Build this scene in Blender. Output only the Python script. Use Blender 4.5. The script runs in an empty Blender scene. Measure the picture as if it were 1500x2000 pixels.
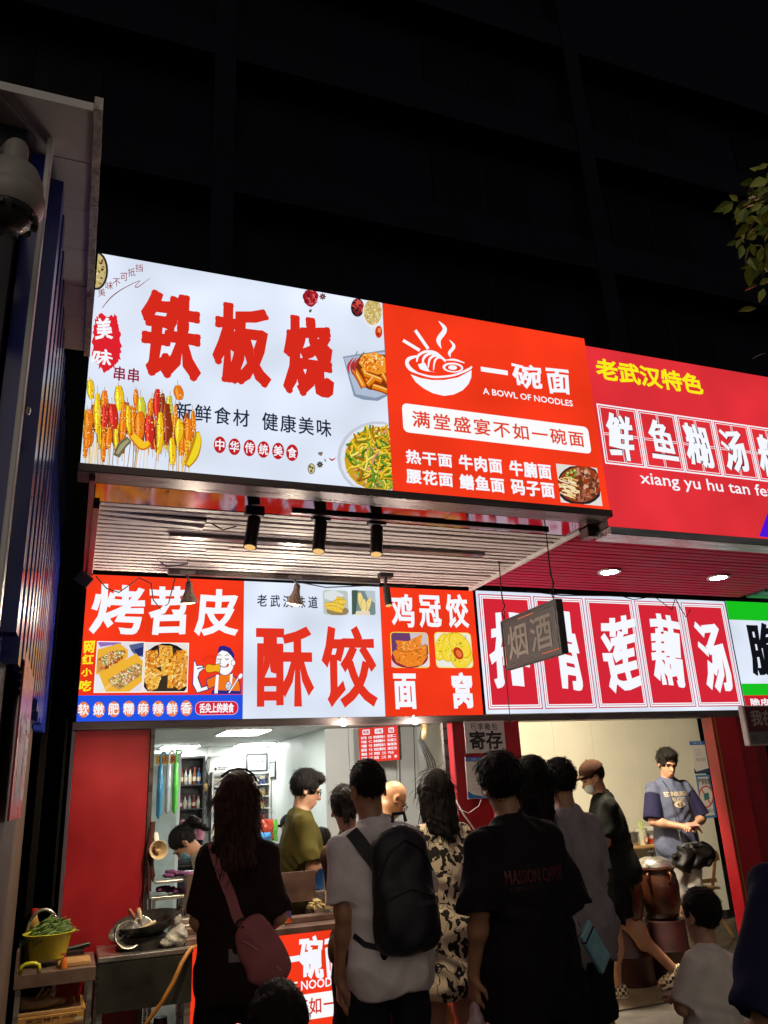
import bpy, bmesh, math, random
import numpy as np
from mathutils import Vector, Matrix, Euler
from mathutils.bvhtree import BVHTree
SC = bpy.context.scene
COL = SC.collection
rad = math.radians
# ---------------------------------------------------------------- camera
CF = 1549.2
CAM = np.array([-0.017, -5.449, 1.6])
_p, _r, _y = .3342, -.0501, .3758
FW = np.array([math.sin(_y)*math.cos(_p), math.cos(_y)*math.cos(_p), math.sin(_p)])
_rt = np.array([math.cos(_y), -math.sin(_y), 0.])
_up = np.cross(_rt, FW)
RT = _rt*math.cos(_r) + _up*math.sin(_r)
UP = -_rt*math.sin(_r) + _up*math.cos(_r)
cam = bpy.data.cameras.new('camera')
co = bpy.data.objects.new('camera', cam)
COL.objects.link(co)
co.matrix_world = Matrix(((RT[0], UP[0], -FW[0], CAM[0]), (RT[1], UP[1], -FW[1], CAM[1]), (RT[2], UP[2], -FW[2], CAM[2]), (0, 0, 0, 1)))
cam.sensor_fit = 'VERTICAL'
cam.sensor_height = 24.0
cam.lens = 24.0*CF/2000.0
cam.clip_start = .05
cam.clip_end = 400
SC.camera = co
# ---------------------------------------------------------------- world: night sky
W = bpy.data.worlds.new('World')
SC.world = W
W.use_nodes = True
_n = W.node_tree.nodes
_bg = _n['Background']
_sky = _n.new('ShaderNodeTexSky')
_sky.sky_type = 'NISHITA'
_sky.sun_disc = False
_sky.sun_elevation = rad(38)
_sky.sun_rotation = rad(200)
_hs = _n.new('ShaderNodeHueSaturation'); _hs.inputs['Saturation'].default_value = .25
W.node_tree.links.new(_sky.outputs[0], _hs.inputs['Color'])
W.node_tree.links.new(_hs.outputs[0], _bg.inputs[0])
_bg.inputs[1].default_value = .010
# one faint, very soft warm lamp: the glow of the street behind the viewer
_sl = bpy.data.lights.new('night_glow', 'SUN')
_sl.energy = .27
_sl.angle = rad(50)
_sl.color = (1, .80, .62)
_so = bpy.data.objects.new('night_glow', _sl)
COL.objects.link(_so)
_so.rotation_euler = (rad(68), 0, rad(-16))
SC.view_settings.view_transform = 'Standard'
SC.view_settings.look = 'None'
SC.view_settings.exposure = 0
SC.view_settings.gamma = 1
try:
    SC.cycles.use_light_tree = True
    SC.cycles.max_bounces = 6
    SC.cycles.diffuse_bounces = 3
    SC.cycles.glossy_bounces = 3
    SC.cycles.transmission_bounces = 4
    SC.cycles.transparent_max_bounces = 6
    SC.cycles.caustics_reflective = False
    SC.cycles.caustics_refractive = False
    SC.cycles.sample_clamp_indirect = 3
    SC.cycles.use_denoising = True
except Exception:
    pass

# ---------------------------------------------------------------- pixel -> place
def ray(px, py): return FW*CF + RT*(px-750) - UP*(py-1000)
def atY(px, py, Y=0.):
    d = ray(px, py); return CAM + d*((Y-CAM[1])/d[1])
def atX(px, py, X):
    d = ray(px, py); return CAM + d*((X-CAM[0])/d[0])
def atZ(px, py, Z):
    d = ray(px, py); return CAM + d*((Z-CAM[2])/d[2])
def atD(px, py, D): return CAM + ray(px, py)*(D/CF)

def lin(c):
    o = []
    for v in c[:3]:
        v /= 255.
        o.append(v/12.92 if v <= .04045 else ((v+.055)/1.055)**2.4)
    return tuple(o)

# ---------------------------------------------------------------- materials
MATS = {}
def pm(name, col, rough=.6, metal=0., var=.2, scale=8., bump=.08, bscale=60., spec=.5, sub=None, emit=None, es=0, trans=0, stretch=None):
    """a Principled material whose colour, gloss and relief vary with noise"""
    if name in MATS: return MATS[name]
    m = bpy.data.materials.new(name); MATS[name] = m
    m.use_nodes = True
    nt = m.node_tree; N = nt.nodes; L = nt.links
    b = N['Principled BSDF']
    tc = N.new('ShaderNodeTexCoord')
    mp = N.new('ShaderNodeMapping')
    if stretch: mp.inputs['Scale'].default_value = stretch
    L.new(tc.outputs['Object'], mp.inputs[0])
    nz = N.new('ShaderNodeTexNoise'); nz.inputs['Scale'].default_value = scale; nz.inputs['Detail'].default_value = 6
    L.new(mp.outputs[0], nz.inputs['Vector'])
    mx = N.new('ShaderNodeMix'); mx.data_type = 'RGBA'
    mx.inputs[6].default_value = tuple(c*(1-var) for c in col)+(1,)
    mx.inputs[7].default_value = tuple(min(1, c*(1+var)) for c in col)+(1,)
    rp = N.new('ShaderNodeMapRange'); rp.inputs[1].default_value = .3; rp.inputs[2].default_value = .7
    L.new(nz.outputs[0], rp.inputs[0]); L.new(rp.outputs[0], mx.inputs[0])
    L.new(mx.outputs[2], b.inputs['Base Color'])
    rr = N.new('ShaderNodeMapRange'); rr.inputs[1].default_value = .3; rr.inputs[2].default_value = .7
    rr.inputs[3].default_value = max(.02, rough-.12); rr.inputs[4].default_value = min(1, rough+.12)
    L.new(nz.outputs[0], rr.inputs[0]); L.new(rr.outputs[0], b.inputs['Roughness'])
    b.inputs['Metallic'].default_value = metal
    b.inputs['Specular IOR Level'].default_value = spec
    if trans: b.inputs['Transmission Weight'].default_value = trans
    if bump:
        n2 = N.new('ShaderNodeTexNoise'); n2.inputs['Scale'].default_value = bscale; n2.inputs['Detail'].default_value = 4
        L.new(mp.outputs[0], n2.inputs['Vector'])
        bp = N.new('ShaderNodeBump'); bp.inputs['Strength'].default_value = bump; bp.inputs['Distance'].default_value = .01
        L.new(n2.outputs[0], bp.inputs['Height']); L.new(bp.outputs[0], b.inputs['Normal'])
    if emit:
        b.inputs['Emission Color'].default_value = emit+(1,)
        b.inputs['Emission Strength'].default_value = es
    if sub: b.inputs['Subsurface Weight'].default_value = sub
    return m

def glow(name, col, s, sample=True, var=0.):
    """something that gives off light"""
    if name in MATS: return MATS[name]
    m = bpy.data.materials.new(name); MATS[name] = m
    m.use_nodes = True
    N = m.node_tree.nodes; L = m.node_tree.links
    N.remove(N['Principled BSDF'])
    e = N.new('ShaderNodeEmission'); e.inputs[0].default_value = tuple(col)+(1,); e.inputs[1].default_value = s
    L.new(e.outputs[0], N['Material Output'].inputs[0])
    if var:
        tc = N.new('ShaderNodeTexCoord'); nz = N.new('ShaderNodeTexNoise'); nz.inputs['Scale'].default_value = 2.2; nz.inputs['Detail'].default_value = 1
        rp = N.new('ShaderNodeMapRange'); rp.inputs[1].default_value = .3; rp.inputs[2].default_value = .7
        rp.inputs[3].default_value = s*(1-var); rp.inputs[4].default_value = s*(1+var)
        L.new(tc.outputs['Object'], nz.inputs['Vector']); L.new(nz.outputs[0], rp.inputs[0]); L.new(rp.outputs[0], e.inputs[1])
    if not sample: m.cycles.emission_sampling = 'NONE'
    return m

def ink(name, lit, s=1.0):
    """print whose colour is stored per face: lit from behind or a plain print"""
    if name in MATS: return MATS[name]
    m = bpy.data.materials.new(name); MATS[name] = m
    m.use_nodes = True
    N = m.node_tree.nodes; L = m.node_tree.links
    at = N.new('ShaderNodeAttribute'); at.attribute_name = 'Ink'
    b = N['Principled BSDF']
    if lit:
        N.remove(b)
        e = N.new('ShaderNodeEmission'); e.inputs[1].default_value = s
        L.new(at.outputs['Color'], e.inputs[0]); L.new(e.outputs[0], N['Material Output'].inputs[0])
        m.cycles.emission_sampling = 'NONE'
    else:
        L.new(at.outputs['Color'], b.inputs['Base Color']); b.inputs['Roughness'].default_value = .55
    return m
LIT = ink('backlit_print', True); PRINT = ink('paper_print', False)

# ---------------------------------------------------------------- object helpers
def tag(o, label=None, cat=None, group=None, kind=None):
    if label: o['label'] = label
    if cat: o['category'] = cat
    if group: o['group'] = group
    if kind: o['kind'] = kind
    return o
def root_loc(o):
    v = Vector((0, 0, 0))
    while o is not None:
        v += o.location; o = o.parent
    return v
def thing(name, loc, label, cat, group=None):
    o = bpy.data.objects.new(name, None); COL.objects.link(o)
    o.empty_display_size = .1
    o.location = Vector([float(v) for v in loc])
    return tag(o, label, cat, group)
def link_mesh(name, V, Fc, m, parent=None, smooth=False, loc=None, cols=None, bev=0., fixn=False, ang=None):
    """V in world coordinates"""
    V = np.asarray(V, dtype=np.float64)
    if parent is not None: off = np.array(root_loc(parent))
    elif loc is not None: off = np.array(loc, dtype=float)
    else:
        off = np.array([(V[:, 0].min()+V[:, 0].max())/2, (V[:, 1].min()+V[:, 1].max())/2, V[:, 2].min()])
    me = bpy.data.meshes.new(name)
    me.from_pydata((V-off).tolist(), [], Fc if isinstance(Fc, list) else Fc.tolist())
    if fixn:
        b = bmesh.new(); b.from_mesh(me); bmesh.ops.recalc_face_normals(b, faces=b.faces); b.to_mesh(me); b.free()
    if cols is not None:
        at = me.color_attributes.new('Ink', 'FLOAT_COLOR', 'CORNER')
        arr = np.ones((len(me.loops), 4), dtype=np.float32)
        i = 0
        for f, c in zip(Fc, cols):
            arr[i:i+len(f), :3] = c; i += len(f)
        at.data.foreach_set('color', arr.ravel())
    if smooth:
        me.polygons.foreach_set('use_smooth', [True]*len(me.polygons))
        if ang: me.set_sharp_from_angle(angle=rad(ang))
    me.materials.append(m)
    o = bpy.data.objects.new(name, me); COL.objects.link(o)
    if parent is not None: o.parent = parent
    else: o.location = Vector(off.tolist())
    if bev:
        md = o.modifiers.new('edge', 'BEVEL'); md.width = bev; md.segments = 2; md.limit_method = 'ANGLE'; md.angle_limit = rad(40)
    return o
def copy_tree(o, parent=None, loc=None):
    c = o.copy(); COL.objects.link(c)
    if parent is not None: c.parent = parent
    if loc is not None: c.location = Vector([float(v) for v in loc])
    for ch in list(o.children): copy_tree(ch, c)
    return c

class G:
    """collects shapes into ONE mesh"""
    def __init__(s): s.V = []; s.F = []; s.n = 0
    def add(s, V, Fc, M=None):
        V = np.asarray(V, dtype=float)
        if M is not None:
            A = np.array(M); V = V@A[:3, :3].T + A[:3, 3]
        s.V.append(V); s.F += [tuple(int(i)+s.n for i in f) for f in Fc]; s.n += len(V); return s
    def box(s, a, b, M=None):
        (x0, y0, z0), (x1, y1, z1) = a, b
        x0, x1 = min(x0, x1), max(x0, x1); y0, y1 = min(y0, y1), max(y0, y1); z0, z1 = min(z0, z1), max(z0, z1)
        return s.add([(x0, y0, z0), (x1, y0, z0), (x1, y1, z0), (x0, y1, z0), (x0, y0, z1), (x1, y0, z1), (x1, y1, z1), (x0, y1, z1)],
                     [(3, 2, 1, 0), (4, 5, 6, 7), (0, 1, 5, 4), (1, 2, 6, 5), (2, 3, 7, 6), (3, 0, 4, 7)], M)
    def tube(s, pts, r, n=10, M=None, cap=True):
        P = [np.asarray(p, dtype=float) for p in pts]
        R = list(r) if hasattr(r, '__len__') else [r]*len(P)
        V = []; Fc = []
        prev = None
        for i, p in enumerate(P):
            t = P[min(i+1, len(P)-1)]-P[max(i-1, 0)]
            t = t/(np.linalg.norm(t)+1e-12)
            if prev is None:
                a = np.array([0, 0, 1.]) if abs(t[2]) < .9 else np.array([1., 0, 0])
            else: a = prev
            u = a-t*(a@t); u /= (np.linalg.norm(u)+1e-12); w = np.cross(t, u); prev = u
            for k in range(n):
                q = 2*math.pi*k/n
                V.append(p+R[i]*(math.cos(q)*u+math.sin(q)*w))
        for i in range(len(P)-1):
            for k in range(n):
                k2 = (k+1) % n
                Fc.append((i*n+k, i*n+k2, (i+1)*n+k2, (i+1)*n+k))
        if cap:
            Fc.append(tuple(range(n-1, -1, -1))); Fc.append(tuple((len(P)-1)*n+k for k in range(n)))
        return s.add(V, Fc, M)
    def lathe(s, prof, c=(0, 0, 0), n=28, M=None, wob=0.):
        """prof: (radius, z) from bottom to top"""
        V = []; Fc = []
        for (r, z) in prof:
            for k in range(n):
                q = 2*math.pi*k/n
                rr = r*(1+wob*math.sin(3*q+z*9)) if wob else r
                V.append((c[0]+rr*math.cos(q), c[1]+rr*math.sin(q), c[2]+z))
        for i in range(len(prof)-1):
            for k in range(n):
                k2 = (k+1) % n
                Fc.append((i*n+k, i*n+k2, (i+1)*n+k2, (i+1)*n+k))
        if prof[0][0] > 1e-6: Fc.append(tuple(range(n-1, -1, -1)))
        if prof[-1][0] > 1e-6: Fc.append(tuple((len(prof)-1)*n+k for k in range(n)))
        return s.add(V, Fc, M)
    def prism(s, poly, ax, t0, t1, M=None):
        """closed 2-D outline swept along axis ax"""
        n = len(poly); V = []
        for t in (t0, t1):
            for (u, v) in poly:
                V.append({0: (t, u, v), 1: (u, t, v), 2: (u, v, t)}[ax])
        Fc = [tuple(range(n)), tuple(range(2*n-1, n-1, -1))]+[(i, n+i, n+(i+1) % n, (i+1) % n) for i in range(n)]
        return s.add(V, Fc, M)
    def ell(s, c, r, n=16, m=10, M=None):
        V = []; Fc = []
        for i in range(m+1):
            a = math.pi*i/m
            for k in range(n):
                q = 2*math.pi*k/n
                V.append((c[0]+r[0]*math.sin(a)*math.cos(q), c[1]+r[1]*math.sin(a)*math.sin(q), c[2]-r[2]*math.cos(a)))
        for i in range(m):
            for k in range(n):
                k2 = (k+1) % n
                Fc.append((i*n+k, i*n+k2, (i+1)*n+k2, (i+1)*n+k))
        return s.add(V, Fc, M)
    def quad(s, pts): return s.add(pts, [tuple(range(len(pts)))])
    def obj(s, name, m, parent=None, smooth=False, bev=0., loc=None, ang=None):
        return link_mesh(name, np.concatenate(s.V), s.F, m, parent, smooth, loc, None, bev, True, ang)

def TR(loc=(0, 0, 0), rot=(0, 0, 0), sc=(1, 1, 1)):
    return Matrix.Translation(Vector([float(v) for v in loc])) @ Euler([rad(a) for a in rot]).to_matrix().to_4x4() @ Matrix.Diagonal((sc[0], sc[1], sc[2], 1))

# ---------------------------------------------------------------- lettering and flat prints
GL = {}
def glyph(ch):
    """outline of one character of the built-in font as triangles"""
    if ch not in GL:
        c = bpy.data.curves.new('g', 'FONT'); c.body = ch; c.resolution_u = 2
        o = bpy.data.objects.new('g', c); COL.objects.link(o)
        me = bpy.data.meshes.new_from_object(o.evaluated_get(bpy.context.evaluated_depsgraph_get()))
        V = np.array([(v.co.x, v.co.y) for v in me.vertices]) if len(me.vertices) else np.zeros((0, 2))
        GL[ch] = (V, [tuple(p.vertices) for p in me.polygons])
        bpy.data.objects.remove(o); bpy.data.curves.remove(c); bpy.data.meshes.remove(me)
    return GL[ch]
def boundary(ch):
    """outline edges of a glyph: next and previous point of every outline point"""
    k = ('b', ch)
    if k not in GL:
        V, Fc = glyph(ch); cnt = {}
        for f in Fc:
            for i in range(len(f)):
                e = (f[i], f[(i+1) % len(f)])
                cnt[e] = cnt.get(e, 0)+1
        ed = [e for e in cnt if (e[1], e[0]) not in cnt]
        # face winding: make it counter-clockwise
        A = sum(V[f[i]][0]*V[f[(i+1) % len(f)]][1]-V[f[(i+1) % len(f)]][0]*V[f[i]][1] for f in Fc for i in range(len(f)))
        if A < 0: ed = [(b, a) for a, b in ed]
        GL[k] = ed
    return GL[k]
def embolden(X, Z, ch, kind, r):
    """extra faces that grow a glyph outline by r; returns points and faces"""
    ed = boundary(ch); P = np.stack([X, Z], 1)
    nx = {a: b for a, b in ed}; pv = {b: a for a, b in ed}
    V = []; F = []
    def nrm_(a, b):
        d = P[b]-P[a]; L = math.hypot(d[0], d[1])+1e-12
        n = np.array([d[1]/L, -d[0]/L])
        if kind == 'brush': n = n*(.35+1.0*abs(n[0]*.80-n[1]*.60))
        return n*r
    def corner(a, b):
        n1 = nrm_(a, b); c = nx.get(b)
        if c is None: return n1
        n2 = nrm_(b, c); m = n1+n2; L = m@m
        if L < 1e-12: return n1
        q = max(n1@n1, n2@n2)
        return m*min(2*q/L, (2.0 if kind == 'square' else 1.2)*math.sqrt(q/L))
    for a, b in ed:
        i = len(V); z = pv.get(a)
        ca = corner(z, a) if z is not None else nrm_(a, b)
        cb = corner(a, b)
        V += [P[a], P[b], P[b]+cb, P[a]+ca]; F.append((i, i+1, i+2, i+3))
        if kind == 'round':
            j = len(V); V += [P[b]+r*np.array([math.cos(q), math.sin(q)]) for q in np.linspace(0, 2*math.pi, 10, endpoint=False)]; F.append(tuple(range(j, j+10)))
    return (np.array(V), F) if V else (np.zeros((0, 2)), [])

class Paint:
    """flat printed shapes on a plane; pixel-sized outlines are laid on the plane at their real size.
    to3(px,py)->point, nrm = direction the print faces"""
    STEP = 1.5e-5
    def __init__(s, to3, nrm, base=.001):
        s.to3 = to3; s.nrm = np.asarray(nrm, float); s.V = []; s.F = []; s.C = []; s.n = 0; s.h = base
    def raw3(s, P, faces, col):
        P = np.asarray(P, float)+s.nrm*s.h
        s.h += s.STEP
        s.V.append(P); s.F += [tuple(int(i)+s.n for i in f) for f in faces]; s.C += [lin(col)]*len(faces); s.n += len(P)
    def poly(s, pts, col): s.raw3([s.to3(*p) for p in pts], [tuple(range(len(pts)))], col)
    def ell(s, cx, cy, rx, ry, col, rot=0., n=22, wob=0., a0=0, a1=360):
        c, d = math.cos(rad(rot)), math.sin(rad(rot)); P = []
        for k in range(n):
            q = rad(a0+(a1-a0)*k/(n if a1-a0 == 360 else n-1))
            w = 1+wob*(math.sin(3*q+cx)+.6*math.sin(7*q+cy)+.4*math.sin(13*q))
            x, y = rx*w*math.cos(q), ry*w*math.sin(q)
            P.append((cx+x*c-y*d, cy+x*d+y*c))
        s.poly(P, col)
    def stroke(s, pts, w, col, smooth=True):
        P = np.asarray(pts, float)
        W = np.asarray(w if hasattr(w, '__len__') else [w]*len(P), float)
        if smooth and len(P) > 2:
            t = np.arange(len(P)); tt = np.linspace(0, len(P)-1, (len(P)-1)*5+1)
            def cr(A):
                A = np.asarray(A, float); out = []
                for x in tt:
                    i = min(int(x), len(A)-2); f = x-i
                    p0, p1, p2, p3 = A[max(i-1, 0)], A[i], A[i+1], A[min(i+2, len(A)-1)]
                    out.append(.5*((2*p1)+(-p0+p2)*f+(2*p0-5*p1+4*p2-p3)*f*f+(-p0+3*p1-3*p2+p3)*f**3))
                return np.array(out)
            P, W = cr(P), cr(W)
        T = np.gradient(P, axis=0); T /= (np.linalg.norm(T, axis=1, keepdims=True)+1e-9)
        Nn = np.stack([-T[:, 1], T[:, 0]], 1)*(W[:, None]/2)
        A, B = P+Nn, P-Nn; n = len(P)
        s.raw3([s.to3(*p) for p in np.concatenate([A, B])], [(i, i+1, n+i+1, n+i) for i in range(n-1)], col)
    def rect(s, x0, y0, x1, y1, col, r=0., quad=None):
        """rectangle on the plane from the pixel of its top left to the pixel of its bottom right corner"""
        a, b = s.to3(x0, y0), s.to3(x1, y1)
        s.rect3(a, b, col, r)
    def rect3(s, a, b, col, r=0.):
        ux, uz = s.axes()
        w = (b-a)@ux; h = (a-b)@uz
        if r <= 0: L = [(0, 0), (w, 0), (w, -h), (0, -h)]
        else:
            L = []
            for (cx, cy, q0) in ((w-r, -r, 90), (w-r, -h+r, 0), (r, -h+r, -90), (r, -r, 180)):
                L += [(cx+r*math.cos(rad(q0-t)), cy+r*math.sin(rad(q0-t))) for t in (0, 30, 60, 90)]
        s.raw3([a+ux*x+uz*z for x, z in L], [tuple(range(len(L)))], col)
    def frame(s, x0, y0, x1, y1, w, col):
        a, b = s.to3(x0, y0), s.to3(x1, y1); ux, uz = s.axes(); W_ = (b-a)@ux; H_ = (a-b)@uz
        P = [(0, 0), (W_, 0), (W_, -H_), (0, -H_)]; Q = [(w, -w), (W_-w, -w), (W_-w, -H_+w), (w, -H_+w)]
        s.raw3([a+ux*x+uz*z for x, z in P+Q], [(i, (i+1) % 4, 4+(i+1) % 4, 4+i) for i in range(4)], col)
    def axes(s):
        uz = np.array([0, 0, 1.]); ux = np.cross(uz, s.nrm); ux = ux/np.linalg.norm(ux)
        uz = np.cross(s.nrm, ux)
        return ux, uz
    def char(s, ch, x0, y0, x1, y1, col, kind='', bold=0., em=False, shear=0., wob=0., rot=0., only3=None):
        a, b = only3 if only3 is not None else (s.to3(x0, y0), s.to3(x1, y1))
        ux, uz = s.axes(); w = (b-a)@ux; h = (a-b)@uz
        V, Fc = glyph(ch)
        if not len(V): return
        V = V.copy()
        lo, hi = (np.array([0, -.12]), np.array([1., .88])) if em else (V.min(0), V.max(0))
        V = (V-lo)/np.maximum(hi-lo, 1e-6)
        m = bold if not em else 0
        X = V[:, 0]*(w-2*m*h)+m*h; Z = V[:, 1]*(h-2*m*h)+m*h
        if wob:
            X, Z = X+wob*h*np.sin(Z/h*5+X/h*2.3+ord(ch) % 7), Z+wob*h*np.sin(X/h*6+ord(ch) % 5)+wob*.8*h*(X/max(w, 1e-6)-.5)
        X = X+shear*Z
        if rot:
            c, d = math.cos(rad(rot)), math.sin(rad(rot)); X, Z = X*c-Z*d, X*d+Z*c
        o = a+uz*(-h)
        s.raw3(o+np.outer(X, ux)+np.outer(Z, uz), Fc, col)
        if bold > 0 and kind:
            B, BF = embolden(X, Z, ch, kind, bold*h)
            if len(B): s.raw3(o+np.outer(B[:, 0], ux)+np.outer(B[:, 1], uz), BF, col)
        s.h += 3e-5
    def line(s, txt, x0, y0, x1, y1, col, kind='', bold=0., gap=0., latin=False, **k):
        a, b = s.to3(x0, y0), s.to3(x1, y1); ux, uz = s.axes(); w = (b-a)@ux; h = (a-b)@uz
        s.line3(txt, a, w, h, col, kind, bold, gap, latin, **k)
    def line3(s, txt, a, w, h, col, kind='', bold=0., gap=0., latin=False, vert=False, **k):
        """one line of writing from its top left point a, w wide and h high"""
        ux, uz = s.axes(); a = np.asarray(a, float)
        if latin:
            V, Fc = glyph(txt); lo, hi = V.min(0), V.max(0)
            sc = np.array([w, h])/(hi-lo)
            Q = (V-lo)*sc
            s.raw3(a+np.outer(Q[:, 0], ux)+np.outer(Q[:, 1]-h, uz), Fc, col)
            if bold > 0 and kind:
                B, BF = embolden(Q[:, 0], Q[:, 1]-h, txt, kind, bold*h)
                if len(B): s.raw3(a+np.outer(B[:, 0], ux)+np.outer(B[:, 1], uz), BF, col)
            s.h += 3e-5
            return
        n = len(txt)
        if vert:
            ch_ = h/n
            for i, c in enumerate(txt):
                p = a-uz*(ch_*i)
                s.char(c, 0, 0, 0, 0, col, kind, bold, em=True, only3=(p, p+ux*w-uz*ch_*(1-gap)), **k)
            return
        cw = w/n
        for i, c in enumerate(txt):
            if c == ' ': continue
            p = a+ux*(cw*(i+gap/2))
            s.char(c, 0, 0, 0, 0, col, kind, bold, em=True, only3=(p, p+ux*(cw*(1-gap))-uz*h), **k)
    def obj(s, name, parent, m=None):
        return link_mesh(name, np.concatenate(s.V), s.F, m or LIT, parent, cols=s.C)

# ---------------------------------------------------------------- soft bodies: smooth-union distance fields turned into one skin
def C_(a, b, ra, rb=None, k=.03, clip=None, sub=False):
    return dict(t='c', a=np.asarray(a, float), b=np.asarray(b, float), ra=ra, rb=ra if rb is None else rb, k=k, clip=clip, sub=sub)
def E_(c, r, R=None, k=.03, clip=None, sub=False):
    return dict(t='e', c=np.asarray(c, float), r=np.asarray(r, float), R=None if R is None else np.asarray(R, float), k=k, clip=clip, sub=sub)
def prim_tf(p, M):
    """move a primitive by a 4x4"""
    A = np.array(M); q = dict(p)
    f = lambda v: A[:3, :3]@v+A[:3, 3]
    k = abs(np.linalg.det(A[:3, :3]))**(1/3); A0 = A[:3, :3]/k
    if p['t'] == 'c': q['a'], q['b'], q['ra'], q['rb'] = f(p['a']), f(p['b']), p['ra']*k, p['rb']*k
    else:
        q['c'] = f(p['c']); q['r'] = p['r']*k; R0 = np.eye(3) if p['R'] is None else p['R']; q['R'] = A0@R0
    if p['clip']: q['clip'] = [(f(np.asarray(o, float)), A0@np.asarray(n, float)) for o, n in p['clip']]
    return q
def sdf_mesh(prims, vox=.008, noise=None, band=.03):
    los = []; his = []
    for p in prims:
        if p['t'] == 'c':
            r = max(p['ra'], p['rb']); lo = np.minimum(p['a'], p['b'])-r; hi = np.maximum(p['a'], p['b'])+r
        else:
            r = p['r'] if p['R'] is None else np.array([p['r'].max()]*3)
            lo = p['c']-r; hi = p['c']+r
        p['lo'], p['hi'] = lo, hi
        if not p['sub']: los.append(lo); his.append(hi)
    lo = np.min(los, 0)-.03; hi = np.max(his, 0)+.03
    n = np.ceil((hi-lo)/vox).astype(int)+1
    ax = [(lo[i]+vox*np.arange(n[i])).astype(np.float32) for i in range(3)]
    D = np.full(n, .12, np.float32)
    for p in prims:
        m = p['k']+.03
        i0 = np.clip(np.floor((p['lo']-m-lo)/vox).astype(int), 0, n-1); i1 = np.clip(np.ceil((p['hi']+m-lo)/vox).astype(int)+1, 1, n)
        if (i1 <= i0).any(): continue
        X = ax[0][i0[0]:i1[0]][:, None, None]; Y = ax[1][i0[1]:i1[1]][None, :, None]; Z = ax[2][i0[2]:i1[2]][None, None, :]
        if p['t'] == 'c':
            a, b = p['a'], p['b']; ba = b-a; L2 = max(ba@ba, 1e-9)
            t = np.clip(((X-a[0])*ba[0]+(Y-a[1])*ba[1]+(Z-a[2])*ba[2])/L2, 0, 1)
            d = np.sqrt((X-a[0]-t*ba[0])**2+(Y-a[1]-t*ba[1])**2+(Z-a[2]-t*ba[2])**2)-(p['ra']+t*(p['rb']-p['ra']))
        else:
            x, y, z = X-p['c'][0], Y-p['c'][1], Z-p['c'][2]
            if p['R'] is not None:
                R = p['R']
                x, y, z = R[0, 0]*x+R[1, 0]*y+R[2, 0]*z, R[0, 1]*x+R[1, 1]*y+R[2, 1]*z, R[0, 2]*x+R[1, 2]*y+R[2, 2]*z
            r = p['r']
            k0 = np.sqrt((x/r[0])**2+(y/r[1])**2+(z/r[2])**2); k1 = np.sqrt((x/r[0]**2)**2+(y/r[1]**2)**2+(z/r[2]**2)**2)
            d = np.where(k1 > 1e-6, k0*(k0-1)/np.maximum(k1, 1e-6), -r.min())
        if p['clip']:
            for (o, nn) in p['clip']:
                d = np.maximum(d, (X-o[0])*nn[0]+(Y-o[1])*nn[1]+(Z-o[2])*nn[2])
        sl = tuple(slice(i0[i], i1[i]) for i in range(3))
        A = D[sl]; k = p['k']
        if p['sub']:
            h = np.maximum(k-np.abs(A+d), 0)/k; D[sl] = np.maximum(A, -d)+h*h*k*.25
        else:
            h = np.maximum(k-np.abs(A-d), 0)/k; D[sl] = np.minimum(A, d)-h*h*k*.25
    if noise is not None:
        I = np.argwhere(np.abs(D) < band)
        P = lo+vox*I
        D[I[:, 0], I[:, 1], I[:, 2]] += noise(P).astype(np.float32)
    D[0], D[-1], D[:, 0], D[:, -1], D[:, :, 0], D[:, :, -1] = .1, .1, .1, .1, .1, .1
    S = D < 0
    c = np.zeros(n-1, np.int8)
    offs = [(i, j, k) for i in (0, 1) for j in (0, 1) for k in (0, 1)]
    for o in offs: c += S[o[0]:o[0]+n[0]-1, o[1]:o[1]+n[1]-1, o[2]:o[2]+n[2]-1]
    act = (c > 0) & (c < 8)
    ii = np.argwhere(act)
    ids = np.full(n-1, -1, np.int64); ids[act] = np.arange(len(ii))
    acc = np.zeros((len(ii), 3)); cnt = np.zeros(len(ii))
    for a in offs:
        for q in range(3):
            if a[q]: continue
            b = list(a); b[q] = 1
            da = D[ii[:, 0]+a[0], ii[:, 1]+a[1], ii[:, 2]+a[2]]; db = D[ii[:, 0]+b[0], ii[:, 1]+b[1], ii[:, 2]+b[2]]
            cr = (da < 0) != (db < 0)
            t = np.where(cr, da/np.where(cr, da-db, 1), 0)
            e = np.array(a, float)[None]+t[:, None]*(np.array(b)-np.array(a))[None]
            acc += e*cr[:, None]; cnt += cr
    V = lo+vox*(ii+acc/cnt[:, None])
    Fs = []
    for q in range(3):
        s0 = [slice(None)]*3; s1 = [slice(None)]*3
        s0[q] = slice(0, n[q]-1); s1[q] = slice(1, n[q])
        A, B = S[tuple(s0)], S[tuple(s1)]
        cr = np.argwhere(A != B)
        u, v = (q+1) % 3, (q+2) % 3
        cr = cr[(cr[:, u] > 0) & (cr[:, v] > 0) & (cr[:, u] < n[u]-1) & (cr[:, v] < n[v]-1)]
        ins = A[cr[:, 0], cr[:, 1], cr[:, 2]]
        def cell(du, dv):
            k = cr.copy(); k[:, u] -= du; k[:, v] -= dv
            return ids[k[:, 0], k[:, 1], k[:, 2]]
        Q = np.stack([cell(1, 1), cell(0, 1), cell(0, 0), cell(1, 0)], 1)
        Q[~ins] = Q[~ins][:, ::-1]
        Fs.append(Q)
    return V, np.concatenate(Fs)
def soft(name, prims, m, parent=None, M=None, vox=.008, noise=None, loc=None):
    V, Fc = sdf_mesh(prims, vox, noise)
    if M is not None:
        A = np.array(M); V = V@A[:3, :3].T+A[:3, 3]
    return link_mesh(name, V, Fc, m, parent, smooth=True, loc=loc)
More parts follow.
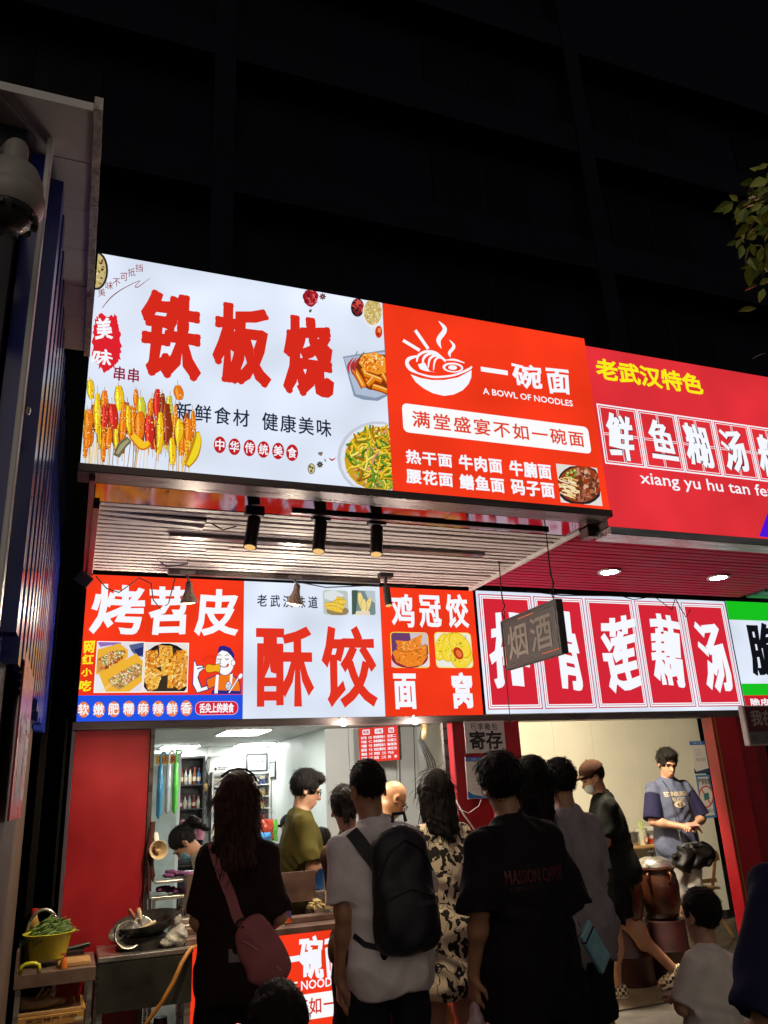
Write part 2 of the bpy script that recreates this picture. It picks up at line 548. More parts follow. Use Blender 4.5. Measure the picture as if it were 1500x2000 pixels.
# ================================================================ materials of the place
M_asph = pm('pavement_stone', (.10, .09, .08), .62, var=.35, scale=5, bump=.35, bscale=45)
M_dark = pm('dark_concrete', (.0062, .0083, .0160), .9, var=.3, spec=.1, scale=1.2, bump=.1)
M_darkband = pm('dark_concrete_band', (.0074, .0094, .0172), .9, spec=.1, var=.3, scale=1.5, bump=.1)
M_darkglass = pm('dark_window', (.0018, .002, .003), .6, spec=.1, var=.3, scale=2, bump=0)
M_redpanel = pm('red_panel', (.34, .007, .014), .42, var=.30, scale=2.0, bump=.06, bscale=9)
M_redmetal = pm('red_metal_slat', (.62, .010, .07), .62, spec=.15, var=.15, scale=5, bump=.05)
M_slat = pm('pale_wood_slat', (.84, .78, .73), .55, var=.12, scale=6, bump=.06, stretch=(.3, 4, 4))
M_void = pm('dark_backing', (.016, .013, .013), .9, var=.3, scale=4, bump=.1)
M_prof = pm('brown_metal_profile', (.13, .10, .095), .32, metal=.6, var=.25, scale=7, bump=.05, stretch=(.3, 3, 3))
M_mirror = pm('glossy_red_panel', (.30, .13, .18), .0, metal=1., var=.12, scale=3, bump=.006, bscale=3)
M_wallw = pm('white_wall_panel', (.62, .66, .65), .5, var=.05, scale=3, bump=.03)
M_wallc = pm('cream_wall_panel', (.62, .60, .50), .5, var=.06, scale=2, bump=.03)
M_steel = pm('stainless_steel', (.55, .53, .50), .30, metal=.9, var=.2, scale=9, bump=.05, stretch=(.4, 3, 3))
M_steeld = pm('worn_brown_steel', (.20, .13, .11), .45, metal=.5, var=.35, scale=7, bump=.1)
M_iron = pm('black_iron', (.018, .016, .015), .45, metal=.4, var=.4, scale=12, bump=.2)
M_black = pm('black_plastic', (.014, .013, .014), .45, var=.2, scale=12, bump=.05)
M_blue = pm('blue_cladding', (.016, .034, .30), .22, var=.15, scale=3, bump=.02, bscale=6)
M_greym = pm('grey_soffit', (.80, .78, .76), .5, var=.15, scale=2.5, bump=.08, bscale=12)
M_ply = pm('brown_plywood', (.060, .034, .018), .75, var=.45, scale=6, bump=.25, stretch=(3, 3, .5))
M_white = pm('white_enamel', (.72, .70, .68), .35, var=.06, scale=6, bump=.02)
M_wood = pm('pale_wood', (.45, .27, .11), .55, var=.25, scale=9, bump=.12, stretch=(1, 1, 6))
M_cardb = pm('cardboard', (.42, .22, .06), .8, var=.2, scale=8, bump=.12)
M_navyw = pm('dark_blue_front', (.012, .016, .022), .5, var=.3, scale=3, bump=.08)
M_cable = pm('black_cable', (.012, .011, .011), .5, var=.2, bump=0)
M_cablew = pm('white_cable', (.62, .58, .55), .5, var=.1, bump=0)

# ---- sky, ground, dark building behind
g = G(); g.box((-60, -40, -.3), (80, 60, 0)); tag(g.obj('pavement', M_asph), kind='structure')
bld = thing('apartment_building', (8, 9, 0), 'dark apartment building rising unlit behind the row of snack shops', 'building')
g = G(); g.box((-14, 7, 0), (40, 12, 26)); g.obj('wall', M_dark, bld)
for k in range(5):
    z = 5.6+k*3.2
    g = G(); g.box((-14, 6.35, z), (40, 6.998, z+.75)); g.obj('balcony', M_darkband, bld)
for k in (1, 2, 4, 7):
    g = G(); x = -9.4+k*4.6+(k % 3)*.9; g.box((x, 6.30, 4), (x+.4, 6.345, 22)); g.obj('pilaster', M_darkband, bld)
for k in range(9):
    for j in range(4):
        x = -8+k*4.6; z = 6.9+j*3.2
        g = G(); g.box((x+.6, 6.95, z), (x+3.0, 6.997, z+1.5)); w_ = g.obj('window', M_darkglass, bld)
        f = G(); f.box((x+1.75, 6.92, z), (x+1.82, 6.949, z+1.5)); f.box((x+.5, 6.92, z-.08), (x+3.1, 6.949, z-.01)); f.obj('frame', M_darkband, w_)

# ---- shop row: one building with its two open rooms
Z_S, Y_U = 3.04, -1.818
shop = thing('shop_row', (2.6, 1.5, 0), 'low row of street food shops with white rooms open to the street', 'shop building')
g = G(); g.box((-.02, .13, 2.14), (9, .30, 4.6)); g.box((-.02, .30, 3.4), (9, 5.2, 4.6)); g.obj('upper_wall', M_void, shop)
g = G(); g.box((-.02, .0, 2.03), (5.4, .125, 2.078)); g.obj('header_beam', M_prof, shop)
# room of the left shop
XC, YC, YB = 1.985, 1.30, 3.42
g = G(); g.box((.0, .31, 2.10), (2.9, YB+.1, 2.16)); g.obj('ceiling', M_wallw, shop)
g = G(); g.box((.0, YB, 0), (XC, YB+.1, 2.099)); g.obj('back_wall', M_wallw, shop)
g = G()
for i in range(10):
    y0 = YC+.002+i*.212; g.box((XC, y0, 0), (XC+.08, y0+.209, 2.098))
for i in range(5):
    x0 = XC+i*.212; g.box((x0, YC-.05, 0), (x0+.209, YC, 2.098))
g.obj('panel_wall', M_wallw, shop, bev=.002)
g = G(); g.box((-.02, .31, 0), (.0, YB, 2.099)); g.obj('side_wall', M_wallw, shop)
g = G(); g.box((.001, .126, .0), (2.84, YB-.001, .012)); g.obj('floor', pm('grey_tile', (.22, .20, .18), .4, var=.2, scale=3), shop)
# ceiling light panels
M_led = glow('led_panel', (.96, 1, .93), 27)
pl0 = None
for x0, x1, y0, y1, lab in ((1.14, 1.49, 1.12, 1.66, 'square white ceiling light panel nearest to the shop counter'),
                            (1.60, 1.93, 2.85, 3.36, 'square white ceiling light panel above the cigarette shelf'),
                            (.84, 1.19, 2.95, 3.36, 'square white ceiling light panel above the bottle cabinet')):
    t = thing('ceiling_light', ((x0+x1)/2, (y0+y1)/2, 2.08), lab, 'ceiling light', 'light panels in the shop ceiling')
    g = G(); g.box((x0, y0, 2.083), (x1, y1, 2.088)); g.obj('diffuser', M_led, t)
    g = G(); g.box((x0-.015, y0-.015, 2.0885), (x1+.015, y1+.015, 2.0995)); g.obj('frame', M_white, t)
# room of the right shop
YB2 = 2.6
g = G()
for i in range(8):
    x0 = 3.0+i*.52; g.box((x0, YB2, .1), (x0+.517, YB2+.08, 3.3))
g.obj('rear_panel_wall', M_wallc, shop, bev=.003)
g = G(); g.box((2.90, .31, 0), (2.98, YB2-.001, 3.3)); g.obj('party_wall', M_wallc, shop)
g = G(); g.box((3.0, YB2-.012, .013), (7.1, YB2-.001, .10)); g.obj('skirting', M_black, shop)
g = G(); g.box((2.99, .31, 3.0), (7.1, YB2-.002, 3.06)); g.obj('rear_ceiling', M_wallc, shop)
g = G(); g.box((2.99, .13, 0), (7.1, YB2-.013, .012)); g.obj('rear_floor', pm('worn_floor', (.12, .09, .065), .5, var=.25, scale=3), shop)
cl = thing('ceiling_lamp', (4.05, .5, 2.9), 'round warm ceiling lamp inside the lotus root soup shop', 'ceiling lamp')
g = G(); g.lathe([(.0, -.05), (.12, -.04), (.15, 0), (.15, .05)], (4.05, .5, 2.93)); g.obj('globe', glow('warm_globe', (1, .85, .62), 760), cl)
g = G(); g.lathe([(.16, 0), (.16, .02)], (4.05, .5, 2.98)); g.obj('mount', M_white, cl)

# ---- fronts: red panel, red column, right-hand jambs
p0 = atY(303, 1700, 0)
t = thing('front_panel', (.23, 0, 0), 'plain red front panel left of the shop opening, below the blue strip of the sign', 'wall panel')
g = G(); g.box((0, .01, 0), (.452, .05, 2.028)); g.obj('panel', M_redpanel, t, bev=.003)
g = G(); g.box((.4535, -.012, .0), (.478, .06, 2.028)); g.obj('edge_trim', M_prof, t)
t = thing('red_column', (2.98, .1, 0), 'red column between the two open shops carrying paper notices', 'column')
g = G(); g.box((2.865, -.05, 0), (3.115, .125, 2.029)); g.obj('shaft', M_redpanel, t, bev=.004)
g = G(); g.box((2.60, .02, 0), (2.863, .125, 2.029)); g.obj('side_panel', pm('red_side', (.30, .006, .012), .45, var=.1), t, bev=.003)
g = G(); g.box((2.50, -.02, .9), (2.535, .02, 2.028)); g.obj('opening_post', M_prof, t)
t = thing('red_doorframe', (5.2, .1, 0), 'tall red metal door frame with a yellow edge right of the lotus soup shop', 'door frame')
a = atY(1366, 1392, 0)[0]; b = atY(1389, 1392, 0)[0]; c = atY(1436, 1400, 0)[0]
a = atY(1387, 1392, -.02)[0]
g = G(); g.box((a, -.02, 0), (a+.018, .10, 2.029)); g.obj('jamb', M_redpanel, t, bev=.003)
g = G(); g.box((b+.010, -.012, 0), (b+.018, .10, 2.029)); g.obj('edge_strip', pm('ochre_strip', (.40, .17, .03), .5), t)
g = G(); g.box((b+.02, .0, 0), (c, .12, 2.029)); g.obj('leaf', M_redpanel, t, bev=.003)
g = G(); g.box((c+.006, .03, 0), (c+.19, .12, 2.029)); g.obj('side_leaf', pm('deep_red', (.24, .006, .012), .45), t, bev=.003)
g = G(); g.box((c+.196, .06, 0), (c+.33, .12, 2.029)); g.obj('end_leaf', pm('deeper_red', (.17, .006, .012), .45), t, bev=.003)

# ---- canopies above the pavement
def canopy(label, x0, x1, y0, y1, z, ms, pitch, w, mb, cat='canopy', droop=False):
    t = thing('canopy', ((x0+x1)/2, (y0+y1)/2, z), label, cat)
    g = G(); n = int((y1-y0)/pitch)
    rnd = random.Random(5)
    for i in range(n):
        y = y0+i*pitch+rnd.uniform(-.003, .003)
        if droop and i in (2, 3):
            g.box((x0, y, z), (x0+.55, y+w, z+.012), TR((x0, y, z)) @ TR(rot=(0, 2.2 if i == 2 else 3.4, -.6)) @ TR((-x0, -y, -z)))
            g.box((x0+.56, y, z-.004), (x1, y+w, z+.010)); continue
        if droop and i in (9, 10, 14) :
            xs = x0+rnd.uniform(.5, .8)
            g.box((x0, y, z), (xs, y+w, z+.014)); g.box((xs+.004, y+.006, z-.004), (x1, y+w+.006, z+.012)); continue
        g.box((x0, y, z), (x1, y+w, z+.014))
    o = g.obj('slats', ms, t)
    g = G(); g.box((x0, y0, z+.06), (x1, y1, z+.10)); g.obj('backing', mb, t)
    return t
cn = canopy('pale slatted canopy ceiling below the white skewer sign', .03, 2.80, -1.41, -.03, Z_S, M_slat, .0715, .043, M_void, droop=True)
g = G(); g.box((-.03, -1.78, Z_S-.03), (-.005, -.0, Z_S+.1)); g.box((-.004, -1.41, Z_S-.035), (.026, -.0, Z_S-.002)); g.obj('side_trim', pm('red_trim', (.30, .02, .03), .4), cn)
g = G(); g.box((.0, -1.41, Z_S-.012), (.03, -.03, Z_S-.0005)); g.box((2.801, -1.55, Z_S-.02), (2.826, -.03, Z_S+.03)); g.obj('edge_strip', M_slat, cn)
g = G()
for i in range(6): g.box((.0+i*.4705, -1.69, Z_S-.006+.002*(i % 2)), (.0+i*.4705+.4695, -1.44, Z_S+.006))
g.obj('glossy_front_strip', M_mirror, cn)
g = G(); g.box((.42, -.98, Z_S-.020), (2.45, -.93, Z_S-.002)); g.box((1.0, -1.53, Z_S-.022), (2.6, -1.50, Z_S-.002)); g.box((.5, -.20, Z_S-.035), (2.0, -.165, Z_S-.002)); g.obj('light_track', M_prof, cn)
def wires(par, L):
    for pts, r in L: g = G(); g.tube(pts, r, 6); g.obj('loose_wire', M_cable, par)
wires(cn, [([(.42, -.4, Z_S-.01), (.47, -.42, Z_S-.05), (.6, -.38, Z_S-.012)], .004), ([(.62, -1.22, Z_S-.01), (.68, -1.24, Z_S-.05), (.76, -1.2, Z_S-.01)], .004),
           ([(.05, -.15, Z_S-.06), (.12, -.12, Z_S-.13), (.2, -.1, Z_S-.15), (.27, -.09, Z_S-.09), (.32, -.08, Z_S-.04), (.40, -.1, Z_S-.08), (.42, -.09, Z_S-.19), (.47, -.09, Z_S-.25), (.52, -.08, Z_S-.21), (.56, -.06, Z_S-.02)], .004),
           ([(1.35, -.17, Z_S-.04), (1.6, -.15, Z_S-.07), (1.9, -.17, Z_S-.05), (2.3, -.14, Z_S-.03)], .004)])
cr = canopy('red slatted canopy ceiling over the lotus root soup shop', 2.83, 5.42, -1.60, -.05, 3.045, M_redmetal, .074, .060, M_redmetal)
g = G(); g.box((2.80, -1.64, 2.97), (2.86, -1.56, 3.03)); g.obj('end_bracket', M_prof, cr)
wires(cr, [([(4.2, -.06, 3.03), (4.3, -.1, 2.99), (4.5, -.12, 3.02), (4.62, -.1, 2.96), (4.7, -.08, 2.92), (4.75, -.08, 3.01)], .004), ([(3.3, -.07, 3.03), (3.6, -.1, 3.0), (4.1, -.08, 3.02)], .005),
           ([(4.78, -.06, 3.02), (4.8, -.08, 2.93), (4.84, -.08, 2.86), (4.9, -.08, 2.93)], .004)])
cg = canopy('green slatted canopy ceiling at the right edge', 5.45, 8.2, -1.60, -.05, 3.03, pm('green_slat', (.05, .30, .17), .4), .12, .10, M_void)
wires(cg, [([(5.6, -.5, 3.02), (5.75, -.4, 2.95), (6.0, -.5, 3.0), (6.3, -.3, 2.93)], .005)])
# recessed round lamps in the red canopy
M_disc = glow('downlight', (1, .93, .84), 320)
for px, py, lab in ((1190, 1117, 'round white downlight in the red canopy, beside the hanging sign'), (1403, 1128, 'round white downlight in the red canopy, near the green sign')):
    p = atZ(px, py, 3.035)
    t = thing('downlight', p, lab, 'downlight', 'downlights in the red canopy')
    g = G(); g.lathe([(.062, -.004), (.062, .004)], p); g.obj('lens', M_disc, t)
    g = G(); g.lathe([(.064, -.004), (.084, -.006), (.086, .006), (.064, .006)], p); g.obj('ring', M_white, t)
# black spot heads and clip lamps
M_bulb = glow('warm_bulb', (1, .80, .45), 5)
def spot(name, p, tgt, e, col, blend=.6, size=70, r=.02):
    l = bpy.data.lights.new(name, 'SPOT'); l.energy = e; l.color = col; l.spot_size = rad(size); l.spot_blend = blend; l.shadow_soft_size = r
    o = bpy.data.objects.new(name, l); COL.objects.link(o); o.location = Vector([float(v) for v in p])
    d = Vector([float(v) for v in tgt])-o.location
    o.rotation_euler = d.to_track_quat('-Z', 'Y').to_euler()
    return o
M_tube = pm('dark_brown_tube', (.045, .030, .028), .4, metal=.3)
def track_head(px0, py0, px1, py1, y, lab, tgt, e, length=.20, r=.035):
    a = atY(px0, py0, y); b = atY(px1, py1, y-.03)
    d = (b-a); d /= np.linalg.norm(d)
    t = thing('track_spotlight', a, lab, 'spotlight', 'black tube spotlights on the canopy track')
    g = G(); g.tube([a-d*.0, b], r, 20); g.tube([b-d*.004, b+d*.003], r*1.04, 20); g.obj('barrel', M_tube, t, smooth=True, ang=40)
    g = G(); g.tube([a-d*.02, np.array([a[0], y, Z_S-.005])], .012, 8); g.box((a[0]-.05, y-.025, Z_S-.03), (a[0]+.05, y+.025, Z_S-.003)); g.obj('mount', M_black, t)
    g = G(); g.tube([b+d*.0032, b+d*.0042], r*.86, 18); g.obj('lens', glow('warm_lens', (1, .62, .22), .9), t)
    o = spot('spot_beam', b+d*.02, tgt, e, (1, .80, .50))
track_head(497, 1012, 488, 1068, -1.45, 'black tube spotlight hanging from the canopy, leftmost of the front three', (.06, -.42, .85), 150)
track_head(627, 1020, 622, 1076, -1.45, 'black tube spotlight hanging from the canopy, middle of the front three', (1.3, -.3, .8), 45)
track_head(736, 1030, 735, 1082, -1.45, 'black tube spotlight hanging from the canopy, rightmost of the front three', (1.9, -.3, .8), 45)
track_head(754, 1146, 759, 1182, -.35, 'small black tube spotlight hanging before the left end of the red panel', (1.7, -.5, .5), 15, r=.026)
M_clip = pm('brown_enamel_shade', (.22, .15, .12), .3, metal=.4)
def clip_lamp(px, py, y, lab, tilt, tgt, e):
    a = atY(px, py, y); t = thing('clip_lamp', a, lab, 'lamp', 'bell shaped lamps under the canopy')
    M = TR(a, tilt)
    g = G(); g.lathe([(.058, -.115), (.050, -.085), (.030, -.045), (.024, -.02), (.022, .02), (.004, .03)], n=24, M=M); g.obj('shade', M_clip, t, smooth=True, ang=50)
    g = G(); g.lathe([(.048, -.112), (.035, -.122), (.0, -.127)], n=20, M=M); g.obj('bulb', M_bulb, t, smooth=True)
    g = G(); g.tube([a+np.array([0, 0, .02]), a+np.array([-.01, .02, .06]), (a[0]-.012, y+.03, Z_S-.03)], .008, 8); g.box((a[0]-.06, y, Z_S-.03), (a[0]+.04, y+.04, Z_S-.005)); g.obj('arm', M_steel, t)
    A = np.array(M); q = A[:3, :3]@np.array([0, 0, -.175])+A[:3, 3]
    l = bpy.data.lights.new('lamp_light', 'POINT'); l.energy = e; l.color = (1, .87, .68); l.shadow_soft_size = .03
    o = bpy.data.objects.new('lamp_light', l); COL.objects.link(o); o.location = Vector([float(v) for v in q])
clip_lamp(369, 1143, -.20, 'brown bell lamp lit in front of the white lettering on the red sign', (14, -4, 0), (.15, -.75, .7), 24)
clip_lamp(580, 1148, -.20, 'brown bell lamp hanging in front of the white middle sign', (12, 8, 0), (1.2, -.7, .8), 18)
t = thing('floodlight', atY(165, 1132, -.1), 'black floodlight turned away at the left end of the lower sign', 'floodlight')
p = atY(163, 1131, -.1)
g = G(); g.box((-.05, -.045, -.04), (.05, .045, .04), TR(p, (20, 35, 10))); g.obj('body', M_iron, t, bev=.006)
g = G(); g.tube([p+np.array([.0, .0, .04]), p+np.array([.03, .02, .09]), (p[0]+.05, -.05, Z_S-.03)], .008, 8); g.obj('bracket', M_iron, t)
# two bare bulbs at the top of the opening
for px, py, lab in ((671, 1411, 'bare white bulb under the white middle sign'), (811, 1408, 'bare white bulb under the red right-hand panel')):
    p = atY(px, py, -.035); t = thing('light_bulb', p, lab, 'light bulb', 'bare bulbs over the counter')
    g = G(); g.ell(p, (.026, .026, .026)); g.obj('globe', glow('white_bulb', (1, .95, .85), 14), t, smooth=True)
    g = G(); g.tube([p+np.array([0, 0, .022]), (p[0], p[1], p[2]+.03), (p[0], .002, p[2]+.03)], .012, 10); g.obj('socket', M_white, t)
    l = bpy.data.lights.new('bulb_light', 'POINT'); l.energy = 24; l.color = (1, .92, .8); l.shadow_soft_size = .03
    o = bpy.data.objects.new('bulb_light', l); COL.objects.link(o); o.location = Vector((float(p[0]), float(p[1])+.0, float(p[2])-.045))

# ---- neighbouring building on the left: blue ribbed cladding under a grey eave
nb = thing('neighbour_building', (-.6, -1.8, 0), 'neighbouring building with blue ribbed cladding under a grey eave at the left', 'building')
XW = -.215; ZE = 3.50
rnd = random.Random(2)
g = G(); y = -3.30
while y < -.3:
    w = .185
    g.prism([(XW, y), (XW, y+w*.52), (XW+.042, y+w*.55), (XW+.044, y+w*.90), (XW, y+w*.94), (XW, y+w-.0005), (XW-.05, y+w-.0005), (XW-.05, y)], 2, 2.0+rnd.uniform(-.03, .03), ZE-.001-rnd.uniform(0, .02))
    y += w
g.obj('cladding', M_blue, nb)
g = G(); g.box((XW-.004, -3.36, 1.98), (XW+.012, -3.31, ZE-.002)); g.obj('corner_trim', M_white, nb, bev=.004)
g = G(); g.box((-3, -3.37, 0), (XW-.06, -.2, ZE-.003)); g.obj('front_wall', M_navyw, nb)
g = G()
ys = [-3.50, -3.28, -3.05, -2.83, -2.60, -2.38, -2.10]
for a_, b_ in zip(ys[:-1], ys[1:]): g.box((-3, a_+.002, ZE+rnd.uniform(0, .002)), (-.094, b_-.002, ZE+.03))
g.obj('eave_soffit', M_greym, nb)
g = G()
yy = np.linspace(-3.52, -2.08, 25)
for a_, b_ in zip(yy[:-1], yy[1:]): g.box((-.093+rnd.uniform(-.0015, .0015), a_, ZE-.012+rnd.uniform(-.001, .001)), (-.068+rnd.uniform(-.001, .001), b_+.0005, ZE+.035))
g.obj('verge_board', pm('flaking_verge', (.68, .62, .56), .8, var=.45, scale=30, bump=.5, bscale=120), nb)
g = G(); g.box((XW-.055, -3.30, 0), (XW-.006, -.55, 2.0)); g.obj('plywood_wall', M_ply, nb)
g = G(); g.box((-.19, -.16, 0), (-.155, -.12, 3.0)); g.box((-.06, -.02, 0), (-.045, .01, 2.1)); g.box((-.9, .8, 0), (-.03, .9, 5)); g.obj('alley_posts_and_shade', pm('alley_dark', (.006, .005, .005), .9, spec=.1), nb)  # thin posts, plus a near-black slab that paints the shade of the alley
g = G()
for yy_, zz_ in ((-2.6, 2.9), (-1.9, 2.6), (-2.2, 2.3), (-1.5, 2.2), (-3.33, 2.6)): g.ell((XW+.024, yy_, zz_), (.006, .012, .012), 8, 6)
g.tube([(XW+.03, -2.75, 2.25), (XW+.03, -2.65, 2.35), (XW+.03, -2.5, 2.33), (XW+.03, -2.42, 2.15)], .003, 5)
g.obj('fixings', M_steel, nb)
bn = thing('banner', (-.17, -2.3, 1.55), 'red glossy banner with white lettering hung on the blue cladding', 'banner')
g = G(); g.box((-.178, -2.72, 1.56), (-.172, -2.02, 2.06)); g.obj('sheet', pm('red_gloss_sheet', (.80, .02, .04), .3, var=.1, bump=.01), bn)
P_ = Paint(lambda px, py: atX(px, py, -.1715), (1, 0, 0), .0005)
P_.char('面', 0, 0, 0, 0, (215, 195, 200), 'square', .035, only3=(np.array([-.1715, -2.30, 1.90]), np.array([-.1715, -2.06, 1.60])))
P_.char('碗', 0, 0, 0, 0, (215, 195, 200), 'square', .035, only3=(np.array([-.1715, -2.62, 1.90]), np.array([-.1715, -2.36, 1.60])))
P_.obj('lettering', bn, PRINT)

# ---- dome camera on the neighbour's front
M_dome = pm('grey_white_housing', (.40, .37, .34), .35, var=.08, bump=.02)
cp = atY(20, 385, -3.62)
dc = thing('dome_camera', cp, 'white dome security camera on the dark wall at the left edge', 'security camera')
M = TR(cp, (0, 0, 20))
g = G(); g.lathe([(.062, -.035), (.072, -.01), (.076, .02), (.074, .045), (.060, .08), (.036, .10), (.03, .105)], n=36, M=M); g.obj('housing', M_dome, dc, smooth=True, ang=40)
g = G(); g.lathe([(.0, -.095), (.03, -.09), (.052, -.075), (.064, -.05), (.066, -.036)], n=36, M=M); g.obj('dome', pm('smoked_dome', (.06, .055, .05), .12, var=.1, bump=0), dc, smooth=True)
g = G(); g.lathe([(.067, -.05), (.080, -.03), (.082, .0), (.078, .01), (.074, .0), (.066, -.03)], n=36, M=M); g.obj('collar', M_dome, dc, smooth=True, ang=40)
g = G()
for q in range(0, 360, 30): g.box((-.008, -.071, -.07), (.008, -.058, -.056), M @ TR(rot=(0, 0, q)))
g.obj('lens_ring', M_black, dc)
g = G(); g.tube([cp+np.array([0, 0, .1]), cp+np.array([0, 0, .15]), cp+np.array([-.02, .05, .17]), cp+np.array([-.03, .25, .17])], [.03, .03, .03, .035], 16); g.obj('bracket', M_dome, dc, smooth=True, ang=50)

# ---- tree at the right edge: trunk out of sight, branch ends with leaves in the picture
M_bark = pm('grey_bark', (.10, .07, .05), .85, var=.4, scale=18, bump=.5)
M_leaf = pm('leaf_green', (.20, .30, .04), .42, var=.5, scale=14, bump=.1)
M_leaf2 = pm('leaf_yellowish', (.42, .46, .07), .45, var=.4, scale=16, bump=.1)
tip = atD(1478, 395, 2.45)
tb = tip+np.array([.93, -.37, 0])*1.35
tr = thing('street_tree', (tb[0], tb[1], 0), 'street tree with yellowish green leaves reaching in at the upper right', 'tree')
g = G(); g.tube([(tb[0], tb[1], 0), (tb[0]-.02, tb[1]+.02, 1.2), (tb[0]+.03, tb[1], 2.4), (tb[0]-.03, tb[1]+.02, 3.4), (tb[0]-.10, tb[1]+.05, 4.4)], [.12, .10, .085, .06, .03], 12)
# crown of the tree
rnd = random.Random(11)
base = np.array([tb[0]-.03, tb[1]+.02, 3.35])
g.tube([base, base*.55+tip*.45+np.array([0, 0, .16]), tip+np.array([.1, -.04, .06]), tip], [.03, .018, .008, .004], 8)
nodes = [tip]
for px, py in ((1440, 395), (1452, 470), (1490, 545), (1500, 470), (1500, 400), (1520, 350)):
    q = atD(px, py, 2.45+rnd.uniform(-.08, .08)); nodes.append(q)
    g.tube([tip+np.array([.1, -.04, .06]), (tip+q)/2+np.array([.03, 0, .02]), q], [.005, .003, .0015], 6)
g.obj('trunk', M_bark, tr, smooth=True)
def leaf(g, p, d, up_, L, w):
    d = d/np.linalg.norm(d); s_ = np.cross(d, up_); s_ /= np.linalg.norm(s_); n_ = np.cross(s_, d)
    V = []
    for t, ww, dr in ((0, 0, 0), (.12, .3, .0), (.35, .95, -.01), (.6, .85, -.03), (.85, .38, -.07), (1, 0, -.12)):
        c = p+d*(L*t)+n_*(dr*L)
        V += [c-s_*(w*ww/2)+n_*(.10*w*ww), c, c+s_*(w*ww/2)+n_*(.10*w*ww)]
    F = []
    for i in range(5):
        F += [(i*3, i*3+1, i*3+4, i*3+3), (i*3+1, i*3+2, i*3+5, i*3+4)]
    g.add(V, F)
g = G(); gy = G()
spec = [(1395, 414, 1432, 394), (1412, 418, 1432, 398), (1443, 437, 1440, 404), (1450, 434, 1455, 405), (1450, 404, 1468, 388), (1436, 466, 1466, 432), (1446, 504, 1450, 478),
        (1476, 501, 1466, 475), (1437, 484, 1448, 465), (1420, 479, 1440, 470), (1466, 362, 1500, 350), (1478, 331, 1500, 320), (1480, 458, 1500, 445), (1458, 466, 1480, 458),
        (1490, 438, 1466, 420), (1484, 420, 1500, 400), (1496, 438, 1484, 422), (1475, 527, 1500, 514), (1490, 538, 1500, 528), (1482, 556, 1496, 548), (1483, 590, 1492, 563),
        (1460, 420, 1475, 400), (1468, 412, 1488, 396), (1480, 385, 1500, 370), (1474, 395, 1500, 388), (1436, 440, 1447, 424), (1490, 470, 1500, 460), (1470, 450, 1490, 440), (1488, 358, 1510, 345), (1425, 380, 1436, 388)]
for i, (x1, y1, x0, y0) in enumerate(spec):
    D = 2.45+rnd.uniform(-.10, .10)
    a = atD(x0, y0, D); b = atD(x1, y1, D+rnd.uniform(-.02, .02)); d = b-a
    L = np.linalg.norm(d); L2 = max(L, .035)
    leaf(gy if i % 3 else g, b-d/L*L2, d, -FW+np.array([rnd.uniform(-.6, .6), rnd.uniform(-.6, .6), rnd.uniform(-.2, .9)]), L2, L2*rnd.uniform(.42, .62))
for i in range(560):
    c = np.array([tb[0], tb[1], 4.2]) if i > 230 else atD(1525, 430, 2.5)
    s_ = np.array([.75, .6, .55]) if i > 230 else np.array([.06, .14, .13])
    a = c+np.array([rnd.gauss(0, 1) for _ in range(3)])*s_
    v = a-CAM
    if 750+CF*(v@RT)/(v@FW) < (1500 if i > 150 else 1452): continue
    L = rnd.uniform(.045, .075)
    leaf(g if i % 2 else gy, a, np.array([rnd.uniform(-1, 1), rnd.uniform(-1, 1), rnd.uniform(-1.2, .3)]), np.array([rnd.uniform(-.4, .4), rnd.uniform(-.4, .4), 1]), L, L*.5)
cwn = g.obj('crown', M_leaf, tr); gy.obj('pale_leaves', M_leaf2, cwn)

# ================================================================ light-box signs
def face_mat(name, col, s=1.0):
    m = glow(name, lin(col), s, var=.13); return m
F_white = face_mat('lit_white', (222, 231, 247), 1.02)
F_orange = face_mat('lit_orange_red', (240, 56, 26), 1.05)
F_crimson = face_mat('lit_crimson', (214, 40, 54), 1.0)
F_crim2 = face_mat('lit_crimson_upper', (222, 48, 56), 1.0)
F_green = face_mat('lit_green', (22, 190, 28), 1.0)
def lightbox(label, x0, x1, z0, z1, Y, m, depth=.11, fr=.0, name='light_box_sign', cat='sign', frame=None):
    t = thing(name, ((x0+x1)/2, Y, z0), label, cat)
    g = G(); g.box((x0, Y+.004, z0), (x1, Y+depth, z1)); g.obj('housing', M_prof, t)
    g = G(); g.quad([(x0, Y, z0), (x1, Y, z0), (x1, Y, z1), (x0, Y, z1)]); o = link_mesh('face', np.array(g.V[0]), g.F, m, t)
    return t
def P_at(Y, x0=None, x1=None, z0=None, z1=None, base=.001):
    def f(px, py):
        p = atY(px, py, Y)
        if x0 is not None: p = np.array([min(max(p[0], x0), x1), Y, min(max(p[2], z0), z1)])
        return p
    return Paint(f, (0, -1, 0), base)
WHITE = (246, 249, 255)

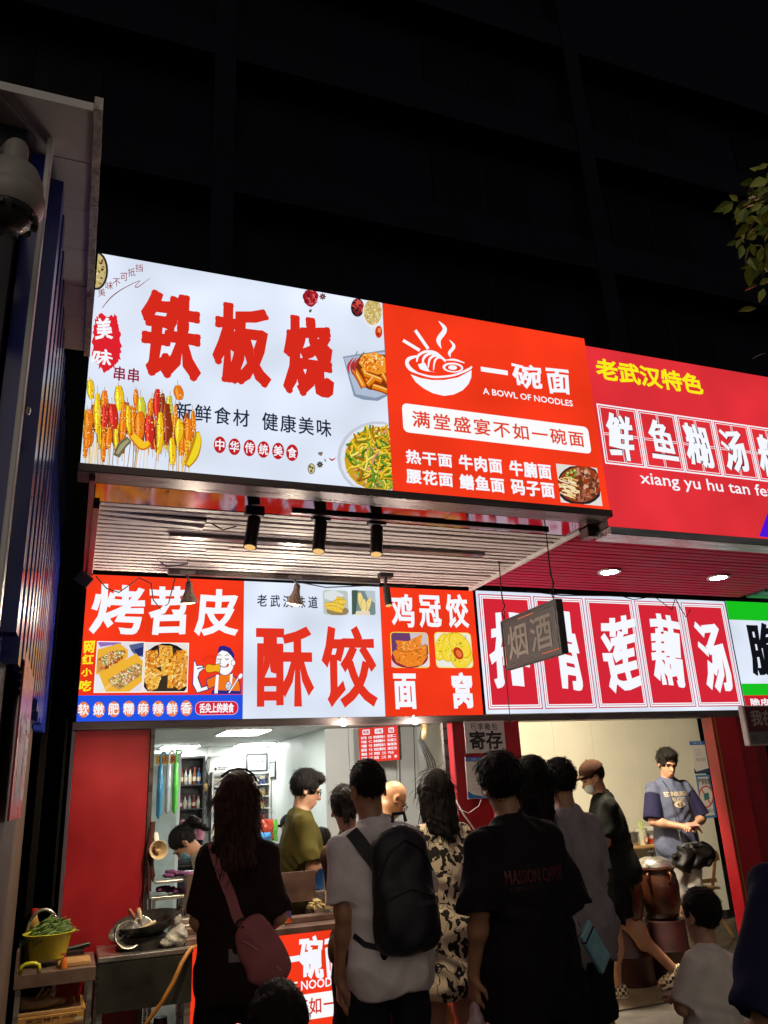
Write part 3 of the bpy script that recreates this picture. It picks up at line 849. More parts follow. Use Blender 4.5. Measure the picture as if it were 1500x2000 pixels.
# ---- lower row: roasted sweet potato skin | crisp dumplings | cockscomb dumplings
XA, XB, XE = 0.0, atY(475, 1270, 0)[0], atY(747, 1270, 0)[0]
z0, z1 = 2.08, 3.03
X1 = 2.85
s1 = lightbox('lit red sign with a cartoon cook, two food photos and a blue strip', XA, XB-.001, z0, z1, 0, F_orange)
def q1(x, y): return 140+x/4.286, 1120+y/4.286
P = P_at(0, XA, XB-.001, z0, z1)
for ch, b in (('烤', (180, 85, 600, 510)), ('苕', (655, 100, 985, 515)), ('皮', (1035, 120, 1392, 525))):
    P.char(ch, *q1(b[0], b[1]), *q1(b[2], b[3]), WHITE, 'square', .028, wob=.012)
P.obj('headline', s1)
P = P_at(0, XA, XB-.001, z0, z1)
for ch, b in (('网', (105, 565, 187, 668)), ('红', (92, 675, 180, 760)), ('小', (82, 792, 168, 860)), ('吃', (68, 893, 160, 985))):
    P.char(ch, *q1(b[0], b[1]), *q1(b[2], b[3]), (250, 232, 40), 'square', .04, wob=.03)
P.obj('side_lettering', s1)
P = P_at(0, XA, XB-.001, z0, z1)
P.poly([q1(-60, 1022), q1(1500, 1014), q1(1500, 1300), q1(-60, 1300)], (34, 84, 228))
P.obj('blue_strip', s1)
P = P_at(0, XA, XB-.001, z0, z1, .0014)
for i, (ch, cx, cy) in enumerate(zip('软嫩肥糯麻辣鲜香', (100, 228, 353, 478, 600, 725, 842, 960), (1140, 1140, 1137, 1133, 1132, 1132, 1133, 1128))):
    P.ell(*q1(cx, cy), 49/4.286, 66/4.286, (236, 128, 74))
    P.char(ch, *q1(cx-42, cy-48), *q1(cx+42, cy+46), WHITE, 'square', .02, shear=-.04)
P.rect(*q1(1035, 1072), *q1(1392, 1182), (250, 190, 190), .035); 
a_ = q1(1039, 1076); P.rect(*a_, *q1(1388, 1178), (216, 34, 62), .033)
P.line('舌尖上的美食', *q1(1070, 1086), *q1(1356, 1166), WHITE, 'square', .03)
P.obj('strip_lettering', s1)
def inside(poly, n, rnd):
    xs = [p[0] for p in poly]; ys = [p[1] for p in poly]; out = []
    while len(out) < n:
        x, y = rnd.uniform(min(xs), max(xs)), rnd.uniform(min(ys), max(ys)); c = False; j = len(poly)-1
        for i in range(len(poly)):
            if (poly[i][1] > y) != (poly[j][1] > y) and x < (poly[j][0]-poly[i][0])*(y-poly[i][1])/(poly[j][1]-poly[i][1])+poly[i][0]: c = not c
            j = i
        if c: out.append((x, y))
    return out
def specks(P, T, poly, n, cols, s0, s1_, rnd, k=1.):
    for (x, y) in inside(poly, n, rnd):
        s_ = rnd.uniform(s0, s1_); q = rnd.uniform(0, 180)
        X, Y = T(x, y); P.ell(X, Y, s_/k, s_/k*rnd.uniform(.25, .6), rnd.choice(cols), q, 7)
rnd = random.Random(3)
# photo 1: two boxes of topped strips
a, b = atY(*q1(213, 568), 0), atY(*q1(590, 998), 0)
P = P_at(0, a[0], b[0], b[2], a[2], .0012); k = 4.286
P.rect(*q1(213, 568), *q1(590, 998), (226, 222, 228))
pl = lambda pts, c: P.poly([q1(*p) for p in pts], c)
pl([(213, 560), (420, 560), (400, 610), (330, 600), (240, 615)], (150, 110, 190)); pl([(480, 600), (620, 570), (620, 700), (540, 690), (500, 650)], (84, 96, 140)); pl([(520, 640), (620, 610), (620, 680), (560, 690)], (40, 50, 110))
pl([(200, 640), (400, 585), (470, 640), (470, 700), (330, 830), (200, 845)], (236, 178, 60)); pl([(210, 720), (330, 650), (450, 640), (440, 700), (300, 800), (215, 830)], (214, 150, 70))
pl([(225, 850), (540, 670), (600, 740), (600, 900), (470, 1000), (280, 1000)], (240, 180, 54)); pl([(300, 890), (540, 750), (590, 770), (585, 850), (400, 975), (330, 940)], (196, 150, 90))
pl([(183, 860), (230, 850), (290, 1000), (180, 1000)], (232, 234, 238))
specks(P, q1, [(215, 730), (330, 655), (450, 645), (430, 700), (300, 790)], 190, [(120, 150, 40), (230, 220, 150), (180, 60, 30), (240, 236, 210), (90, 110, 30), (220, 130, 50)], 5, 15, rnd, k)
specks(P, q1, [(310, 890), (540, 755), (585, 775), (580, 845), (400, 965)], 240, [(110, 150, 50), (236, 226, 190), (190, 70, 50), (244, 240, 220), (150, 120, 60), (210, 150, 90)], 5, 16, rnd, k)
specks(P, q1, [(225, 800), (300, 800), (430, 710), (430, 690), (290, 770)], 50, [(190, 60, 30), (150, 50, 20)], 5, 12, rnd, k)
P.stroke([q1(240, 990), q1(390, 870)], 1.6, (250, 214, 130)); P.stroke([q1(275, 980), q1(400, 885)], 1.4, (250, 220, 150))
P.frame(*q1(213, 568), *q1(590, 998), .006, (250, 246, 240)); P.obj('food_photo', s1)
# photo 2: golden skins in a black bowl
a, b = atY(*q1(614, 577), 0), atY(*q1(968, 995), 0)
P = P_at(0, a[0], b[0], b[2], a[2], .0012)
P.rect(*q1(614, 577), *q1(968, 995), (232, 226, 222))
P.ell(*q1(790, 820), 52, 55, (28, 24, 26)); P.ell(*q1(790, 815), 46, 48, (60, 46, 34))
for pts, c in (([(610, 650), (720, 640), (740, 780), (690, 800), (605, 780)], (222, 136, 40)), ([(605, 790), (700, 790), (760, 830), (720, 960), (650, 990), (610, 900)], (232, 170, 60)), ([(730, 600), (840, 610), (850, 700), (800, 850), (760, 860), (735, 720)], (238, 176, 66)),
               ([(800, 960), (810, 760), (880, 650), (960, 640), (965, 700), (880, 740), (850, 840), (850, 960)], (240, 160, 40)), ([(870, 720), (965, 690), (965, 940), (900, 975), (850, 940)], (226, 150, 56))):
    pl(pts, c)
    specks(P, q1, pts, 70, [(246, 206, 90), (190, 90, 24), (250, 226, 160), (206, 110, 30), (150, 70, 20), (250, 214, 120)], 5, 18, rnd, k)
P.frame(*q1(614, 577), *q1(968, 995), .006, (250, 246, 240)); P.obj('food_photo', s1)
# cook drawn on the sign
P = P_at(0, XA, XB-.001, z0, z1, .0012); NV = (34, 40, 110)
pl([(1020, 735), (1030, 722), (1048, 770), (1090, 765), (1115, 790), (1075, 830), (1060, 870), (1090, 950), (1140, 930), (1150, 975), (1050, 1005), (1008, 930)], NV)
pl([(1024, 742), (1030, 734), (1044, 776), (1088, 772), (1106, 792), (1068, 826), (1052, 872), (1084, 960), (1138, 942), (1144, 968), (1052, 996), (1016, 926)], (250, 250, 252))
pl([(1120, 885), (1230, 840), (1340, 835), (1410, 905), (1418, 1008), (1165, 1008), (1190, 950), (1140, 975)], NV)
pl([(1128, 890), (1232, 848), (1336, 842), (1402, 908), (1410, 1000), (1180, 1000), (1200, 940), (1146, 965)], (240, 120, 30))
pl([(1170, 1002), (1190, 975), (1410, 985), (1412, 1010), (1168, 1010)], (40, 44, 130))
pl([(1208, 850), (1232, 846), (1222, 1004), (1194, 1004)], (250, 250, 252)); pl([(1326, 846), (1348, 838), (1338, 960), (1318, 990)], (250, 250, 252))
P.ell(*q1(1282, 745), 18.5, 25.5, NV); P.ell(*q1(1282, 745), 17.6, 24.6, (252, 250, 250)); P.ell(*q1(1352, 748), 4.6, 6, NV); P.ell(*q1(1352, 748), 3.8, 5.2, (252, 250, 250))
pl([(1225, 640), (1235, 610), (1275, 603), (1330, 625), (1362, 680), (1360, 725), (1335, 690), (1300, 655), (1260, 645), (1222, 662)], (46, 40, 130))
for cx in (1238, 1300): P.stroke([q1(cx-16, 712), q1(cx, 722), q1(cx+16, 712)], 1.4, (40, 40, 50)); P.stroke([q1(cx-16, 690), q1(cx, 680), q1(cx+14, 688)], 1.2, (40, 40, 50))
P.stroke([q1(1250, 725), q1(1238, 748), q1(1252, 756)], 1.2, (40, 40, 50)); P.stroke([q1(1246, 772), q1(1275, 785), q1(1312, 768)], 1.4, (40, 40, 50)); P.ell(*q1(1305, 770), 2.2, 4, (220, 60, 40), 25)
pl([(1120, 770), (1140, 755), (1190, 765), (1232, 752), (1248, 775), (1240, 830), (1200, 825), (1160, 835), (1130, 832), (1116, 810)], (120, 60, 20)); pl([(1124, 774), (1142, 760), (1190, 770), (1230, 758), (1243, 777), (1236, 824), (1200, 819), (1160, 829), (1133, 826), (1121, 808)], (244, 176, 34))
P.stroke([q1(1050, 800), q1(1085, 790), q1(1120, 797)], 2.2, NV); P.stroke([q1(1085, 793), q1(1120, 795)], 1.0, (240, 220, 190))
P.ell(*q1(1312, 942), 6.4, 8.6, NV); P.ell(*q1(1312, 942), 5.4, 7.4, (250, 250, 252)); P.char('馅', *q1(1294, 918), *q1(1330, 966), NV)
P.stroke([q1(1315, 1000), q1(1375, 905), q1(1400, 860)], 3.2, NV); P.stroke([q1(1316, 1000), q1(1376, 905), q1(1400, 862)], 2.2, (250, 250, 252)); P.ell(*q1(1412, 860), 4.4, 6.4, NV, 30); P.ell(*q1(1412, 860), 3.6, 5.6, (250, 250, 252), 30)
for q in range(200, 345, 16): P.stroke([q1(1160+45*math.cos(rad(q)), 752+45*math.sin(rad(q))), q1(1160+72*math.cos(rad(q)), 752+72*math.sin(rad(q)))], .9, (170, 40, 30))
P.obj('cook_drawing', s1)

s2 = lightbox('lit white middle sign with two tall red characters and two small food photos', XB+.001, XE-.001, z0, z1, 0, F_white)
def q2(x, y): return 470+x/3.061, 1120+y/3.061
pl2 = lambda pts, c: P.poly([q2(*p) for p in pts], c)
P = P_at(0, XB+.001, XE-.001, z0, z1)
for ch, b in (('酥', (92, 313, 440, 795)), ('饺', (480, 313, 820, 795))):
    P.char(ch, *q2(b[0], b[1]), *q2(b[2], b[3]), (228, 52, 34), 'square', .024)
P.obj('headline', s2)
P = P_at(0, XB+.001, XE-.001, z0, z1); P.line('老武汉味道', *q2(90, 122), *q2(470, 212), (38, 42, 58), 'round', .015, gap=.2); P.obj('top_lettering', s2)
def photo_frame(P, T, x0, y0, x1, y1, bc, fc, r=.02, w=3):
    P.rect(*T(x0, y0), *T(x1, y1), bc, r); P.rect(*T(x0+w, y0+w), *T(x1-w, y1-w), fc, r*.8)
k = 3.061
def snack(P, T, x, y, L, w, q, c, rnd):
    d, e = math.cos(rad(q)), math.sin(rad(q)); pts = [T(x-d*L/2, y-e*L/2), T(x, y-4), T(x+d*L/2, y+e*L/2)]
    P.stroke(pts, [w*.6/k, w*1.08/k, w*.6/k], tuple(int(v*.72) for v in c)); P.stroke(pts, [w*.45/k, w*.9/k, w*.45/k], c)
    for _ in range(9):
        t = rnd.uniform(-.4, .4); X, Y = T(x+d*L*t+rnd.uniform(-w, w)*.28, y+e*L*t+rnd.uniform(-w, w)*.28); P.ell(X, Y, 3.5/k, 2/k, rnd.choice([(250, 236, 150), (214, 150, 40), (254, 244, 190)]), q, 6)
a, b = atY(*q2(490, 97), 0), atY(*q2(646, 252), 0); P = P_at(0, a[0], b[0], b[2], a[2], .0012)
photo_frame(P, q2, 490, 97, 646, 252, (206, 226, 190), (188, 196, 190)); pl2([(500, 110), (560, 100), (620, 130), (560, 170), (500, 150)], (222, 226, 228)); P.ell(*q2(580, 225), 22, 9, (150, 130, 96))
for x, y, L, w, q in ((600, 165, 70, 34, 30), (575, 180, 110, 36, -12), (560, 195, 120, 36, 8), (560, 215, 100, 34, 15)): snack(P, q2, x, y, L, w, q, (240, 200, 70), rnd)
P.obj('food_photo', s2)
a, b = atY(*q2(660, 98), 0), atY(*q2(810, 252), 0); P = P_at(0, a[0], b[0], b[2], a[2], .0012)
photo_frame(P, q2, 660, 98, 810, 252, (206, 226, 190), (120, 140, 146)); pl2([(740, 100), (808, 105), (808, 180), (760, 150)], (186, 196, 204)); pl2([(664, 100), (700, 100), (690, 240), (664, 250)], (74, 92, 82))
for x, y, L, w, q in ((718, 165, 100, 34, 80), (760, 195, 100, 32, 108), (735, 200, 90, 34, 90)): snack(P, q2, x, y, L, w, q, (240, 216, 140), rnd)
pl2([(690, 225), (770, 225), (775, 252), (685, 252)], (232, 216, 190)); P.obj('food_photo', s2)

s3 = lightbox('lit red right-hand sign with white lettering and two yellow framed food photos', XE+.001, X1, z0, z1, 0, F_orange)
P = P_at(0, XE+.001, X1, z0, z1)
for ch, b in (('鸡', (896, 120, 1043, 324)), ('冠', (1060, 128, 1205, 324)), ('饺', (1220, 122, 1368, 326))): P.char(ch, *q2(b[0], b[1]), *q2(b[2], b[3]), WHITE, 'square', .026)
P.obj('headline', s3)
P = P_at(0, XE+.001, X1, z0, z1)
for ch, b in (('面', (910, 598, 1058, 810)), ('窝', (1256, 592, 1396, 806))): P.char(ch, *q2(b[0], b[1]), *q2(b[2], b[3]), WHITE, 'square', .034)
P.obj('lower_lettering', s3)
a, b = atY(*q2(892, 348), 0), atY(*q2(1133, 566), 0); P = P_at(0, a[0], b[0], b[2], a[2], .0012)
photo_frame(P, q2, 892, 348, 1133, 566, (246, 214, 70), (108, 62, 110), .03, 6); pl2([(1010, 355), (1110, 355), (1125, 430), (1020, 420)], (206, 196, 200)); pl2([(900, 520), (1000, 560), (900, 560)], (226, 200, 210)); pl2([(1100, 500), (1126, 480), (1126, 558), (1060, 560)], (228, 222, 222))
P.ell(*q2(1010, 500), 36, 22, (150, 40, 60))
for pts in ([(925, 400), (1000, 405), (1060, 375), (1085, 360), (1080, 420), (1020, 450), (940, 440)], [(905, 470), (960, 440), (1060, 440), (1110, 420), (1112, 500), (1080, 550), (1000, 560), (930, 530)], [(930, 440), (1060, 430), (1105, 430), (1060, 470), (960, 480)]):
    pl2(pts, (238, 134, 40)); specks(P, q2, pts, 46, [(248, 170, 80), (206, 96, 24), (170, 110, 40), (250, 186, 100)], 3, 10, rnd, k)
P.stroke([q2(925, 455), q2(990, 470), q2(1080, 450)], 1.4, (190, 80, 20)); P.obj('food_photo', s3)
a, b = atY(*q2(1155, 350), 0), atY(*q2(1392, 566), 0); P = P_at(0, a[0], b[0], b[2], a[2], .0012)
photo_frame(P, q2, 1155, 350, 1392, 566, (246, 228, 110), (236, 234, 226), .03, 6)
for cx, cy, rx, ry, q in ((1205, 440, 42, 80, 15), (1250, 440, 46, 85, 10), (1320, 500, 62, 66, 30), (1310, 430, 52, 82, -35)):
    P.ell(*q2(cx, cy), rx/k*1.05, ry/k*1.05, (200, 160, 20), q); P.ell(*q2(cx, cy), rx/k, ry/k, (246, 216, 60), q)
    specks(P, q2, [(cx-rx*.7, cy-ry*.7), (cx+rx*.7, cy-ry*.7), (cx+rx*.7, cy+ry*.7), (cx-rx*.7, cy+ry*.7)], 34, [(250, 236, 140), (220, 180, 40), (150, 150, 40), (254, 240, 170)], 3, 9, rnd, k)
P.ell(*q2(1300, 478), 9, 13, (190, 60, 30), -30); P.ell(*q2(1304, 480), 5, 8, (232, 120, 50), -30); P.obj('food_photo', s3)

# ---- lotus root soup sign: five framed cells
def q5(x, y): return 900+x/2.5, 980+y/2.5
xa, xb = atY(936, 1270, 0)[0]+.012, 5.372
s4 = lightbox('lit crimson sign of five white framed cells over the lotus root soup shop', xa, xb, 2.085, 3.035, 0, F_white)
P = P_at(0, xa, xb, 2.085, 3.035); P2 = P_at(0, xa, xb, 2.085, 3.035, .004)
W_ = (xb-xa)
cw = W_/5
for i in range(5):
    x0, x1 = xa+.022+i*(W_-.02)/5, xa+.022+(i+1)*(W_-.02)/5-.022
    for ins, c in ((.012, (196, 40, 66)), (.020, WHITE), (.032, (196, 40, 66)), (.037, WHITE), (.046, (212, 38, 54))):
        a, b = np.array([x0+ins-.012, 0, 3.035-.015-ins]), np.array([x1-ins+.012, 0, 2.085+.02+ins]); P.rect3(a, b, c)
P.obj('cells', s4)
for ch, b in (('排', (132, 545, 352, 912)), ('骨', (430, 528, 602, 918)), ('莲', (672, 552, 892, 918)), ('藕', (905, 552, 1108, 905)), ('汤', (1138, 580, 1328, 918))):
    P2.char(ch, *q5(b[0], b[1]), *q5(b[2], b[3]), WHITE, 'brush', .024, wob=.035)
P2.obj('brush_lettering', s4)

# ---- green sign at the right edge
xg = 5.385
s5 = lightbox('lit white and green sign with black lettering, cut off by the right edge', xg, 7.4, 2.085, 3.04, 0, F_white)
P = P_at(0, xg, 7.4, 2.0, 3.04)
P.rect3(np.array([xg, 0, 3.04]), np.array([7.4, 0, 2.87]), (24, 192, 30)); za = atY(*q5(1375, 888), 0)[2]; zb = atY(*q5(1375, 945), 0)[2]
P.rect3(np.array([xg, 0, za]), np.array([7.4, 0, zb]), (24, 192, 30)); P.rect3(np.array([xg, 0, zb]), np.array([7.4, 0, 2.085]), (200, 30, 40)); P.obj('colour_bands', s5)
P = P_at(0)
P.char('脆', *q5(1378, 588), *q5(1600, 850), (16, 18, 24), 'round', .035)
P.char('皮', *q5(1640, 600), *q5(1860, 870), (16, 18, 24), 'round', .035)
P.line('脆皮鸡排', *q5(1408, 960), *q5(1610, 1000), WHITE, 'square', .03); P.obj('lettering', s5)

# ---- upper white sign
XU0, XUM, XU1, ZU0, ZU1 = -.075, 1.470, 2.842, 3.080, 4.236
u1 = lightbox('large lit white sign with three bulging red characters and pictures of skewers and noodles', XU0, XUM-.001, ZU0, ZU1, Y_U, F_white, .14)
def qu(x, y): return 150+x/2.381, 480+y/2.381
def PU(base=.001): return P_at(Y_U, XU0, XUM-.001, ZU0, ZU1, base)
RED = (214, 42, 28)
P = PU()
for ch, b in (('铁', (306, 195, 574, 636)), ('板', (638, 252, 902, 664)), ('烧', (958, 312, 1198, 718))): P.char(ch, *qu(b[0], b[1]), *qu(b[2], b[3]), RED, 'round', .040)
P.obj('headline', u1)
P = PU(); P.line('新鲜食材', *qu(452, 722), *qu(808, 848), (28, 40, 62), 'round', .014, gap=.1); P.line('健康美味', *qu(856, 770), *qu(1190, 895), (28, 40, 62), 'round', .014, gap=.1); P.obj('subtitle', u1)
P = PU()
for ch, cx, cy in zip('中华传统美食', (665, 733, 803, 868, 936, 1001), (926, 935, 941, 948, 955, 963)):
    P.ell(*qu(cx, cy), 28/2.381, 39/2.381, (192, 30, 36)); P.char(ch, *qu(cx-21, cy-28), *qu(cx+21, cy+27), WHITE, 'square', .02)
P.obj('round_lettering', u1)
P = PU()
for ch, cx, cy in zip('美味不可抵挡', (118, 153, 187, 222, 257, 292), (222, 190, 175, 150, 128, 108)): P.char(ch, *qu(cx-16, cy-22), *qu(cx+16, cy+20), (140, 30, 44), shear=.12, wob=.02, rot=12)
P.stroke([qu(*p) for p in ((118, 290), (160, 240), (215, 200), (292, 163), (272, 188), (285, 192), (342, 150))], [1.2, 2, 1.6, 1, 1.2, 1.6, .6], (140, 30, 44)); P.obj('script_lettering', u1)
P = PU(); rnd = random.Random(8)
pts = []
for i in range(72):
    q = 2*math.pi*i/72; w = 1+rnd.uniform(-.10, .08)+.05*math.sin(5*q)
    pts.append(qu(139+66*w*(abs(math.cos(q))**.7)*(1 if math.cos(q) > 0 else -1), 448+132*w*(abs(math.sin(q))**.8)*(1 if math.sin(q) > 0 else -1)))
P.poly(pts, (222, 34, 46)); P.char('美', *qu(92, 330), *qu(160, 440), WHITE, 'brush', .03, wob=.05); P.char('味', *qu(76, 478), *qu(160, 562), WHITE, 'brush', .03, wob=.05); P.obj('red_stamp', u1)
P = PU(); P.line('串串', *qu(168, 556), *qu(294, 642), (150, 30, 66), 'round', .02, gap=.05); P.obj('small_lettering', u1)
# skewers
def qs(x, y): return 150+x/6., 700+y/6.
P = PU(.0011); rnd = random.Random(21)
Y_, O_, R_, B_, G_ = (240, 190, 30), (232, 120, 24), (206, 44, 34), (140, 52, 24), (200, 200, 60)
for i in range(46):
    x = rnd.uniform(70, 1330); P.stroke([qs(x-rnd.uniform(0, 30), 1330), qs(x+rnd.uniform(-10, 30), rnd.uniform(820, 1000))], rnd.uniform(.9, 1.9), rnd.choice([(232, 196, 130), (206, 160, 90), (150, 104, 60), (240, 214, 160)]), False)
sk = [(165, 270, 500, 80, Y_), (240, 430, 900, 75, Y_), (130, 620, 880, 95, O_), (325, 400, 700, 85, O_), (495, 345, 640, 105, Y_), (320, 560, 860, 80, R_), (420, 560, 850, 110, R_), (540, 560, 1000, 80, O_), (605, 580, 900, 60, Y_), (700, 390, 640, 60, O_),
      (755, 480, 720, 90, G_), (670, 600, 1040, 80, O_), (735, 650, 960, 120, O_), (840, 680, 1050, 110, R_), (860, 500, 700, 70, O_), (940, 390, 760, 85, R_), (1000, 440, 900, 70, B_), (1080, 470, 700, 70, G_), (1050, 560, 1040, 110, B_),
      (960, 660, 1150, 75, Y_), (1185, 345, 520, 100, O_), (1190, 740, 1000, 100, Y_), (1110, 960, 1280, 80, Y_), (1300, 740, 1000, 110, O_), (1360, 640, 900, 50, O_), (120, 860, 1080, 80, O_), (310, 840, 1250, 55, O_), (370, 840, 1080, 70, O_)]
rs = random.Random(77)
back = []
for i in range(44):
    x = 75+i*29+rs.uniform(-12, 12); ya = rs.uniform(520, 760)+(120 if x > 1150 else 0); back.append((x, ya, ya+rs.uniform(220, 420), rs.uniform(48, 80), rs.choice([Y_, O_, R_, B_, O_, (214, 150, 40), (176, 70, 24)])))
for (x, ya, yb, w, c) in back+sk:
    sl = rnd.uniform(-14, 14)
    P.stroke([qs(x+sl*1.4, ya-rnd.uniform(5, 90)), qs(x-sl, yb+90)], 1.0, (180, 140, 90), False)
    pts = [qs(x+sl, ya), qs(x+sl*.5+rnd.uniform(-8, 8), ya*.65+yb*.35), qs(x+rnd.uniform(-8, 8), ya*.3+yb*.7), qs(x-sl, yb)]
    dk = tuple(int(v*.62) for v in c)
    P.stroke(pts, [w*.55/6, w*1.1/6, w*1.05/6, w*.6/6], dk); P.stroke(pts, [w*.4/6, w*.95/6, w*.9/6, w*.42/6], c)
    P.stroke([(p[0]-w*.2/6, p[1]) for p in pts], [w*.1/6, w*.25/6, w*.2/6, w*.08/6], tuple(min(255, int(v*1.15+34)) for v in c))
    for _ in range(int((yb-ya)/13)):
        t = rnd.random(); X, Y = qs(x+sl*(1-2*t)+rnd.uniform(-.42, .42)*w, ya+(yb-ya)*t); P.ell(X, Y, rnd.uniform(.7, 2.0), rnd.uniform(.4, 1.0), rnd.choice([dk, (250, 226, 120), (250, 240, 200), (170, 50, 20), (120, 40, 16), c]), rnd.uniform(0, 180), 7)
P.stroke([qs(640, 930), qs(700, 1000), qs(770, 1060), qs(850, 1020)], [14, 17, 17, 12], (214, 120, 20)); P.stroke([qs(645, 930), qs(705, 995), qs(770, 1050), qs(840, 1015)], [10, 13, 13, 8], (246, 196, 40))
P.stroke([qs(460, 1180), qs(520, 1060), qs(610, 980)], [13, 17, 13], (110, 104, 74)); P.stroke([qs(468, 1150), qs(525, 1060), qs(600, 990)], [5, 8, 5], (166, 160, 120))
P.stroke([qs(1400, 890), qs(1400, 1010), qs(1350, 1170), qs(1270, 1290)], [8, 17, 21, 14], (196, 130, 20)); P.stroke([qs(1410, 900), qs(1408, 1010), qs(1362, 1160), qs(1290, 1280)], [5, 11, 13, 7], (238, 214, 40))
for i in range(7): P.stroke([qs(1250-i*3+22, 1000+i*42), qs(1310-i*14, 1020+i*44)], 5.2, (246, 200, 50)); P.stroke([qs(1250-i*3+22, 1014+i*42), qs(1310-i*14, 1036+i*44)], 1, (190, 120, 20))
P.obj('skewer_picture', u1)
# plates
P = PU(.0011); rnd = random.Random(31)
P.ell(*qu(92, 116), 54/2.381, 90/2.381, (46, 40, 36)); P.ell(*qu(90, 116), 46/2.381, 80/2.381, (196, 176, 120))
for i in range(60):
    q, r_ = rnd.uniform(0, 6.28), rnd.random()**.5; x, y = 90+42*r_*math.cos(q), 116+76*r_*math.sin(q); P.ell(*qu(x, y), rnd.uniform(2, 5), rnd.uniform(1, 2), rnd.choice([(236, 226, 190), (120, 70, 40), (150, 160, 60), (90, 60, 40), (220, 190, 120)]), rnd.uniform(0, 180), 7)
P.obj('bowl_picture', u1)
P = PU(.0011)
def chili(cx, cy, rx, ry, n, cols, l=14):
    for i in range(n):
        q, r_ = rnd.uniform(0, 6.28), rnd.random()**.5*.86; x, y = cx+rx*r_*math.cos(q), cy+ry*r_*math.sin(q); a_ = rnd.uniform(0, 3.14); P.stroke([qu(x-l*math.cos(a_), y-l*math.sin(a_)), qu(x+3, y), qu(x+l*math.cos(a_), y+l*math.sin(a_))], [.6, 2.4, .5], rnd.choice(cols), False)
P.ell(*qu(1087, 242), 15, 17, (150, 30, 40), wob=.06); chili(1087, 242, 34, 40, 34, [(196, 40, 50), (150, 20, 34), (230, 120, 120), (110, 14, 24)])
for cx, cy in ((1143, 237), (1130, 1018)):
    for q in range(0, 360, 45): P.ell(*qu(cx+9*math.cos(rad(q)), cy+9*math.sin(rad(q))), 3.2, 1.5, (112, 60, 44) if cy < 500 else (70, 60, 40), q, 8)
P.obj('chili_picture', u1)
P = PU(.0011)
P.ell(*qu(1086, 303), 2.6, 3.6, (90, 110, 90), 30); P.ell(*qu(1305, 288), 13, 18, (40, 34, 36)); chili(1305, 286, 27, 38, 30, [(190, 40, 44), (220, 90, 80), (140, 20, 30)])
P.ell(*qu(1376, 312), 20, 29, (236, 236, 240)); P.ell(*qu(1376, 308), 17.5, 26, (206, 180, 110))
for i in range(150):
    q, r_ = rnd.uniform(0, 6.28), rnd.random()**.5; P.ell(*qu(1376+40*r_*math.cos(q), 308+59*r_*math.sin(q)), 1.7, 1.2, rnd.choice([(226, 206, 140), (176, 140, 70), (190, 170, 90), (240, 226, 180)]), rnd.uniform(0, 180), 7)
P.ell(*qu(1403, 402), 7, 12, (210, 60, 30)); P.ell(*qu(1406, 395), 3.5, 5, (240, 140, 70)); P.ell(*qu(1400, 412), 2, 3, (160, 30, 20))
P.obj('bowl_picture', u1)
P = PU(.0011)
P.ell(*qu(1133, 967), 4.5, 3.8, (130, 110, 90), wob=.15); P.ell(*qu(1155, 998), 1.6, 3.4, (130, 150, 110), -20); P.stroke([qu(1172, 985), qu(1186, 997), qu(1206, 985)], [.6, 3.4, .6], (190, 40, 36)); P.ell(*qu(1091, 1037), 7.4, 10.5, (96, 90, 70)); P.ell(*qu(1091, 1037), 6, 9, (206, 196, 150)); 
for x, y in ((1085, 1028), (1096, 1034), (1090, 1048)): P.ell(*qu(x, y), 2.3, 2.6, (110, 90, 50))
P.obj('spice_pictures', u1)
P = PU(.0011)
P.poly([qu(*p) for p in ((1237, 516), (1440, 486), (1455, 700), (1400, 722), (1330, 716), (1288, 700))], (132, 148, 172)); P.poly([qu(*p) for p in ((1242, 522), (1440, 494), (1455, 690), (1390, 708), (1296, 690))], (176, 190, 212))
P.poly([qu(*p) for p in ((1275, 560), (1330, 500), (1450, 510), (1460, 680), (1360, 670), (1310, 640))], (120, 52, 20))
for (x0, y0, x1, y1) in ((1290, 580, 1335, 660), (1330, 570, 1355, 630), (1340, 600, 1420, 630), (1375, 655, 1455, 680), (1400, 560, 1455, 590), (1320, 530, 1380, 560), (1420, 600, 1455, 640), (1350, 650, 1380, 620)):
    P.stroke([qu(x0, y0), qu((x0+x1)/2+3, (y0+y1)/2), qu(x1, y1)], 13, (170, 70, 10), False); P.stroke([qu(x0, y0-3), qu((x0+x1)/2+3, (y0+y1)/2-3), qu(x1, y1-3)], 9, (232, 132, 24), False); P.stroke([qu(x0, y0-9), qu(x1-5, y1-10)], 2.4, (252, 206, 120), False)
P.poly([qu(*p) for p in ((1310, 545), (1330, 505), (1390, 495), (1440, 520), (1440, 590), (1400, 600), (1340, 580))], (240, 150, 40)); specks(P, qu, [(1320, 540), (1340, 505), (1420, 510), (1435, 580), (1350, 575)], 70, [(252, 214, 120), (220, 100, 20), (250, 236, 190), (196, 80, 16)], 3, 9, rnd, 2.381)
for x in (1268, 1282, 1298): P.stroke([qu(x, 600), qu(x-6, 560), qu(x+18, 520)], [.8, 5, 1.2], (190, 50, 56))
P.stroke([qu(1296, 510), qu(1305, 492)], 1.6, (80, 120, 50)); P.stroke([qu(1325, 508), qu(1336, 494)], 1.6, (80, 120, 50)); P.obj('rice_cake_picture', u1)
P = PU(.0011); rnd = random.Random(41)
P.ell(*qu(1400, 988), 190/2.381, 172/2.381, (196, 202, 216)); P.ell(*qu(1404, 990), 178/2.381, 162/2.381, (226, 230, 240)); P.ell(*qu(1412, 992), 168/2.381, 152/2.381, (206, 160, 30))
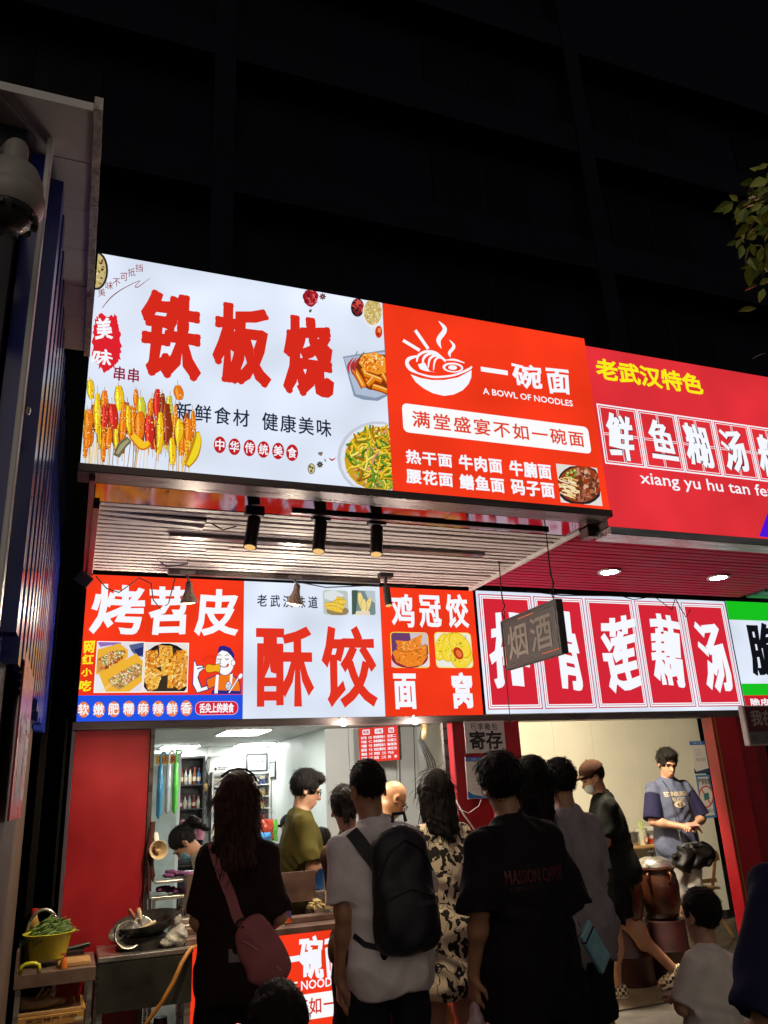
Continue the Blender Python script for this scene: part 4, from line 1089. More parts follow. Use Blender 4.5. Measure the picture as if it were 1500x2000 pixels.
for i in range(330):
    q, r_ = rnd.uniform(0, 6.28), rnd.random()**.5*.95; x, y = 1412+158*r_*math.cos(q), 990+146*r_*math.sin(q)
    if y > 1150 or x > 1478: continue
    a_ = rnd.uniform(0, 3.14); l = rnd.uniform(14, 40); cv = rnd.uniform(-14, 14)
    c = rnd.choice([(236, 196, 40), (244, 214, 70), (220, 168, 24), (246, 226, 110), (236, 196, 40), (100, 150, 40), (70, 120, 30), (140, 180, 60), (100, 150, 40), (226, 160, 120), (176, 110, 20)])
    w = rnd.uniform(2, 4.4)
    pts = [qu(x-l*math.cos(a_), y-l*math.sin(a_)), qu(x+cv*math.sin(a_), y-cv*math.cos(a_)), qu(x+l*math.cos(a_), y+l*math.sin(a_))]
    P.stroke([(p[0]+.5, p[1]+.9) for p in pts], w+.8, tuple(int(v*.55) for v in c)); P.stroke(pts, w, c)
P.obj('noodle_picture', u1)

# ---- upper orange-red noodle sign
def qn(x, y): return 740+x/1.974, 560+y/1.974
u2 = lightbox('lit orange-red noodle sign with a white bowl drawing, above the pale canopy', XUM+.001, XU1, ZU0, ZU1, Y_U, F_orange, .14)
def PN(base=.001): return P_at(Y_U, XUM+.001, XU1, ZU0, ZU1, base)
def bowl_logo(P, q, k):
    S_ = lambda pts, w, c=WHITE, s=True: P.stroke([q(*p) for p in pts], [v/k for v in w] if hasattr(w, '__len__') else w/k, c, s)
    P.poly([q(*p) for p in ((122, 338), (160, 352), (205, 360), (250, 360), (305, 350), (357, 322), (356, 350), (345, 376), (322, 400), (288, 416), (250, 421), (208, 411), (172, 392), (142, 368))], WHITE)
    S_([(146, 268), (116, 278), (108, 296), (122, 318), (150, 334)], [8, 14, 14, 14, 6]); S_([(150, 334), (200, 347), (250, 347), (300, 338), (350, 316), (357, 306)], [6, 8, 8, 8, 9, 3])
    for (o, w) in ((0, 10), (22, 10), (44, 9), (64, 8)): S_([(146+o, 290+o*.5), (152+o, 266+o*.3), (182+o*.8, 250+o*.35), (220+o*.5, 256+o*.4), (246+o*.15, 278+o*.2)], [w*.5, w, w, w, w*.5])
    P.poly([q(*p) for p in ((150, 300), (176, 292), (196, 326), (222, 330), (180, 326), (158, 318))], WHITE)
    P.ell(*q(285, 312), 40/k, 19/k, WHITE, 4); P.ell(*q(286, 313), 31/k, 13/k, (240, 56, 26), 4); P.ell(*q(284, 312), 17/k, 9/k, WHITE, 4)
    S_([(252, 284), (290, 282), (330, 294)], [2, 8, 3])
    S_([(93, 207), (157, 246)], 12, s=False); S_([(140, 168), (190, 240)], 12, s=False)
    S_([(230, 133), (254, 165), (230, 205), (240, 238)], [2, 17, 18, 2]); S_([(272, 206), (289, 230), (272, 255), (276, 272)], [2, 12, 12, 2])
P = PN(); bowl_logo(P, qn, 1.974); P.obj('bowl_drawing', u2)
P = PN()
for ch, b in (('一', (392, 308, 498, 342)), ('碗', (510, 290, 634, 400)), ('面', (640, 308, 742, 420))): P.char(ch, *qn(b[0], b[1]), *qn(b[2], b[3]), WHITE, 'brush', .03, wob=.03)
P.obj('brush_lettering', u2)
P = PN(); P.line('A BOWL OF NOODLES', *qn(400, 390), *qn(748, 462), WHITE, 'round', .03, latin=True); P.obj('latin_lettering', u2)
P = PN(); P.rect(*qn(88, 448), *qn(820, 645), (252, 252, 252), .03); P.line('满堂盛宴不如一碗面', *qn(120, 474), *qn(800, 622), (226, 66, 40), 'round', .02, gap=.10); P.obj('slogan_box', u2)
P = PN()
for txt, b in (('热干面', (100, 626, 287, 699)), ('牛肉面', (303, 645, 480, 722)), ('牛腩面', (497, 667, 670, 745)), ('腰花面', (102, 700, 290, 774)), ('鳝鱼面', (306, 721, 489, 797)), ('码子面', (504, 738, 682, 817))):
    P.line(txt, *qn(b[0], b[1]), *qn(b[2], b[3]), WHITE, 'square', .035, gap=.06)
P.obj('menu_lettering', u2)
a, b = atY(*qn(682, 682), Y_U), atY(*qn(862, 846), Y_U); P = P_at(Y_U, a[0], b[0], b[2], a[2], .0012); rnd = random.Random(51)
P.rect(*qn(682, 682), *qn(862, 846), (226, 220, 214)); P.ell(*qn(775, 765), 46, 40, (40, 36, 36)); P.ell(*qn(775, 762), 42, 35, (150, 60, 26))
for i in range(150):
    q, r_ = rnd.uniform(0, 6.28), rnd.random()**.5*.92; x, y = 775+84*r_*math.cos(q), 762+66*r_*math.sin(q)
    if x < 760 and y > 740: P.stroke([qn(x-14, y-4), qn(x, y+rnd.uniform(-6, 6)), qn(x+14, y+6)], 2.2, rnd.choice([(244, 224, 170), (230, 200, 130), (250, 236, 200)]))
    elif x < 760: P.ell(*qn(x, y), 3, 2.4, rnd.choice([(130, 176, 60), (90, 140, 40), (190, 214, 120)]), rnd.uniform(0, 180), 7)
    else: P.ell(*qn(x, y), rnd.uniform(3, 6), rnd.uniform(2, 4), rnd.choice([(170, 100, 70), (120, 60, 40), (196, 140, 110), (90, 50, 30), (214, 170, 140)]), rnd.uniform(0, 180), 8)
P.obj('food_photo', u2)
# trim below and around the upper pair
t = thing('sign_frame', (1.4, Y_U, 3.03), 'brown metal frame along the bottom edge of the upper signs', 'sign frame')
g = G(); g.box((XU0-.01, Y_U-.012, ZU0-.045), (XU1+.01, Y_U+.14, ZU0-.003)); g.obj('bottom_rail', M_prof, t, bev=.004)
g = G()
for i in range(5): g.box((.1+i*.62, Y_U+.14, ZU0+.1), (.14+i*.62, .13, ZU0+.14))
g.obj('support_arms', M_void, t)

# ---- upper crimson sign on the right
YR = -1.77
zr1, zr0 = atY(1142, 675, YR)[2], atY(1190, 1028, YR)[2]
xr0 = XU1+.012
u3 = lightbox('lit crimson fish soup sign with a yellow heading, cut off at the right', xr0, 6.0, zr0, zr1, YR, F_crim2, .14)
def PR(base=.001): return P_at(YR, xr0, 6.0, zr0, zr1, base)
P = PR(); P.line('老武汉特色', *qn(830, 272), *qn(1255, 420), (250, 236, 24), 'square', .035, gap=.0); P.obj('yellow_heading', u3)
P = PR(); 
a, b = atY(*qn(838, 450), YR), atY(*qn(1030, 690), YR); bw = atY(*qn(992, 466), YR)[0]-a[0]; hz = .01
zt_, zb_ = a[2], atY(*qn(874, 682), YR)[2]
for i in range(5):
    x0 = a[0]+i*bw
    P.frame3 = None
    for ins, w in ((0, .010), (.018, .005)):
        A, B = np.array([x0+ins, YR, zt_-ins]), np.array([x0+bw-.004-ins, YR, zb_+ins])
        W_, H_ = B[0]-A[0], A[2]-B[2]
        P.raw3([A+np.array([x, 0, z]) for x, z in ((0, 0), (W_, 0), (W_, -H_), (0, -H_), (w, -w), (W_-w, -w), (W_-w, -H_+w), (w, -H_+w))], [(j, (j+1) % 4, 4+(j+1) % 4, 4+j) for j in range(4)], WHITE)
    cx, cz = x0+bw/2, (zt_+zb_)/2
    for d in (-.008, .004):
        P.raw3([(cx+d, YR, zt_-.02), (cx+d+.004, YR, zt_-.02), (cx+d+.004, YR, zb_+.02), (cx+d, YR, zb_+.02)], [(0, 1, 2, 3)], WHITE)
        P.raw3([(x0+.02, YR, cz+d), (x0+bw-.024, YR, cz+d), (x0+bw-.024, YR, cz+d+.004), (x0+.02, YR, cz+d+.004)], [(0, 1, 2, 3)], WHITE)
P.obj('framed_cells', u3)
P = PR(.0015)
for ch, b in (('鲜', (868, 482, 994, 672)), ('鱼', (1030, 512, 1154, 672)), ('糊', (1166, 525, 1292, 700)), ('汤', (1308, 545, 1432, 716)), ('粉', (1448, 570, 1570, 745))):
    P.char(ch, *qn(b[0], b[1]), *qn(b[2], b[3]), (70, 10, 20), 'brush', .04, wob=.03); P.char(ch, *qn(b[0], b[1]), *qn(b[2], b[3]), WHITE, 'brush', .026, wob=.03)
P.obj('brush_lettering', u3)
P = PR(); P.line('xiang yu hu tan fen', *qn(1003, 712), *qn(1532, 826), WHITE, 'round', .012, latin=True); P.obj('latin_lettering', u3)
P = PR(); P.poly([qn(*p) for p in ((1502, 862), (1466, 962), (1700, 990), (1700, 880))], (78, 20, 214)); P.obj('purple_corner', u3)
t = thing('sign_frame', (4.4, YR, zr0-.05), 'pale metal frame along the bottom of the crimson fish soup sign', 'sign frame')
g = G(); g.box((xr0, YR-.01, zr0-.05), (6.0, YR+.14, zr0-.003)); g.obj('bottom_rail', M_steel, t, bev=.004)

# ---- hanging LED sign
XL = 2.63
p1, p2 = atX(978, 1213, XL), atX(985, 1310, XL); p3, p4 = atX(1086, 1170, XL), atX(1098, 1276, XL)
ya, yb, zt_, zb_ = p1[1], p3[1], (p1[2]+p3[2])/2, (p2[2]+p4[2])/2
t = thing('hanging_led_sign', (XL, (ya+yb)/2, zb_), 'dark dot-matrix sign with grey dotted characters hanging on wires from the canopy', 'LED sign')
g = G(); g.box((XL, min(ya, yb), zb_), (XL+.045, max(ya, yb), zt_)); g.obj('panel', pm('dark_led_panel', (.045, .036, .034), .5, var=.3, scale=20), t, bev=.004)
g = G(); f = .012
y0_, y1_ = min(ya, yb), max(ya, yb)
g.box((XL-.004, y0_, zb_), (XL-.001, y1_, zb_+f)); g.box((XL-.004, y0_, zt_-f), (XL-.001, y1_, zt_)); g.box((XL-.004, y0_, zb_+f+.001), (XL-.001, y0_+f, zt_-f-.001)); g.box((XL-.004, y1_-f, zb_+f+.001), (XL-.001, y1_, zt_-f-.001)); g.obj('bezel', M_black, t)
P = Paint(lambda px, py: atX(px, py, XL), (-1, 0, 0), .002)
w_ = abs(yb-ya); h_ = zt_-zb_
for i, ch in enumerate('烟酒'):
    ly = max(ya, yb)-w_*(.10+.42*i)
    P.char(ch, 0, 0, 0, 0, (150, 138, 124), 'round', .014, only3=(np.array([XL, ly, zt_-h_*.18]), np.array([XL, ly-w_*.36, zb_+h_*.16])))
o = P.obj('dotted_lettering', t, PRINT)
g = G(); rnd = random.Random(3)
V, Fc = glyph('烟')
for i in range(40):
    for j in range(26):
        y = y0_+.03+(w_-.06)*i/39; z = zb_+.03+(h_-.06)*j/25
        if (j in (0, 25)) or (i in (0, 39)): g.box((XL-.003, y-.003, z-.003), (XL-.0015, y+.003, z+.003))
g.obj('lamp_dots', pm('unlit_lamp', (.20, .18, .16), .4), t)
g = G()
for i in range(40):
    y = y0_+.03+(w_-.06)*i/39
    if 14 < i < 27: g.box((XL-.0048, y-.0025, zt_-.033), (XL-.0033, y+.0025, zt_-.028))
    if i < 12: g.box((XL-.0048, y-.0025, zb_+.028), (XL-.0033, y+.0025, zb_+.033))
for j in range(26):
    z = zb_+.03+(h_-.06)*j/25
    if j < 12 : g.box((XL-.0048, y1_-.033, z-.0025), (XL-.0033, y1_-.028, z+.0025))
g.obj('lit_dots', glow('red_led', (1, .20, .08), 1.6, False), t)
g = G()
for (y, zz) in ((max(ya, yb)-.02, zt_), (min(ya, yb)+.05, zt_)):
    g.tube([(XL+.02, y, zz), (XL+.01, y+.015, zz+.06), (XL+.025, y-.01, zz+.10), (XL+.015, y, zz+.16), (XL+.02, y, Z_S-.002)], .004, 6)
    g.tube([(XL+.02, y, zz+.02), (XL+.035, y+.02, zz+.07), (XL+.01, y-.02, zz+.12), (XL+.018, y, zz+.2)], .003, 6)
g.tube([(XL+.02, max(ya, yb)-.01, zt_), (XL+.005, max(ya, yb)+.01, zb_-.1), (XL+.0, max(ya, yb)+.0, zb_-.35), (XL-.01, max(ya, yb)+.02, 2.0)], .003, 6)
g.obj('hanging_wires', M_cable, t)

# ---- grey-red hanging board at the right edge
yk = -1.2
a, b = atY(1450, 1378, yk), atY(1600, 1452, yk)
t = thing('hanging_board', ((a[0]+b[0])/2, yk, b[2]), 'unlit street sign with grey lettering on a dark red face at the right edge', 'street sign')
g = G(); g.box((a[0], yk, b[2]), (b[0], yk+.05, a[2])); g.obj('board', pm('pale_edge', (.42, .36, .35), .4), t, bev=.01)
P = P_at(yk, base=.0015); mid = a[2]-(a[2]-b[2])*.66
P.rect3(np.array([a[0]+.012, yk, a[2]-.01]), np.array([b[0], yk, mid]), (86, 30, 36)); P.rect3(np.array([a[0]+.012, yk, mid]), np.array([b[0], yk, b[2]+.012]), (100, 96, 94))
P.line3('我在武汉', np.array([a[0]+.05, yk, a[2]-.03]), .40, .105, (158, 140, 138), 'square', .025)
P.line3('N    WORLD', np.array([a[0]+.03, yk, mid-.018]), .34, .04, (70, 62, 62), latin=True); P.obj('lettering', t, PRINT)
g = G(); g.tube([(b[0]-.02, yk+.03, a[2]), (b[0]-.02, yk+.03, 3.02)], .006, 6); g.obj('hanger', M_cable, t)
def folds(amp, f, seed=0, vert=.3):
    return lambda P: amp*np.sin(f*P[:, 0]+2.1*np.sin(f*vert*P[:, 2]+seed)+seed)*np.cos(f*.6*P[:, 2]*vert+1.7*np.sin(f*.5*P[:, 1]+seed))
# ================================================================ shop counter
CY = -.33
ct = thing('counter', (1.6, -.1, 0), 'steel counter of the left shop with a lit orange-red front', 'counter')
g = G(); g.box((.70, CY+.012, .03), (2.50, .10, .80)); g.obj('body', M_steeld, ct)
zc = .812
g = G(); g.box((.66, CY-.03, zc+.001), (2.52, CY+.16, zc+.036)); g.box((.66, CY+.10, zc+.037), (2.52, CY+.20, zc+.070)); g.box((.66, CY+.201, zc), (2.52, .12, zc+.02)); g.obj('worktop', M_steeld, ct, bev=.004)
cf = thing('lit_counter_front', (1.6, CY, .06), 'lit orange-red panel with a noodle bowl drawing on the front of the counter', 'light panel')
g = G(); g.quad([(.69, CY, .05), (2.5, CY, .05), (2.5, CY, zc-.004), (.69, CY, zc-.004)]); link_mesh('face', np.array(g.V[0]), g.F, F_orange, cf)
g = G(); g.box((.685, CY+.002, .045), (2.505, CY+.011, zc-.002)); g.obj('back_plate', M_prof, cf)
PC = lambda base=.001: P_at(CY, .69, 2.5, .05, zc, base)
P = PC(); P.line('一碗面', 536, 1836, 680, 1904, WHITE, 'brush', .028, gap=.08, wob=.03); P.obj('brush_lettering', cf)
a = atY(674, 1905, CY); h_ = .045
P = PC(); P.line3('A BOWL OF NOODLES', np.array([a[0]-.62, CY, a[2]]), .625, h_, WHITE, 'round', .03, latin=True); P.obj('latin_lettering', cf)
a = atY(456, 1962, CY)
P = PC(); P.rect3(np.array([a[0]-.02, CY, a[2]]), np.array([a[0]+.80, CY, a[2]-.13]), (252, 252, 252), .02)
b = atY(596, 1964, CY)
P.line3('满堂盛宴不如一碗面', np.array([a[0]+.0, CY, a[2]-.02]), .78, .088, (214, 50, 40), 'round', .02, gap=.08); P.obj('slogan_box', cf)
P = PC()
k_ = .00165
ox, oz = a[0]-.16, a[2]+.42
old = P.to3
P.to3 = lambda x, y: np.array([ox+(x-90)*k_*.9, CY, oz-(y-130)*k_*.9])
bowl_logo(P, lambda x, y: (x, y), 1.0); P.obj('bowl_drawing', cf)
# things on the counter
def steel_box(x0, x1, y0, y1, z0, z1, lab):
    t = thing('serving_stand', ((x0+x1)/2, (y0+y1)/2, z0), lab, 'serving stand', 'steel serving stands on the counter')
    g = G(); zz = z0+(z1-z0)*.38
    g.box((x0, y0, zz), (x1, y0+.006, z1)); g.box((x0, y1-.006, zz), (x1, y1, z1-.02)); g.box((x0, y0+.0061, zz), (x0+.006, y1-.0061, z1-.01)); g.box((x1-.006, y0+.0061, zz), (x1, y1-.0061, z1-.01)); g.box((x0+.007, y0+.007, zz+.03), (x1-.007, y1-.007, zz+.036)); g.obj('tray', M_steeld, t, bev=.002)
    for x in (x0+.005, x1-.03):
        for y in (y0+.005, y1-.03):
            g = G(); g.box((x, y, z0), (x+.024, y+.024, zz-.001)); g.obj('leg', M_steeld, t)
    return t
zt = zc+.022
bL, bR = atY(547, 1705, -.05), atY(617, 1768, -.05)
steel_box(bL[0]-.08, bR[0], -.05, .11, zt, bL[2], 'rusty steel serving stand on the counter right of the pink bag')
bL = atY(365, 1707, -.05); steel_box(bL[0], bL[0]+.35, -.05, .11, zt, bL[2], 'rusty steel serving stand on the counter behind the woman with the pink bag')
t = thing('menu_stand', atY(650, 1795, -.18), 'cream menu stand with brown characters on the counter left of the backpack', 'menu stand')
a, b = atY(633, 1677, -.18), atY(690, 1790, -.18)
g = G(); g.box((a[0], -.18, zc+.087), (b[0]+.03, -.172, a[2])); g.obj('board', pm('cream_board', (.62, .50, .28), .5, var=.08), t, bev=.003)
g = G(); g.box((a[0]+.005, -.171, zc+.087), (b[0]+.025, -.10, zc+.095)); g.obj('foot', M_steel, t)
P = P_at(-.18); P.line3('烤苕皮', np.array([a[0]+.02, -.18, a[2]-.02]), .19, .065, (120, 60, 30), 'square', .03)
for i, s in enumerate(('原味苕皮', '香辣苕皮', '酸豆角', '土豆丝', '肉沫苕皮', '加蛋苕皮', '全家福')):
    P.line3(s, np.array([a[0]+.035, -.18, a[2]-.105-i*.036]), .15, .026, (110, 70, 40), 'square', .02)
P.obj('lettering', t, PRINT)
a, b = atY(539, 1768, -.27), atY(569, 1828, -.27)
t = thing('payment_card', ((a[0]+b[0])/2, -.27, zc+.046), 'yellow and purple card stand on the counter edge beside the pink bag', 'card stand')
g = G(); g.box((a[0], -.272, zc+.047), (b[0], -.262, a[2]), TR((0, 0, 0))); g.obj('card', pm('card_stock', (.2, .16, .3), .35), t, bev=.003)
P = P_at(-.272); P.rect3(np.array([a[0]+.002, -.272, a[2]-.002]), np.array([b[0]-.002, -.272, (a[2]+b[2])/2]), (74, 60, 110)); P.rect3(np.array([a[0]+.002, -.272, (a[2]+b[2])/2]), np.array([b[0]-.002, -.272, zc+.05]), (226, 170, 40))
P.rect3(np.array([a[0]+.01, -.272, a[2]-.07]), np.array([a[0]+.05, -.272, a[2]-.115]), (214, 206, 190)); P.ell(564, 1798, 4, 6, (210, 70, 40)); P.ell(552, 1819, 1.8, 2.2, (60, 50, 40)); P.ell(561, 1819, 1.8, 2.2, (60, 50, 40)); P.obj('print', t, PRINT)
rnd = random.Random(6)
c = atY(622, 1786, -.14)
g = G()
for i in range(60):
    q = rnd.uniform(0, 6.28); r_ = rnd.uniform(.0, .055); h = rnd.uniform(.0, .05)*(1-r_/.07)
    p = np.array([c[0]+r_*math.cos(q), -.10+r_*.7*math.sin(q), zc+.09+h]); d = np.array([rnd.uniform(-1, 1), rnd.uniform(-1, 1), rnd.uniform(-.3, .3)])*.025
    g.tube([p-d, p+np.array([0, 0, .008]), p+d], .005, 5)
tag(g.obj('bean_sprout_heap', pm('pale_sprouts', (.55, .42, .18), .5)), 'small heap of pale sprouts on the counter at the foot of the menu stand', 'food')
p = atY(626, 1730, .02)
t = thing('blue_bucket', (p[0], .22, zc+.10), 'small blue bucket on a steel pot behind the menu stand', 'bucket')
g = G(); g.lathe([(.045, 0), (.065, .12), (.07, .125), (.062, .122), (.045, .01)], (p[0]+.03, .22, zc+.17)); g.obj('bucket', pm('blue_plastic', (.03, .12, .45), .35), t, smooth=True, ang=40)
t = thing('stock_pot', (p[0]+.03, .22, zc-.1), 'steel stock pot under the blue bucket', 'pot')
g = G(); g.lathe([(.095, 0), (.10, .01), (.10, .25), (.106, .262), (.10, .266), (.0, .262)], (p[0]+.03, .22, zc-.1)); g.obj('pot', M_steel, t, smooth=True, ang=40)
# trays and pot at the left end of the opening
p0_, p1_ = atY(296, 1752, .05), atY(363, 1750, .05)
t = thing('steam_table', ((p0_[0]+p1_[0])/2, .2, 0), 'steel frame with two stacked trays at the left end of the opening', 'tray rack')
zz = atY(325, 1750, .05)[2]
x0, x1 = p0_[0], p1_[0]+.02
g = G(); g.box((x0, .04, zz-.02), (x1, .34, zz)); g.box((x0+.02, .06, zz+.07), (x1, .32, zz+.085)); g.obj('tray', M_steel, t, bev=.003)
for x in (x0+.005, x1-.03):
    for y in (.05, .30): g = G(); g.box((x, y, .012), (x+.02, y+.02, zz-.021)); g.obj('leg', M_steel, t)
M_purple = pm('purple_cloth', (.13, .035, .12), .9, var=.4, scale=20, bump=.6, bscale=50)
def cloth(c, sx, sy, h, lab, seed):
    rnd = random.Random(seed); pr_ = []
    for i in range(16):
        p = np.array([c[0]+rnd.uniform(-sx, sx), c[1]+rnd.uniform(-sy, sy), c[2]+rnd.uniform(.012, h)]); q = p+np.array([rnd.uniform(-.06, .06), rnd.uniform(-.04, .04), rnd.uniform(-.008, .008)]); q[2] = max(q[2], c[2]+.01)
        pr_.append(C_(p, q, rnd.uniform(.009, .014), k=.012))
    o = soft('folded_cloth', pr_, M_purple, vox=.006); return tag(o, lab, 'cloth', 'purple cloths on the trays')
cloth(((x0+x1)/2+.03, .15, zz), .09, .06, .035, 'purple cloth lying on the lower steel tray', 1)
cloth(((x0+x1)/2+.05, .15, zz+.086), .07, .06, .035, 'purple cloth lying on the upper steel tray', 2)
t = thing('steel_pot', ((x0+x1)/2+.06, -.02, .6), 'tall shiny steel pot below the trays at the left of the opening', 'pot')
pc_ = ((x0+x1)/2+.07, -.04, .55)
g = G(); g.lathe([(.085, 0), (.09, .01), (.09, .36), (.096, .37), (.094, .375), (.0, .37)], pc_); g.obj('body', M_steel, t, smooth=True, ang=40)
g = G(); g.lathe([(.093, 0), (.098, .006), (.093, .012)], (pc_[0], pc_[1], pc_[2]+.33)); g.obj('band', M_steel, t)
# megaphone on the edge trim
p = atY(310, 1660, -.10)
t = thing('megaphone', p, 'cream horn megaphone fixed to the edge of the opening', 'megaphone')
M = TR(p, (78, 0, 8))
g = G(); g.lathe([(.02, -.10), (.024, -.06), (.034, -.03), (.050, -.012), (.056, 0), (.053, .0005), (.045, -.012), (.030, -.032), (.018, -.058), (.0, -.06)], n=30, M=M); g.obj('horn', pm('cream_plastic', (.60, .46, .28), .35, var=.08), t, smooth=True, ang=60)
g = G(); g.lathe([(.0, -.02), (.012, -.02), (.014, -.04), (.018, -.055)], n=16, M=M); g.ell((0, 0, -.018), (.011, .011, .008), M=M); g.obj('driver', pm('cream_plastic2', (.5, .36, .2), .35), t, smooth=True, ang=50)
g = G(); g.box((-.012, .02, -.09), (.012, .05, -.06), M); g.tube([p+np.array([-.01, .06, .04]), p+np.array([-.02, .08, .09])], .02, 12); g.obj('handle', M_white, t)
g = G(); rnd = random.Random(9)
for i in range(9):
    x = p[0]-.035+rnd.uniform(-.012, .012); y = -.05+rnd.uniform(-.02, .01); g.tube([(x, y, p[2]+.16), (x+rnd.uniform(-.02, .02), y-.01, p[2]), (x+rnd.uniform(-.03, .03), y, p[2]-rnd.uniform(.15, .28))], [.006, .012, .005], 6)
tag(g.obj('hanging_rags', pm('dark_red_rag', (.06, .012, .012), .9, var=.4, bump=.5)), 'dark red rags hanging down the edge of the opening behind the megaphone', 'rags')

# ================================================================ inside the left shop
sh0, sh1 = atY(411, 1498, 3.38), atY(527, 1660, 3.38)
t = thing('cigarette_shelf', ((sh0[0]+sh1[0])/2, 3.3, .5), 'white wall shelf full of cigarette packs on the back wall', 'shelf')
xs0, xs1 = sh0[0], XC-.012
ztop = atY(470, 1510, 3.3)[2]
NR = 9; dz = .117
g = G()
for r in range(NR): g.box((xs0+.0125, 3.24, ztop-r*dz-.012), (xs1-.0125, 3.40, ztop-r*dz))
g.obj('boards', M_white, t)
g = G(); g.box((xs0, 3.235, .4), (xs0+.012, 3.40, ztop+.02)); g.box((xs1-.012, 3.235, .4), (xs1, 3.40, ztop+.02)); g.obj('sides', M_white, t)
rnd = random.Random(12)
packc = [('white', (.62, .60, .55)), ('red', (.42, .05, .03)), ('gold', (.50, .30, .07)), ('cream', (.60, .50, .32)), ('dark blue', (.04, .06, .16)), ('pale yellow', (.62, .48, .18)), ('grey', (.30, .30, .30)), ('orange', (.55, .22, .05))]
ords = ['topmost', 'second', 'third', 'fourth', 'fifth', 'sixth', 'seventh', 'eighth']
wp = .052; npk = int((xs1-xs0-.03)/(wp+.008))
nth = ['first', 'second', 'third', 'fourth', 'fifth', 'sixth', 'seventh', 'eighth', 'ninth', 'tenth', 'eleventh', 'twelfth', 'thirteenth', 'fourteenth']
for r in range(1, 8):
    for i in range(npk):
        cn_, cc = packc[(rnd.randrange(8) if r > 1 else rnd.choice([0, 0, 4, 6, 3]))]
        x = xs0+.02+i*(wp+.008); z = ztop-r*dz+.0005; y = 3.26+rnd.uniform(0, .02)
        pk = thing('cigarette_pack', (x+wp/2, y, z), cn_+' cigarette pack, '+nth[i]+' from the left on the '+ords[r-1]+' board of the white shelf', 'cigarette pack', 'cigarette packs on the white shelf')
        g = G(); g.box((x, y, z), (x+wp, y+.022, z+.052)); g.obj('box', pm('pack_'+cn_.replace(' ', '_'), cc, .4, var=.1), pk)
        g = G(); g.box((x-.0006, y-.0006, z+.0525), (x+wp+.0006, y+.0226, z+.074)); g.obj('lid', pm('pack_'+packc[(r*3+i*5) % 8][0].replace(' ', '_'), packc[(r*3+i*5) % 8][1], .4), pk)
# shelf-top things
a, b = atY(481, 1472, 3.3), atY(523, 1506, 3.3)
t = thing('framed_certificate', ((a[0]+b[0])/2, 3.3, b[2]), 'black framed certificate above the cigarette shelf', 'picture frame')
g = G(); f = .018; y = 3.30
g.box((a[0], y, b[2]), (b[0], y+.02, b[2]+f)); g.box((a[0], y, a[2]-f), (b[0], y+.02, a[2])); g.box((a[0], y, b[2]+f+.0005), (a[0]+f, y+.02, a[2]-f-.0005)); g.box((b[0]-f, y, b[2]+f+.0005), (b[0], y+.02, a[2]-f-.0005)); g.obj('frame', M_black, t)
g = G(); g.box((a[0]+f, y+.006, b[2]+f), (b[0]-f, y+.015, a[2]-f)); g.obj('sheet', pm('certificate', (.50, .58, .60), .3, var=.05), t)
P = P_at(y+.006); P.line3('营业执照', np.array([a[0]+.07, y+.006, a[2]-.03]), .10, .022, (150, 60, 50), 'square', .02); P.rect3(np.array([b[0]-.07, y+.006, a[2]-.07]), np.array([b[0]-.05, y+.006, a[2]-.095]), (60, 66, 70)); P.line3('名称 类型 法定代表人', np.array([a[0]+.04, y+.006, a[2]-.10]), .16, .012, (110, 120, 124)); P.obj('print', t, PRINT)
a, b = atY(440, 1484, 3.36), atY(478, 1508, 3.36)
g = G(); g.box((a[0], 3.36, b[2]-.01), (b[0], 3.375, a[2]-.01)); tag(g.obj('white_board', M_white, bev=.003), 'blank white board leaning on top of the cigarette shelf', 'board')
a, b = atY(418, 1497, 3.2), atY(450, 1507, 3.2)
t = thing('notice_card', ((a[0]+b[0])/2, 3.2, b[2]), 'small white notice card on the left front edge of the shelf top', 'card')
g = G(); g.box((a[0], 3.2, b[2]), (b[0], 3.206, a[2])); g.obj('card', M_white, t)
P = P_at(3.2); P.line3('禁止吸烟', np.array([a[0]+.04, 3.2, a[2]-.004]), .10, .018, (40, 40, 46), 'square', .02); P.line3('请勿触摸', np.array([a[0]+.04, 3.2, a[2]-.024]), .08, .015, (40, 40, 46), 'square', .02); P.ell(421, 1502, 2.4, 3, (30, 30, 30)); P.obj('print', t, PRINT)
a, b = atX(527, 1488, XC-.012), atX(538, 1520, XC-.012)
t = thing('small_picture', (XC-.01, a[1], b[2]), 'small black framed picture on the right wall beside the certificate', 'picture frame')
g = G(); y0, y1 = sorted((a[1], b[1])); g.box((XC-.016, y0, b[2]), (XC-.001, y1, a[2])); g.obj('frame', M_black, t)
g = G(); g.box((XC-.0175, y0+.03, b[2]+.02), (XC-.0165, y1-.03, a[2]-.02)); g.obj('print', pm('grey_print', (.35, .38, .36), .4, var=.5, scale=25), t)
# bottle cabinet and side door
a, b = atY(345, 1480, 3.36), atY(391, 1640, 3.36)
t = thing('bottle_cabinet', ((a[0]+b[0])/2, 3.3, .3), 'dark open cabinet with rows of bottles on the back wall', 'cabinet')
xb0, xb1, zb1 = a[0], b[0], a[2]
g = G(); g.box((xb0, 3.385, .3), (xb1, 3.41, zb1)); g.box((xb0, 3.16, .3), (xb0+.015, 3.384, zb1)); g.box((xb1-.015, 3.16, .3), (xb1, 3.384, zb1)); g.box((xb0+.016, 3.16, zb1-.02), (xb1-.016, 3.384, zb1)); g.obj('case', M_black, t)
g = G(); zs = [zb1-.27, zb1-.50, zb1-.77, zb1-1.02]
for z in zs: g.box((xb0+.016, 3.17, z-.012), (xb1-.016, 3.384, z))
g.obj('boards', M_black, t)
rnd = random.Random(14); bc = [('amber', (.20, .06, .02)), ('dark green', (.02, .06, .03)), ('clear', (.30, .33, .36)), ('blue', (.03, .10, .22)), ('red', (.25, .03, .03)), ('white', (.5, .48, .44))]
